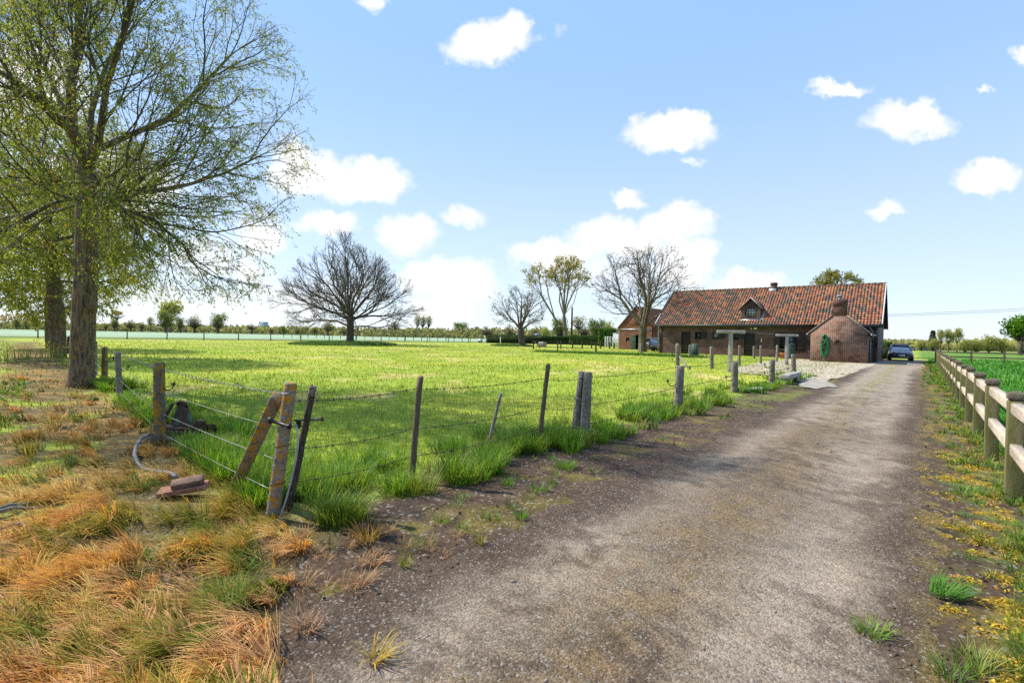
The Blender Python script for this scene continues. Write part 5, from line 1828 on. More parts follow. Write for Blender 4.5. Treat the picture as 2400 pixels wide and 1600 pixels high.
# annex with its own chimney
BF = -4.55
ax0, _ = hw(*c6(935, 1200), BF); ax1, _ = hw(*c6(1722, 1200), BF)
_, azl = hw(*c6(935, 925), BF); _, azr = hw(*c6(1750, 935), BF)
cx0, azt = hw(*c6(1252, 482), BF); cx1, _ = hw(*c6(1438, 482), BF)
_, azs = hw(*c6(1340, 705), BF)
azl = azr = (azl+azr)/2+.02
amid = (ax0+ax1)/2
apoly = [(ax0, -.2), (ax1, -.2), (ax1, azl), (cx1+.02, azs), (cx0-.02, azs), (ax0, azl)]
b = MB(); b.prism(apoly, BF, BF+.28, 'y')
annex = b.build('annex', M['annex_brick'], house, uv=True)
b = MB(); b.box(ax1-.28, ax1-.001, BF+.281, -.003, -.2, azl-.02); b.box(ax0+.001, ax0+.28, BF+.281, -.003, -.2, azl-.02)
b.build('side_wall', M['side_brick'], annex, uv=True)
b = MB(); b.box(cx0, cx1, BF-.0001-.004, BF+.62, azs-.02, azt-.12); b.box(cx0-.035, cx1+.035, BF-.04, BF+.655, azt-.44, azt); 
b.build('chimney', M['stack_brick'], annex, uv=True)
kx, kz = hw(*c6(1345, 450), BF+.3)
b = MB(); b.lathe([(.13, azt), (.13, azt+.10), (.07, azt+.16), (.07, azt+.24)], 12, Matrix.Translation((kx, BF+.3, 0)))
b.lathe([(.02, azt+.30), (.26, azt+.27), (.25, azt+.30), (.02, azt+.40)], 14, Matrix.Translation((kx, BF+.3, 0)))
b.build('chimney_cap', M['zinc'], annex)
# annex roof slopes behind the gable (slightly above it at the verges) and their brown tiles
ra = pmat('annex_tile', (.095, .05, .038), (.05, .034, .03), 5, .75, .5, 14)
b = MB()
apx = azl+(azs-azl)*((amid-ax0)/max(cx0-.02-ax0, .1))
apx = min(apx, azs+.55)
for sg in (-1, 1):
    xe = amid+sg*((ax1-ax0)/2+.22)
    ze = azl-.22*(apx-azl)/((ax1-ax0)/2)
    vs = [(amid, BF+.26, apx+.06), (xe, BF+.02, ze+.06), (xe, .0+.0, ze+.06), (amid, 1.6, apx+.06)]
    if sg < 0: pass
    lo_ = [(p[0], p[1], p[2]-.10) for p in vs]
    b.add(vs+lo_, [(0, 1, 2, 3), (7, 6, 5, 4), (0, 4, 5, 1), (1, 5, 6, 2), (2, 6, 7, 3), (3, 7, 4, 0)])
b.build('annex_roof', ra, annex)
b = MB()
cpg = [(ax0-.22, azl-.22*(azs-azl)/(cx0-ax0)), (cx0-.02, azs+.02)]
for (xa, za), (xb, zb) in ((cpg[0], cpg[1]), ((ax1+.22, cpg[0][1]), (cx1+.02, azs+.02))):
    d_ = Vector((xb-xa, 0, zb-za)); n_ = Vector((-d_.z, 0, d_.x)).normalized()*(.07 if xb > xa else -.07)
    b.prism([(xa, za), (xb, zb), (xb+n_.x, zb+n_.z), (xa+n_.x, za+n_.z)], BF-.03, BF+.30, 'y')
b.build('coping', pmat('coping_mortar', (.30, .27, .23), (.19, .165, .14), 8, .95, .4, 40), annex)
b = MB(); b.tube([(ax1+.24, BF-.05, cpg[0][1]-.02), (ax1+.24, -.05, cpg[0][1]-.02)], .06, 8); b.tube([(ax0-.24, BF-.05, cpg[0][1]-.02), (ax0-.24, -.05, cpg[0][1]-.02)], .06, 8)
b.build('annex_gutter', M['zinc'], annex)
b = MB(); b.tube([(ax1+.24, BF+1.2, cpg[0][1]-.06), (ax1+.08, BF+1.2, cpg[0][1]-.42), (ax1+.06, BF+1.2, cpg[0][1]-.55), (ax1+.06, BF+1.2, 0.02)], .042, 8); b.build('downpipe', M['gutter'], annex)
b = MB(); b.tube([(LEN-.6, -eo-.03, ez-.1), (LEN-.35, -.2, 2.5), (LEN-.3, -.08, 2.2), (LEN-.3, -.08, 1.8)], .045, 8); b.build('downpipe', M['zinc'], house)
# lights and fittings on the wall
a0, a1, z0, z1 = hrect(*c5(2165, 868), *c5(2202, 890))
b = MB(); b.box(a0, a1, -.18, -.02, z0, z1); b.box(a0-.3, a0-.18, -.14, -.02, z0+.02, z1-.01); b.build('flood_light', M['white_paint'], house, bevel=.015)
def on_wall(name, label, cat, a, y, z):
    p = O+U*a+V*y; o = empty(name, (p.x, p.y, z), RZ)
    return tag(o, label, cat)
a0, a1, z0, z1 = hrect(*c5(2256, 1018), *c5(2269, 1066))
t_ = on_wall('wall_thermometer', 'narrow white strip fixed to the brick wall right of the second door', 'thermometer', (a0+a1)/2, -.02, (z0+z1)/2)
MB().box(-(a1-a0)/2, (a1-a0)/2, -.02, .018, -(z1-z0)/2, (z1-z0)/2).build('plate', M['white_paint'], t_, bevel=.008)
MB().tube([(0, -.025, -(z1-z0)*.35), (0, -.025, (z1-z0)*.35)], .008, 6).build('glass_tube', M['glass'], t_)
a0, a1, z0, z1 = hrect(*c6(890, 1068), *c6(932, 1098))
t_ = on_wall('letter_box', 'small black box on the wall beside the right shutter', 'letter box', (a0+a1)/2, -.02, z0)
b = MB(); b.box(-(a1-a0)/2, (a1-a0)/2, -.14, .017, 0, z1-z0); b.prism([(-.16, z1-z0), (.018, z1-z0+.06), (.018, z1-z0+.001), (-.16, z1-z0-.02)], -(a1-a0)/2-.02, (a1-a0)/2+.02, 'x'); b.build('box', M['black_plastic'], t_)
MB().box(-(a1-a0)/2+.04, (a1-a0)/2-.04, -.146, -.139, (z1-z0)*.6, (z1-z0)*.7).build('slot', M['zinc'], t_)
# coiled hose and iron wheel on the annex gable
ha0, ha1, hz0, hz1 = hrect(*c6(1078, 955), *c6(1185, 1262), BF)
p = O+U*((ha0+ha1)/2)+V*BF
hose = tag(empty('garden_hose', (p.x, p.y, 0), RZ), 'bright green hose hanging in long loops on the annex gable', 'garden hose')
b = MB()
hwid, hh = (ha1-ha0), hz1-hz0
for k in range(7):
    w_, h_, sh = hwid*random.uniform(.34, .5), hh*random.uniform(.36, .5), random.uniform(-.06, .06)*hwid
    top = hz1-.05
    pth = []
    for i in range(29):
        th = 2*math.pi*i/28
        pth.append((sh+w_*math.sin(th)*(1-.12*math.cos(th)), -.05-.022*k+.004*math.sin(3*th), top-h_*(1-math.cos(th))))
    b.tube(pth, .022, 6)
b.tube([(hwid*.25, -.08, hz1-.1), (hwid*.05, -.2, hz0+hh*.62), (-hwid*.33, -.2, hz0+hh*.42), (-hwid*.1, -.21, hz0+hh*.38), (hwid*.35, -.21, hz0+hh*.40)], .022, 6)
b.tube([(hwid*.3, -.10, hz0+.3), (hwid*.05, -.10, hz0-.05), (-hwid*.15, -.1, .12), (-hwid*.55, -.2, .04), (-hwid*.9, -.3, .035)], .022, 6)
b.build('coil', M['hose'], hose, True)
b = MB(); b.lathe([(.02, -.16), (.13, -.16), (.16, -.02), (.16, 0)], 14, Matrix.Translation((-.02, 0, hz1-.22)) @ Matrix.Rotation(R(90), 4, 'X') @ Matrix.Scale(-1, 4, (0, 0, 1))); b.build('hanger', M['black_plastic'], hose)
wa, wz_ = hw(*c6(1314, 1072), BF)
wr = (hw(*c6(1358, 1072), BF)[0]-hw(*c6(1268, 1072), BF)[0])/2
p = O+U*wa+V*BF
wh = tag(empty('iron_hoop', (p.x, p.y, wz_), RZ), 'small rusty iron wheel hung on the annex gable right of the hose', 'wheel')
b = MB()
for i in range(20):
    pass
b.tube([(wr*.88*math.cos(2*math.pi*i/24), -.05, wr*.88*math.sin(2*math.pi*i/24)) for i in range(25)], .042, 8, False)
b.build('rim', M['rust'], wh, True)
b = MB(); b.lathe([(.05, -.08), (.06, 0), (.05, .03)], 10, Matrix.Rotation(R(90), 4, 'X')); b.build('hub', M['rust'], wh)
for k in range(5):
    an = R(90)+k*2*math.pi/5
    MB().tube([(.05*math.cos(an), -.04, .05*math.sin(an)), (wr*.86*math.cos(an), -.05, wr*.86*math.sin(an))], .016, 6).build('spoke', M['rust'], wh)

# things standing by the house
p = O+U*hw(*c6(660, 1300), -1.1)[0]+V*-1.1
bin_ = tag(empty('water_butt', (p.x, p.y, gz1(p.x, p.y)), RZ), 'dull green ribbed water butt standing in front of the big shuttered window', 'water butt')
bh = hw(*c6(660, 1108), -1.1)[1]
prof = [(.36, 0), (.40, .05)]+[(.40+.018*(i % 2), .1+i*(bh-.2)/14) for i in range(15)]+[(.39, bh-.05)]
MB().lathe(prof, 20).build('barrel', M['green_plastic'], bin_)
MB().lathe([(.41, bh-.05), (.42, bh-.01), (.38, bh+.01), (.1, bh+.03)], 20).build('lid', M['green_plastic'], bin_, True)
p = O+U*hw(*c6(560, 1300), -2.0)[0]+V*-2.0
pot = tag(empty('flower_pot', (p.x, p.y, gz1(p.x, p.y)+.01), RZ), 'terracotta pot standing beside the green water butt', 'flower pot')
b = MB(); b.lathe([(.17, 0), (.22, .36), (.27, .36), (.28, .46), (.24, .46), (.20, .10)], 16); b.build('pot', M['terracotta'], pot, True)
MB().lathe([(.01, .40), (.235, .40), (.01, .43)], 12).build('soil', M['clod'], pot)
p = gpt(1628, 836)
can = tag(empty('slatted_bin', (p.x, p.y, p.z), RZ), 'grey green slatted bin beside a post in front of the first door', 'bin')
for k in range(12):
    an = k*math.pi/6
    MB().box(-.06, .06, -.012, .012, 0, 1.12, Matrix.Rotation(an, 4, 'Z') @ Matrix.Translation((0, .27, 0))).build('slat', M['green_plastic'], can)
MB().lathe([(.25, .05), (.25, 1.05), (.22, 1.05), (.22, .1)], 16).build('liner', M['green_plastic'], can)

# ------------------------------------------------------------------ barn behind
BY = 76.0
bo = gat(1451, BY)
barn = tag(empty('brick_barn', bo, RZ), 'red brick barn with steep gable and open green door behind the crooked tree', 'barn')
def bw(px, py):
    d = ray(px, py); c = Vector((0, 0, HC)); t = (bo-c).dot(V)/d.dot(V); q = c+d*t-bo
    return q.dot(U), q.z
def s10(x, y): return 1420+x/10.455, 680+y/10.455
bx1, _ = bw(*s10(1072, 1400)); _, be = bw(*s10(320, 880)); bap, bz = bw(*s10(735, 412))
bwid = 2*bap
op = [(bw(*s10(625, 1440))[0], bw(*s10(812, 1440))[0], -.2, bw(*s10(700, 1092))[1]), (bw(*s10(490, 1300))[0], bw(*s10(568, 1300))[0], bw(*s10(500, 1270))[1], bw(*s10(500, 1160))[1])]
b = wall_with_openings(0, bwid, -.3, be, 0, .3, op)
b.prism([(0, be), (bwid, be), (bap, bz)], 0, .3)
b.box(bwid-.3, bwid, .3, 16, -.3, be); b.box(0, .3, .3, 16, -.3, be)
b.build('wall', M['barn_brick'], barn, uv=True)
_, bs_ = bw(*s10(600, 960))
MB().box(-.05, bwid+.05, -.06, -.003, bs_-.06, bs_+.06).build('string_course', M['zinc'], barn)
MB().box(.3, bwid-.3, 1.2, 1.3, -.2, be).build('dark_backing', M['black'], barn)  # black slab painted as the darkness inside the barn
b = MB()
sb = Vector((bap+.2, 0, (bz-be)*(1+.2/bap)))
for sg in (-1, 1):
    b.prism([(bap, bz-.05), (bap+sg*(bap+.25), be-.05-.25*(bz-be)/bap), (bap+sg*(bap+.25), be+.08-.25*(bz-be)/bap), (bap, bz+.1)], -.15, 16, 'y')
brf = b.build('roof', pmat('barn_tile', (.22, .10, .06), (.11, .07, .05), 1.2, .9, .5, 10, c3=(.12, .11, .06)), barn)
nrm = Vector((bap, 0, be-bz)).normalized()
tile_field('pantiles', brf, (2*bap+.25, -.15, be+.13-.25*(bz-be)/bap), (0, 1, 0), tuple(-nrm), 16.1, Vector((bap+.25, 0, (bz-be)*(1+.25/bap))).length,
           lambda u, v, n: vary(pal(n, [(.34, .12, .06), (.22, .09, .055), (.14, .08, .05), (.12, .11, .05), (.40, .15, .07)]), .2), .26, .38)
window(*op[1], .12, barn, 2, 2, M['dark_paint'], M['glass'], .06, 'window', False)
MB().box(op[1][0]+.25, op[1][1]-.1, .02, .1, op[1][2]+.0, op[1][2]+.16).build('sill', M['concrete'], barn)
ga0 = op[0][0]; gw = bw(*s10(745, 1440))[0]-ga0
b = MB(); b.box(0, gw, -.05, 0, .0, op[0][3])
for z_ in (.25, 1.1, 1.9): b.box(.05, gw-.05, -.08, -.051, z_, z_+.14)
gd = b.build('door', M['green_paint'], barn, bevel=.008); gd.location = (ga0, -.06, 0); gd.rotation_euler = (0, 0, R(-8))
# lower brick wing with red lean-to roof to the right of the barn
wing = tag(empty('brick_wing', bo+U*(bwid+.1)+V*3.0, RZ), 'low red brick wing with small bright tiled roof between barn and farmhouse', 'outbuilding')
b = MB(); b.box(0, 9, 0, 6, -.3, 3.0); b.build('wall', M['barn_brick'], wing, uv=True)
b = MB(); b.prism([(-.5, 2.95), (3.0, 4.3), (6.6, 3.0), (6.6, 3.12), (3.0, 4.46), (-.5, 3.1)], -.4, 9.3, 'x')
wr_ = b.build('roof', M['dark_paint'], wing)
q = Vector((0, 3.5, 1.36)); ql = q.length; q /= ql
tile_field('pantiles', wr_, (-.4, -.5, 3.14), (1, 0, 0), tuple(q), 9.7, ql, lambda u, v, n: vary(pal(n, [(.44, .10, .06), (.36, .08, .05)]), .15), .25, .36)
c = gat(1443.5, 88)
box_ = tag(empty('metal_container', c, RZ), 'plain white metal container standing against the left side of the barn', 'container')
b = MB(); b.box(-.55, .5, 0, 3.2, 0, 2.45)
for k in range(9): b.box(-.55+.115*k+.02, -.55+.115*k+.07, -.025, -.001, .08, 2.38)
b.build('body', M['white_paint'], box_)
MB().box(-.6, .55, -.05, 3.25, 2.451, 2.52).build('top', M['zinc'], box_)
c = gat(1427, 92)
tr = tag(empty('garden_trellis', c, RZ), 'white garden trellis in front of the dark hedge by the container', 'trellis')
b = MB()
for k in range(4): b.box(-.75+.5*k-.03, -.75+.5*k+.03, -.03, .03, 0, 1.9)
b.build('upright', M['white_paint'], tr)
b = MB()
for k in range(5): b.box(-.8, .8, -.06, -.031, .25+.38*k, .31+.38*k)
b.build('crossbar', M['white_paint'], tr)


# ------------------------------------------------------------------ cars
def loft(b, stations):
    n = len(stations[0])
    vs = [v for s in stations for v in s]
    fs = [(i*n+k, i*n+(k+1) % n, (i+1)*n+(k+1) % n, (i+1)*n+k) for i in range(len(stations)-1) for k in range(n)]
    fs += [tuple(range(n))[::-1], tuple(range((len(stations)-1)*n, len(stations)*n))]
    return b.add(vs, fs)


def car(loc, rz, label, suv):
    root = tag(empty('parked_car', loc, rz), label, 'car', None)
    k = 1.13 if suv else 1.0
    def sec(x, zl, zt, w_): 
        zm = zl+(zt-zl)*.55
        hp = [(0, zl), (w_*.86, zl), (w_*.98, zl+.12), (w_, zm), (w_*.95, zt-.07), (w_*.80, zt), (0, zt+.025)]
        return [(x, y, z*k) for y, z in hp]+[(x, -y, z*k) for y, z in hp[-2:0:-1]]
    rear = [(-2.36, .42, .80, .72), (-2.30, .30, .97, .82), (-2.1, .25, 1.0, .87)] if not suv else [(-2.30, .40, .78, .78), (-2.24, .30, .98, .86), (-2.1, .25, 1.0, .90)]
    st = rear+[(-1.5, .22, 1.0, .91), (-.4, .2, .97, .92), (.7, .2, .95, .92), (1.25, .2, .93, .91), (1.9, .22, .84, .88), (2.18, .25, .76, .82), (2.30, .32, .70, .74), (2.36, .42, .60, .62)]
    b = MB(); loft(b, [sec(*s) for s in st])
    body = b.build('body', M['car_paint'], root, True)
    body.data.polygons[0].use_smooth = True
    rf = 1.46*k
    xr0, xr1, xf1, xf0 = (-2.15, -1.95, .25, 1.22) if suv else (-1.95, -1.0, .30, 1.22)
    def gh(x, z, w_): return [(x, w_, z), (x, -w_, z)]
    zb = .955*k
    b = MB()
    vs = [(xr0, .80, zb), (xr0, -.80, zb), (xr1, .60, rf-.05), (xr1, -.60, rf-.05), (xf1, .58, rf-.03), (xf1, -.58, rf-.03), (xf0, .78, zb-.03), (xf0, -.78, zb-.03)]
    b.add(vs, [(0, 1, 3, 2), (2, 3, 5, 4), (4, 5, 7, 6), (0, 2, 4, 6), (1, 7, 5, 3)])
    b.build('window_glass', M['car_glass'], root)
    b = MB(); loft(b, [[(x, -w_, z), (x, w_, z), (x, w_*.8, z+.05), (x, 0, z+.065), (x, -w_*.8, z+.05)] for x, w_, z in ((xr1-.06, .60, rf-.075), (xr1+.3, .64, rf-.045), (-.3, .65, rf-.035), (xf1+.06, .61, rf-.055))])
    b.build('roof', M['car_paint'], root, True)
    b = MB()
    for sg in (-1, 1):
        b.tube([(xr0, .80*sg, zb+.01), (xr1, .62*sg, rf-.04)], .045, 5)
        b.tube([(xf0, .78*sg, zb-.02), (xf1, .60*sg, rf-.03)], .035, 5)
        b.tube([(-.35, .81*sg, zb), (-.35, .62*sg, rf-.03)], .035, 5)
    b.build('pillar', M['car_paint'], root)
    if suv:
        for sg in (-1, 1): MB().tube([(-1.9, .60*sg, rf+.03), (-1.7, .60*sg, rf+.07), (.0, .60*sg, rf+.07), (.2, .60*sg, rf+.03)], .02, 6).build('roof_rail', M['chrome'], root)
    for x in (-1.42, 1.42):
        for sg in (-1, 1):
            A_ = Matrix.Translation((x, sg*.80, .33)) @ Matrix.Rotation(R(90)*sg, 4, 'X')
            b = MB(); b.lathe([(.20, -.11), (.31, -.11), (.335, -.07), (.335, .09), (.31, .12), (.20, .12)], 20, A_)
            w_ = b.build('wheel', M['tyre'], root, True)
            MB().lathe([(.02, -.105), (.205, -.10), (.21, -.06), (.02, -.04)], 12, A_).build('rim', M['rim'], w_)
    for sg in (-1, 1):
        b = MB(); b.prism([(1.98, .66*k), (2.22, .63*k), (2.26, .71*k), (2.0, .77*k)], min(sg*.5, sg*.80), max(sg*.5, sg*.80), 'y'); b.build('headlight', M['head_lamp'], root, bevel=.01)
        b = MB(); b.box(-2.345, -2.2, min(sg*.5, sg*.84), max(sg*.5, sg*.84), .78*k, .88*k); b.build('tail_light', M['tail_lamp'], root, bevel=.01)
        b = MB(); b.lathe([(.02, -.09), (.09, -.06), (.10, .04), (.04, .08)], 8, Matrix.Translation((.95, sg*1.0, zb+.05)) @ Matrix.Rotation(R(90), 4, 'X')); b.tube([(.95, sg*.80, zb-.02), (.95, sg*.97, zb+.03)], .02, 5); b.build('wing_mirror', M['car_paint'], root, True)
    b = MB(); b.box(2.30, 2.385, -.42, .42, .50*k, .66*k); b.build('grille', M['black_plastic'], root, bevel=.02)
    b = MB(); b.box(2.36, 2.395, -.45, .45, .665*k, .685*k); b.box(2.33, 2.372, -.8+.2, .8-.2, .35*k, .37*k); b.build('trim_bar', M['chrome'], root)
    b = MB(); b.box(2.386, 2.40, -.26, .26, .44*k, .55*k); b.build('number_plate', M['plate'], root)
    b = MB(); b.box(-2.385, -2.35, -.26, .26, .66*k, .77*k); b.build('number_plate', M['plate'], root)
    if suv:
        b = MB(); b.box(-2.36, -2.28, -.7, .7, .34, .40); b.build('bumper_trim', M['chrome'], root)
        b = MB(); b.box(-2.30, -1.85, -.58, .58, rf-.06, rf-.02); b.build('spoiler', M['car_paint'], root, bevel=.01)
    return root


c = gat(2110, 47.5)
car((c.x, c.y, c.z+.012), math.atan2(-V.y, -V.x)+R(4), 'black saloon car seen from the front on the drive beside the farmhouse', False)
c = gat(1537, 66.5)
car((c.x, c.y, c.z), math.atan2(V.y, V.x)+R(-16), 'dark estate car seen from behind between the crooked tree and the farmhouse', True)

# ------------------------------------------------------------------ posts
def insulator(parent, p, d, s=1.0, drop=.03):
    """black ring insulator on a bent pin: p local point on the post, d outward direction"""
    p = Vector(p); d = Vector(d).normalized()
    b = MB()
    q = p+d*.07*s
    b.tube([p-d*.01, p+d*.03*s+Vector((0, 0, -drop*s)), q+Vector((0, 0, -drop*s)), q+d*.035*s, q+d*.045*s+Vector((0, 0, .03*s))], .006*s, 6)
    b.lathe([(.004, 0), (.022*s, .004), (.024*s, .016*s), (.010*s, .022*s), (.012*s, .034*s), (.004, .038*s)], 8, Matrix.Translation(q+d*.045*s+Vector((0, 0, .028*s))))
    return b.build('insulator', M['black_plastic'], parent)


def post(base, top, w, mat, label, kind='round', name='fence_post', cat='fence post', group=None, ins=None, D=None, taper=.92, cap=None):
    """a post from its foot pixel to its top pixel; w = width in photo pixels"""
    B = gpt(*base) if D is None else gat(base[0], D)
    Tp = pt(top[0], top[1], B.y)
    r = w*B.y/F/2
    root = tag(empty(name, B), label, cat, group)
    ax = Tp-B
    n = {'round': 10, 'square': 4, 'octagon': 8, 'split': 7}[kind]
    m = 9
    path, rad_ = [], []
    rg = random.Random(int(base[0]*7+base[1]))
    for i in range(m+1):
        f = i/m
        q = ax*f
        wob = .0 if kind in ('square', 'octagon') else .16*r
        if i == 0: q = q-ax.normalized()*.25
        path.append(q+Vector((rg.uniform(-wob, wob), rg.uniform(-wob, wob), 0)))
        k = 1.0-(1-taper)*f
        if kind == 'square': k *= 1.28
        rad_.append(r*k)
    if kind in ('round', 'octagon'):
        path += [ax*1.0+ax.normalized()*r*.22]; rad_ += [rad_[-1]*.78]
    else:
        path += [ax*1.0+ax.normalized()*r*.10]; rad_ += [rad_[-1]*.9]
    b = MB()
    b.tube(path, rad_, n, True, .22 if kind == 'split' else (.07 if kind == 'round' else .02), int(base[0]))
    o = b.build('shaft', mat, root)
    if kind == 'square': o.rotation_euler = (0, 0, 0)
    if cap: MB().tube([ax*.97, ax*1.0, ax*1.0+ax.normalized()*r*.6], [r*1.06, r*1.08, r*.5], n).build('cap', M[cap], root)
    for (f, d, s) in (ins or []):
        insulator(root, ax*f+Vector(d).normalized()*r*.9, d, s)
    return root, B, ax, r


LF = 'posts of the left wire fence'
DF = 'posts of the fence along the drive'
right = (1, .1, 0); left = (-1, -.1, 0)
corner, CB, CA, CR = post((638, 1216), (681, 900), 33, M['lichen_post'], 'thick leaning concrete corner post blotched with orange lichen', 'octagon', group=LF)
for f in (.12*0+.27, .55, .94):                                     # wire collars
    q = CA*f
    b = MB(); b.tube([q+Vector((CR*1.06*math.cos(a_*math.pi/8), CR*1.06*math.sin(a_*math.pi/8), .006*math.sin(a_))) for a_ in range(17)], .003, 5, False); b.build('wire_tie', M['rust_wire' if f < .9 else 'galv'], corner)
brB = gpt(549, 1147); brT = pt(652, 928, CB.y+.06)
brace = tag(empty('brace_post', brB), 'slanting square concrete brace propped against the lichen covered corner post', 'brace post', LF)
ax = brT-brB
b = MB(); Mx = frame((0, 0, 0), ax, (.5, -.6, .6)); b.box(-.048, .048, -.048, .048, -.2, ax.length, Mx); b.build('shaft', M['lichen_post'], brace, bevel=.008)
b = MB(); q = ax*.93
b.tube([q+Vector((-.03, -.06, 0)), q+Vector((.03, -.065, .02)), q+Vector((.05, -.06, -.06)), q+Vector((.02, -.07, .05)), q+Vector((.07, -.05, -.09))], .003, 5); b.build('wire_tie', M['galv'], brace)
wp, WB, WA, WR = post((676, 1196), (734, 907), 17, M['old_wood'], 'dark weathered wooden post with a splintered pale top behind the corner post', 'split', group=DF)
b = MB(); b.tube([WA*.93+Vector((0, 0, 0)), WA*1.005], [WR*1.02, WR*.95], 7, True, .3, 3); b.build('pale_top', M['grey_wood'], wp)
for f in (.25, .55, .92): 
    b = MB(); b.tube([WA*f+Vector((WR*1.12*math.cos(a_*math.pi/8), WR*1.12*math.sin(a_*math.pi/8), .004*math.sin(a_*2))) for a_ in range(17)], .003, 5, False); b.build('wire_tie', M['rust_wire'], wp)
# black gate handle strapped across, bolt head, hanging cable
gh_ = tag(empty('gate_handle', pt(632, 980, CB.y-.02)), 'black plastic gate handle tied across the brace and the corner post', 'handle')
a_, e_ = pt(632, 984, CB.y-.03)-gh_.location, pt(680, 1000, CB.y-.12)-gh_.location
b = MB(); b.tube([a_, a_.lerp(e_, .08), a_.lerp(e_, .12), a_.lerp(e_, .88), a_.lerp(e_, .92), e_], [.026, .026, .015, .013, .021, .021], 10); b.build('grip', M['black_plastic'], gh_, True)
b = MB(); b.tube([e_, e_+Vector((.05, 0, .01)), e_+Vector((.10, .02, .0))], .004, 6); b.build('hook', M['rust'], gh_)
pb = pt(738, 984, WB.y+.02)
bt = tag(empty('iron_bolt', pb), 'thick grey bolt with a round head sticking out of the dark wooden post', 'bolt')
e_ = pt(757, 981, WB.y+.02)-pb
b = MB(); b.tube([Vector((-.07, 0, -.003)), e_*.85], .0105, 10); b.build('shank', M['grey_wood'], bt)
b = MB(); b.tube([e_*.80, e_*.88, e_*.98, e_*1.05], [.012, .022, .021, .012], 10); b.build('head', M['rust'], bt)
pi = pt(700, 990, CB.y+.03)
si = tag(empty('wire_insulator', pi), 'black insulator clamp holding the top of the hanging grey cable', 'insulator')
b = MB(); b.lathe([(.012, -.045), (.020, -.03), (.020, .01), (.028, .012), (.028, .022), (.012, .026)], 10); b.tube([(-.04, 0, .018), (.06, 0, .024)], .006, 6); b.build('clamp', M['black_plastic'], si)
b = MB()
cp = [(694, 994), (697, 1012), (699, 1040), (693, 1080), (684, 1120), (672, 1165), (661, 1198), (652, 1236)]
b.tube([pt(x, y, CB.y-.02-.05*i/7) for i, (x, y) in enumerate(cp)], .0075, 8)
tag(b.build('electric_cable', pmat('cable_grey', (.34, .36, .38), (.24, .25, .26), 5, .5), None, True), 'grey cable hanging from the insulator to the grass beside the corner post', 'cable')
b = MB(); p = gpt(591, 1170); b.tube([p+Vector((0, 0, -.05)), p+Vector((0, 0, .04)), p+Vector((-.002, 0, .12))], .011, 7, True, .1); 
tag(b.build('iron_stake', M['rust'], None), 'short rusty iron stake in brown grass left of the corner post', 'stake')

post((374, 1042), (373, 850), 20, M['lichen_low'], 'tall straight concrete post, orange in the middle, beside the rusty machine', 'square', group=LF, ins=[(.70, right, 1.1)])
post((281, 938), (276, 826), 13, M['concrete_post'], 'plain grey concrete post second from the rusty machine', 'octagon', group=LF, ins=[(.66, right, 1.25)])
post((245, 903), (245, 813), 10, M['lichen_low'], 'rust coloured concrete post next to the nearest trunk', 'square', group=LF, ins=[(.66, right, 1.5)])
post((160, 829), (160, 788), 5, M['dark_wood'], 'far fence post just left of the nearest trunk', 'round', group=LF)
post((153, 824), (153, 785), 4, M['grey_wood'], 'thin far fence post against the second trunk', 'round', group=LF)
post((222, 878), (222, 800), 8.5, M['concrete_post'], 'post hidden behind the nearest trunk, only its insulator showing', 'square', group=LF, ins=[(.6, right, 1.6)])

post((964, 1128), (985, 884), 15, M['tan_wood'], 'tall smooth brown wooden post with a crack down its face, first along the drive', 'round', group=DF)
post((1141, 1056), (1174, 923), 8.5, M['grey_wood'], 'thin bent grey stick leaning to the right between two wooden posts', 'split', group=DF, taper=.8)
post((1264, 1042), (1285, 855), 11.5, M['tan_wood'], 'tall brown wooden post leaning slightly, left of the strapped double post', 'round', group=DF)
pp, PB, PA, PR = post((1370, 1033), (1377, 873), 23, M['concrete_post'], 'thick concrete post with a weathered plank strapped to its left side', 'square', group=DF)
a_ = gpt(1348, 1026)-PB; e_ = pt(1364, 871, PB.y)-PB
b = MB(); b.tube([a_+Vector((0, .0, -.1)), a_.lerp(e_, .3)+Vector((.01, 0, 0)), a_.lerp(e_, .6)+Vector((-.01, 0, 0)), e_], [.075, .07, .05, .042], 6, True, .35, 5); b.build('plank', M['grey_wood'], pp)
for f in (.22, .62):
    b = MB(); q = PA*f+Vector((-.05, 0, 0)); b.tube([q+Vector((PR*1.9*math.cos(k*math.pi/8), PR*1.45*math.sin(k*math.pi/8), .012*math.sin(k*2))) for k in range(17)], .004, 5, False); b.build('wire_tie', M['galv'], pp)
post((1588, 967), (1594, 858), 18.5, M['concrete_post'], 'broad concrete post with a lichen edged top right of the strapped double post', 'square', group=DF, ins=[(.62, left, 1.5)])
post((1721, 919), (1722, 848), 13.5, M['concrete_post'], 'squat concrete post in front of the near clothes line post', 'square', group=DF, ins=[(.43, left, 1.6)])
post((1808, 906), (1810, 843), 11, M['concrete_post'], 'concrete post with two insulators left of the low stone block', 'square', group=DF, ins=[(.75, left, 1.7), (.45, left, 1.7)])
post((1862, 887), (1859, 831), 10.5, M['concrete_post'], 'leaning round topped concrete post at the end of the low stone block', 'octagon', group=DF, ins=[(.6, left, 1.7), (.35, left, 1.7)])
YF = 'posts round the lawn and yard'
yp, YB, YA, YR = post((1588, 857), (1588, 807), 8.5, M['concrete_post'], 'yellow capped post with a slanting wooden brace at the lawn corner', 'square', group=YF, cap='lichen_post', ins=[(.8, left, 2), (.5, left, 2), (.25, left, 2)])
a_ = pt(1592, 834, YB.y)-YB; e_ = gpt(1616, 866)-YB
b = MB(); b.tube([a_, e_], .055, 4); b.build('brace', M['grey_wood'], yp)
post((1668, 863), (1668, 812), 7.8, M['concrete_post'], 'concrete post between the yellow capped post and the near clothes line post', 'square', group=YF, ins=[(.6, left, 2)])
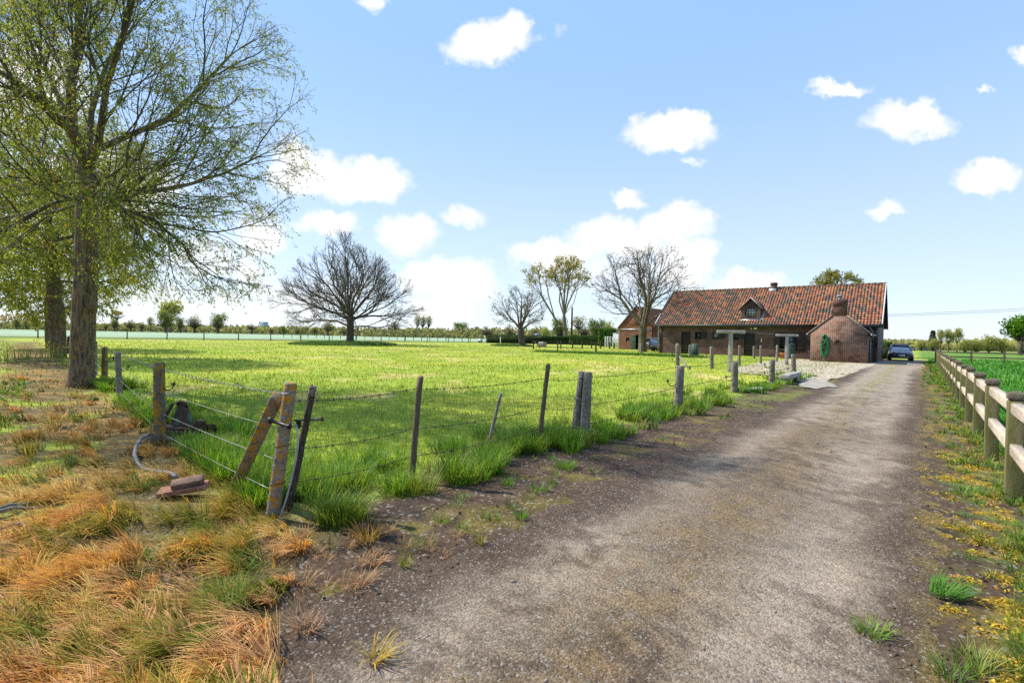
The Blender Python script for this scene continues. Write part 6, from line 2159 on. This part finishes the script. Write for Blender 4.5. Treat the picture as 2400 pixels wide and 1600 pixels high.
post((1733, 857), (1733, 811), 6, M['concrete_post'], 'slim post with a lichen top right of the near clothes line post', 'octagon', group=YF, cap='lichen_post')
post((1767, 839), (1767, 811), 4.5, M['concrete_post'], 'thin post in front of the second door of the farmhouse', 'square', group=YF)
post((1783, 852), (1783, 810), 5.8, M['concrete_post'], 'concrete post on the straw strip by the cobbled yard', 'octagon', group=YF)
post((1820, 849), (1822, 810), 5.2, M['grey_wood'], 'crooked grey wooden post left of the far clothes line post', 'split', group=YF)
post((1616, 838), (1617, 808), 4.6, M['concrete_post'], 'post touching the slatted bin', 'square', group=YF)
for x, y0, y1, w_, lb in ((1307, 821, 797.5, 3.4, 'lawn fence post right of the lying drum'), (1314.5, 817.5, 798, 3.2, 'lawn fence post nearest behind the one by the drum'), (1342, 817, 798.5, 3.4, 'lawn fence post below the utility pole'),
                          (1364.5, 817, 799, 3.2, 'lawn fence post in front of the brown pollard'), (1386.5, 816.5, 799, 3.2, 'lawn fence post under the leafy pollard by the barn'), (1408, 817, 800, 3.2, 'lawn fence post left of the trellis'),
                          (1428.5, 817, 802, 3, 'lawn fence post in front of the trellis'), (1439.5, 817, 803, 3, 'lawn fence post in front of the white container'), (1396.5, 826, 801.5, 4, 'lone nearer lawn post between the pollards and the barn'),
                          (1502.5, 832, 805, 4.2, 'lone lawn post in front of the crooked tree trunk'), (1277, 803, 796, 2.6, 'small post beside the drum')):
    post((x, y0), (x, y1), w_, M['dark_wood'] if x < 1500 else M['grey_wood'], lb, 'square', group=YF)
# far field fence: identical dark stakes along the edge of the pasture
FG = 'stakes of the far field fence'
P0, P1 = P_CORN, P_CORN2
first = None
L = (P1-P0).length
k = 0
s_ = -3*5.0
while s_ < L+70:
    q = P0+(P1-P0)/L*s_
    if first is None:
        first = tag(empty('field_stake', (q.x, q.y, 0)), 'dark stake of the wire fence along the far edge of the pasture', 'fence post', FG)
        MB().tube([(0, 0, -.2), (.01, 0, .6), (0, 0, 1.2)], [.085, .08, .075], 7).build('shaft', M['dark_wood'], first)
        o = first
    else:
        o = copy_tree(first)
    o.location = (q.x, q.y, 0); o.rotation_euler = (0, 0, random.random()*6)
    s_ += 5.0
for i in range(26):                                                  # a second line farther out
    px = 665+19*i; Dd = 150-.8*i
    o = copy_tree(first); o.location = gat(px, Dd); tag(o, 'thin pale stake standing out in the whitish crop', 'fence post', 'stakes out in the crop field')
b = MB()
q0, q1 = P0+(P1-P0)/L*(-15), P0+(P1-P0)/L*(L+68)
for z in (.55, 1.0):
    b.tube([q0+Vector((0, 0, z)), q1+Vector((0, 0, z))], .012, 4)
tag(b.build('field_wire', M['rust_wire']), 'two thin wires strung along the far field stakes', 'wire')


# ------------------------------------------------------------------ wires
def wire(name, pts, rad_, mat, label, barbs=0.0, sag=.02, cat='wire', group=None):
    b = MB()
    path = []
    for a, c in zip(pts[:-1], pts[1:]):
        n = max(4, int((c-a).length/.35))
        for i in range(n):
            f = i/n
            path.append(a.lerp(c, f)-Vector((0, 0, sag*4*f*(1-f))))
    path.append(pts[-1])
    b.tube(path, rad_, 5)
    if barbs:
        for a, c in zip(path[:-1], path[1:]):
            n = max(1, int((c-a).length/barbs))
            for i in range(n):
                q = a.lerp(c, (i+.5)/n)
                b.tube([q+Vector((-.007, 0, -.014)), q+Vector((.007, 0, .014))], rad_*.8, 3)
                b.tube([q+Vector((.007, .005, -.013)), q+Vector((-.007, -.005, .013))], rad_*.8, 3)
    return tag(b.build(name, mat), label, cat, group)


def up(px, py, z):
    p = gpt(px, py); return p+Vector((0, 0, z))


LP = [(638, 1216), (374, 1042), (281, 938), (245, 903), (222, 878), (160, 829)]
hts = ((1.0, .99, .99, .99, 1, 1), (.72, .70, .70, .7, .7, .7), (.47, .42, .42, .42, .4, .4), (.22, .17, .18, .18, .2, .2))
for k, hz in enumerate(hts):
    pts = []
    for (x, y), z in zip(LP, hz):
        p = up(x, y, z); pts.append(p)
    pts[0] = CB+CA*(hz[0]/1.09)
    wire('barbed_wire' if k == 0 else 'fence_wire', pts, .0032, M['galv'], ['top barbed strand of the left fence, from the corner post past the trunk', 'second shiny strand of the left fence', 'third shiny strand of the left fence', 'lowest shiny strand of the left fence'][k],
         .11 if k == 0 else .0, .015, 'fence wire', 'strands of the left wire fence')
DPs = [(676, 1196), (964, 1128), (1264, 1042), (1370, 1033), (1588, 967), (1721, 919), (1808, 906), (1862, 887)]
for k, z in enumerate((.93, .52, .24)):
    pts = [up(x, y, z+(.02*math.sin(i*2.1))) for i, (x, y) in enumerate(DPs)]
    wire('barbed_wire', pts, .0034, M['rust_wire'], ['top rusty barbed strand along the drive', 'middle rusty barbed strand along the drive', 'lowest rusty barbed strand along the drive'][k], .12, .035, 'fence wire', 'strands of the fence along the drive')
LY = [(1588, 857), (1616, 838), (1733, 857), (1783, 852)]
for k, z in enumerate((1.05, .7, .35)):
    wire('yard_wire', [up(x, y, z) for x, y in ((1588, 857), (1668, 863), (1733, 857), (1783, 852), (1820, 849))], .006, M['rust_wire'], ['top', 'middle', 'lowest'][k]+' strand of wire round the lawn corner by the yard', 0, .02, 'fence wire', 'strands round the yard')
for k, z in enumerate((1.0, .5)):
    wire('lawn_wire', [up(x, y, z) for x, y in ((1251, 818), (1307, 821), (1396, 826), (1502, 832), (1616, 838), (1767, 839))], .008, M['rust_wire'], ['upper', 'lower'][k]+' strand of the long lawn fence in front of the farmhouse', 0, .04, 'fence wire', 'strands of the lawn fence')
Dp = 62
for k, (ya, yb, yc) in enumerate(((735.5, 731, 717), (739, 735, 722))):
    wire('power_line', [pt(2070, ya+1, 48), pt(2200, yb+1, 46), pt(2480, yc, 43)], .013, M['black_plastic'], ['upper', 'lower'][k]+' overhead line running right from the farmhouse gable', 0, .05, 'power line', 'overhead lines')

# clothes line posts
def tee(base, topy, xa, xb, w_, label):
    B = gpt(*base)
    root = tag(empty('clothes_line_post', B, RZ), label, 'clothes line post', 'T shaped clothes line posts')
    r = w_*B.y/F/2; h = pt(base[0], topy, B.y).z-B.z
    th = r*1.5
    MB().tube([(0, 0, -.2), (0, 0, h*.55), (0, 0, h-th)], [r*1.4, r*1.3, r*1.15], 4).build('shaft', M['concrete'], root, bevel=.01)
    wd = (xb-xa)*B.y/F/2
    b = MB(); b.box(-wd, wd, -r*.9, r*.9, h-th, h, Matrix.Rotation(-RZ*.6, 4, 'Z')); b.build('crossbar', M['concrete'], root, bevel=.03)
    for q in (-.8, .8):
        MB().tube([Matrix.Rotation(-RZ*.6, 3, 'Z') @ Vector((q*wd, 0, h)), Matrix.Rotation(-RZ*.6, 3, 'Z') @ Vector((q*wd, 0, h+.06))], .012, 6).build('hook', M['rust'], root)
    return B, h, wd
T1 = tee((1711, 871), 774, 1682, 1744, 9.5, 'near T shaped concrete clothes line post standing in the grass edge')
T2 = tee((1843, 855), 783, 1818, 1866, 7.2, 'far T shaped concrete clothes line post on the cobbles beside the pot')
for k, q in enumerate((-.8, .8)):
    a_ = T1[0]+Vector((q*T1[2], 0, T1[1]+.03)); e_ = T2[0]+Vector((q*T2[2], 0, T2[1]+.03))
    wire('clothes_line', [a_, e_], .004, M['galv'], ['left', 'right'][k]+' washing line strung between the two T posts', 0, .08, 'clothes line', 'washing lines')

# ------------------------------------------------------------------ post and rail fence on the right
T0, T1_ = .77, 1.30
def fpos(s):
    t = T0+(T1_-T0)*(s-7)/53
    return U*t+V*s
fd = (fpos(60)-fpos(7)).normalized()
FZ = math.atan2(fd.y, fd.x)
fence = tag(empty('wooden_fence', fpos(7), FZ), 'mossy post and rail fence running along the right side of the drive', 'fence')
pm = MB()
pm.box(-.068, .068, -.068, .068, -.3, .985)
proto_p = pm.build('post', M['mossy_wood'], fence, bevel=.009)
proto_p['label'] = 'square mossy fence post with a chamfered cap'
def capmesh():
    b = MB()
    b.box(-.058, .058, -.058, .058, .9851, 1.0)
    b.box(-.072, .072, -.072, .072, 1.0001, 1.055)
    b.add([(-.072, -.072, 1.0552), (.072, -.072, 1.0552), (.072, .072, 1.0552), (-.072, .072, 1.0552), (0, 0, 1.088)], [(0, 1, 4), (1, 2, 4), (2, 3, 4), (3, 0, 4)])
    return b.build('cap', M['cap_wood'], proto_p, bevel=.006)
cap0 = capmesh()
svals = [7+2.2*i for i in range(-1, 25)]
def railmesh(L, z, name='rail'):
    b = MB()
    pr = [(.045*math.copysign(abs(math.cos(a))**.3, math.cos(a)), .058*math.copysign(abs(math.sin(a))**.35, math.sin(a))) for a in [2*math.pi*(i+.5)/16 for i in range(16)]]
    b.prism([(p[0], p[1]+z) for p in pr], 0.0, L, 'x')
    return b.build(name, M['rail_wood'], fence, bevel=.0)
r_hi, r_lo = railmesh(2.2-.132, .905), railmesh(2.2-.132, .50)
for i, s in enumerate(svals):
    lp = ((fpos(s)-fpos(7)).dot(fd), 0, gz1(*fpos(s)[:2]))
    if i == 0:
        o = proto_p
    else:
        o = proto_p.copy(); COL.objects.link(o)
        c = cap0.copy(); COL.objects.link(c); c.parent = o
    o.parent = fence
    o.location = (lp[0], 0, lp[2]+random.uniform(-.015, .015)); o.rotation_euler = (random.uniform(-.012, .012), random.uniform(-.012, .012), random.uniform(-.02, .02))
    if i < len(svals)-1:
        for pr in (r_hi, r_lo):
            o2 = pr if i == 0 else pr.copy()
            if i: COL.objects.link(o2)
            o2.parent = fence
            o2.location = (lp[0]+.066, 0, lp[2]); o2.rotation_euler = (0, random.uniform(-.006, .006), 0)
EC = fpos(svals[-1])
U2 = Vector((.80, -.60, 0)).normalized()
fz2 = math.atan2(U2.y, U2.x)
fence2 = tag(empty('wooden_fence', EC, fz2), 'far stretch of post and rail fence crossing the meadow to the right', 'fence')
for i in range(6):
    o = proto_p.copy(); COL.objects.link(o); o.parent = fence2; o.location = (2.1*i+.3, 0, 0); c = cap0.copy(); COL.objects.link(c); c.parent = o
    o.data = o.data.copy(); o.data.materials[0] = M['dark_rail']
    for pr in (r_hi, r_lo):
        o2 = pr.copy(); o2.data = pr.data.copy(); o2.data.materials[0] = M['dark_rail']; COL.objects.link(o2); o2.parent = fence2; o2.location = (2.1*i+.366, 0, 0)

# ------------------------------------------------------------------ things in the grass by the left fence
c = gpt(412, 1026)
mach = tag(empty('rusty_machine_part', c+Vector((.12, 0, .02)), R(-10)), 'rusty iron machine part with flaking green paint lying behind the lichen post', 'machine part')
b = MB()
b.prism([(-.20, .16), (.16, .12), (.02, .46), (-.05, .49), (-.09, .47)], -.035, .035, 'y')
b.build('upright_plate', M['rust_green'], mach, bevel=.012)
b = MB(); b.tube([(-.09, -.04, .46), (-.03, -.05, .50), (.03, -.04, .47), (.05, .0, .42)], [.022, .030, .028, .016], 8); b.build('curved_top', M['rust'], mach, True)
b = MB(); b.box(-.34, .30, -.10, .10, .10, .145); b.box(-.34, .30, -.10, -.085, .03, .10); b.box(-.34, .42, .085, .10, .05, .18)
b.build('channel_frame', M['rust'], mach)
b = MB(); b.prism([(.14, .145), (.30, .145), (.32, .24), (.24, .26), (.22, .19), (.16, .17)], -.07, .03, 'y'); b.build('hook_bracket', M['rust'], mach, bevel=.006)
b = MB(); b.prism([(-.36, .145), (-.13, .48), (-.10, .47), (-.30, .145)], -.10, -.065, 'y'); b.build('side_rib', M['rust'], mach)
b = MB(); b.box(-.25, -.18, -.05, .05, -.05, .10); b.build('leg', M['rust'], mach)
b = MB(); b.box(-.30, .32, -.32, -.17, -.02, .035); b.build('ground_slab', M['grey_wood'], mach, bevel=.008)
pp_ = [(366, 1025), (348, 1034), (330, 1048), (318, 1066), (315, 1080), (322, 1094), (338, 1103), (362, 1106), (384, 1112), (402, 1124), (412, 1140)]
b = MB(); b.tube([gpt(x, y, .06+.05*math.sin(i*.7)) for i, (x, y) in enumerate(pp_)], .021, 10)
tag(b.build('plastic_pipe', M['pipe'], None, True), 'grey pipe curving through brown grass to the stacked bricks', 'pipe')
c = gpt(432, 1164)
b = MB(); b.box(-.19, .19, -.085, .085, 0.02, .062); o = b.build('roof_tile', M['red_brick'], None, bevel=.006); o.location = c+Vector((0, 0, .035)); o.rotation_euler = (R(5), R(-6), R(22)); tag(o, 'flat red clay slab under the two bricks by the pipe', 'clay slab')
b = MB(); b.box(-.125, .125, -.05, .05, 0, .058); o = b.build('clay_brick', M['brown_brick'], None, bevel=.012); o.location = c+Vector((.035, .0, .110)); o.rotation_euler = (R(24), R(-8), R(24)); tag(o, 'mossy brown brick lying tilted on the red slab', 'brick')
b = MB(); b.box(-.11, .11, -.035, .035, 0, .05); o = b.build('clay_brick', M['red_brick'], None, bevel=.01); o.location = c+Vector((-.02, .085, .105)); o.rotation_euler = (R(-12), R(-6), R(26)); tag(o, 'narrower pinkish brick behind the mossy one on the slab', 'brick')
for (xa, ya, xb, yb, rr_, lb) in ((-20, 1218, 112, 1198, .016, 'longest pale dead stick on bare soil at the left edge'), (-10, 1212, 70, 1190, .02, 'darker bent stick behind the longest one'), (20, 1246, 96, 1254, .011, 'short bleached stick in front of the others'), (0, 1258, 70, 1240, .009, 'thin grey twig crossing the short stick')):
    a_, e_ = gpt(xa, ya, .05), gpt(xb, yb, .04)
    b = MB(); b.tube([a_, a_.lerp(e_, .35)+Vector((0, .01, .02)), a_.lerp(e_, .7)+Vector((0, -.01, .0)), e_], [rr_, rr_*.9, rr_*.8, rr_*.4], 7, True, .2, xa)
    tag(b.build('dead_stick', M['grey_wood'], None), lb, 'stick', 'dead sticks on the soil')
# low stone block and slab beside the yard
a_, e_ = gpt(1838, 901), gpt(1868, 890)
c = (a_+e_)/2; d = e_-a_
st = tag(empty('stone_block', c, math.atan2(d.y, d.x)), 'long low stone block at the foot of the leaning concrete post', 'stone block')
b = MB(); L = d.length/2; b.box(-L, L, -.16, .16, .18, .34); b.build('slab', M['concrete'], st, bevel=.02)
b = MB(); b.box(-L*.95, -L*.6, -.13, .13, -.1, .1795); b.box(L*.5, L*.9, -.13, .13, -.1, .1795); b.build('footing', M['concrete'], st, bevel=.015)
c = gpt(1775, 914)
b = MB(); b.box(-.55, .5, -.16, .16, -.05, .07); o = b.build('flat_slab', M['concrete'], None, bevel=.02); o.location = c; o.rotation_euler = (R(3), R(-2), R(28)); tag(o, 'half buried concrete slab in the grass left of the stone block', 'slab')

# lawn furniture beyond the pasture
c = gat(1262, 80)
dr = tag(empty('stone_roller', c+Vector((.62, 0, .42)), 0, (R(90), R(18), R(35))), 'grey drum shaped field roller lying on the lawn edge', 'field roller')
MB().lathe([(.30, -.62), (.42, -.6), (.43, 0), (.42, .6), (.30, .62)], 18).build('drum', M['concrete'], dr, True)
MB().tube([(0, 0, -.72), (0, 0, .72)], .05, 8).build('axle', M['rust'], dr)
nb = tag(empty('nest_box', gat(1259, 83), RZ), 'small grey box with a sloping roof on a post behind the roller', 'nest box')
MB().tube([(0, 0, -.2), (0, 0, 1.45)], .06, 7).build('post', M['dark_wood'], nb)
b = MB(); b.box(-.42, .42, -.3, .3, 1.45, 1.9); b.build('box', M['grey_wood'], nb)
b = MB(); b.prism([(-.42, 1.88), (.42, 2.08), (.42, 2.15), (-.42, 1.95)], -.52, .52, 'x'); b.build('roof', M['zinc'], nb)
yp2, YB2, YA2, _ = post((1250, 818), (1250, 798), 3.6, M['dark_wood'], 'braced end post of the lawn fence left of the roller', 'square', group=YF)
b = MB(); b.tube([Vector((.15, 0, .95)), gpt(1267, 818.5)-YB2], .06, 4); b.build('brace', M['grey_wood'], yp2)
c = gat(1173, 100)
sg = tag(empty('white_marker_post', c), 'slender white post standing in front of the hedge', 'marker post')
MB().tube([(0, 0, -.2), (0, 0, 1.15)], .06, 8).build('pole', M['white_paint'], sg)
MB().lathe([(.09, 1.15), (.12, 1.3), (.03, 1.4)], 10).build('head', M['white_paint'], sg)
for (px, Y, lb) in ((1126, 118, 'small white trough by the fence at the left end of the hedge'),):
    c = gat(px, Y); tg = tag(empty('water_trough', c, RZ), lb, 'trough')
    b = MB(); b.prism([(-.35, .3), (.35, .3), (.45, .85), (-.45, .85)], -.3, .3, 'y'); b.build('tub', M['white_paint'], tg)
    b = MB(); b.box(-.3, -.22, -.25, .25, 0, .30); b.box(.22, .3, -.25, .25, 0, .30); b.build('leg', M['zinc'], tg)
c = gat(1339.5, 122)
up_ = tag(empty('utility_pole', c), 'dark wooden utility pole standing beside the forked poplar', 'utility pole')
h = pt(1340, 720, 122).z
MB().tube([(0, 0, -.3), (0, 0, h*.5), (0, 0, h)], [.27, .23, .18], 9).build('pole', M['dark_wood'], up_)
MB().lathe([(.05, h), (.1, h+.1), (.03, h+.22)], 8).build('insulator', M['zinc'], up_)
c = gat(617, 700)
tw = tag(empty('distant_tower', c, R(15)), 'pale grey square tower block on the horizon left of the bare tree', 'tower')
h = pt(607, 756, 700).z
b = MB(); b.box(-5, 5, -5, 5, 0, h); b.box(5.01, 18, -4, 4, 0, h*.55); b.build('block', M['hazy_blue'], tw)
b = MB(); b.box(-5.3, 5.3, -5.3, 5.3, h+.001, h+1); b.build('parapet', M['hazy_blue'], tw)


def hedge(name, label, a, e, h, w_, n, cols, cat='hedge', size=.22):
    d = e-a; L = d.length; d /= L; s = Vector((-d.y, d.x, 0))
    root = tag(empty(name, a), label, cat)
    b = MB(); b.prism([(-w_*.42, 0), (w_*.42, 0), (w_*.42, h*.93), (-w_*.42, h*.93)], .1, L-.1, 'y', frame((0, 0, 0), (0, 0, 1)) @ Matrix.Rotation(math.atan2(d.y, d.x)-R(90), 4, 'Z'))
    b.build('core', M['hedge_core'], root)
    u = rng.random(n)*L; face = rng.random(n); z = rng.random(n)*h; o = rng.uniform(-.5, .5, n)*w_
    side = np.where(face < .45, -w_/2, np.where(face < .65, w_/2, o)); z = np.where(face >= .65, h+rng.normal(0, .05, n), z)
    P = np.stack([u*d.x+side*s.x, u*d.y+side*s.y, z], -1)+rng.normal(0, .06, (n, 3))
    v, f_, cc = leaf_arrays(P, size*rng.uniform(.6, 1.3, n), vary(pal(n, cols), .3), 1.5)
    mesh('foliage', v, f_, M['leaf'], root, col=cc)
    return root


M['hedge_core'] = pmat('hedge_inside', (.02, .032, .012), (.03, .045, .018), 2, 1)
HD = [(.035, .075, .02), (.05, .10, .025), (.028, .06, .018)]
hedge('clipped_hedge', 'long dark clipped hedge behind the lawn', gat(1140, 118), gat(1336, 116), 1.75, 1.2, 6000, HD)
hedge('clipped_hedge', 'shorter taller clipped hedge under the leafy pollards', gat(1336, 112), gat(1440, 106), 2.0, 1.2, 4200, [(.05, .11, .025), (.06, .13, .03), (.04, .085, .02)])
hedge('garden_bush', 'dense green bush growing up beside the barn container', gat(1410, 98), gat(1438, 96), 3.3, 2.2, 2400, [(.07, .14, .03), (.09, .17, .035), (.05, .11, .025)], 'bush', .28)
hedge('corner_shrub', 'low green shrub against the rear corner of the farmhouse', gat(2072, 51.5), gat(2079, 50.5), 1.6, .8, 900, [(.05, .12, .02), (.07, .15, .03)], 'shrub', .14)
# black plastic covered clamp in the right field
A_, E_ = gat(2128, 138), gat(2188, 132)
d = E_-A_; L = d.length
hp = tag(empty('silage_clamp', A_, math.atan2(d.y, d.x)), 'long low heap under black sheeting at the far side of the field', 'silage heap')
b = MB()
N_ = 24
sec_ = []
for i in range(N_+1):
    f = i/N_; hh = .85*(min(f, 1-f)*8 if min(f, 1-f) < .125 else 1)*(1+.14*math.sin(i*1.7))+.02
    sec_.append([(f*L, -2.2, 0), (f*L, -1.5, hh*.7), (f*L, -.4, hh), (f*L, .6, hh*.97), (f*L, 1.6, hh*.6), (f*L, 2.3, 0)])
loft(b, sec_); b.build('sheet', M['asphalt_sheet'], hp, True)
b = MB()
for i in range(9): b.lathe([(.22, -.08), (.32, -.08), (.33, .08), (.22, .08)], 10, Matrix.Translation((L*(i+.5)/9, -.4, .9)))
b.build('weights', M['tyre'], hp)
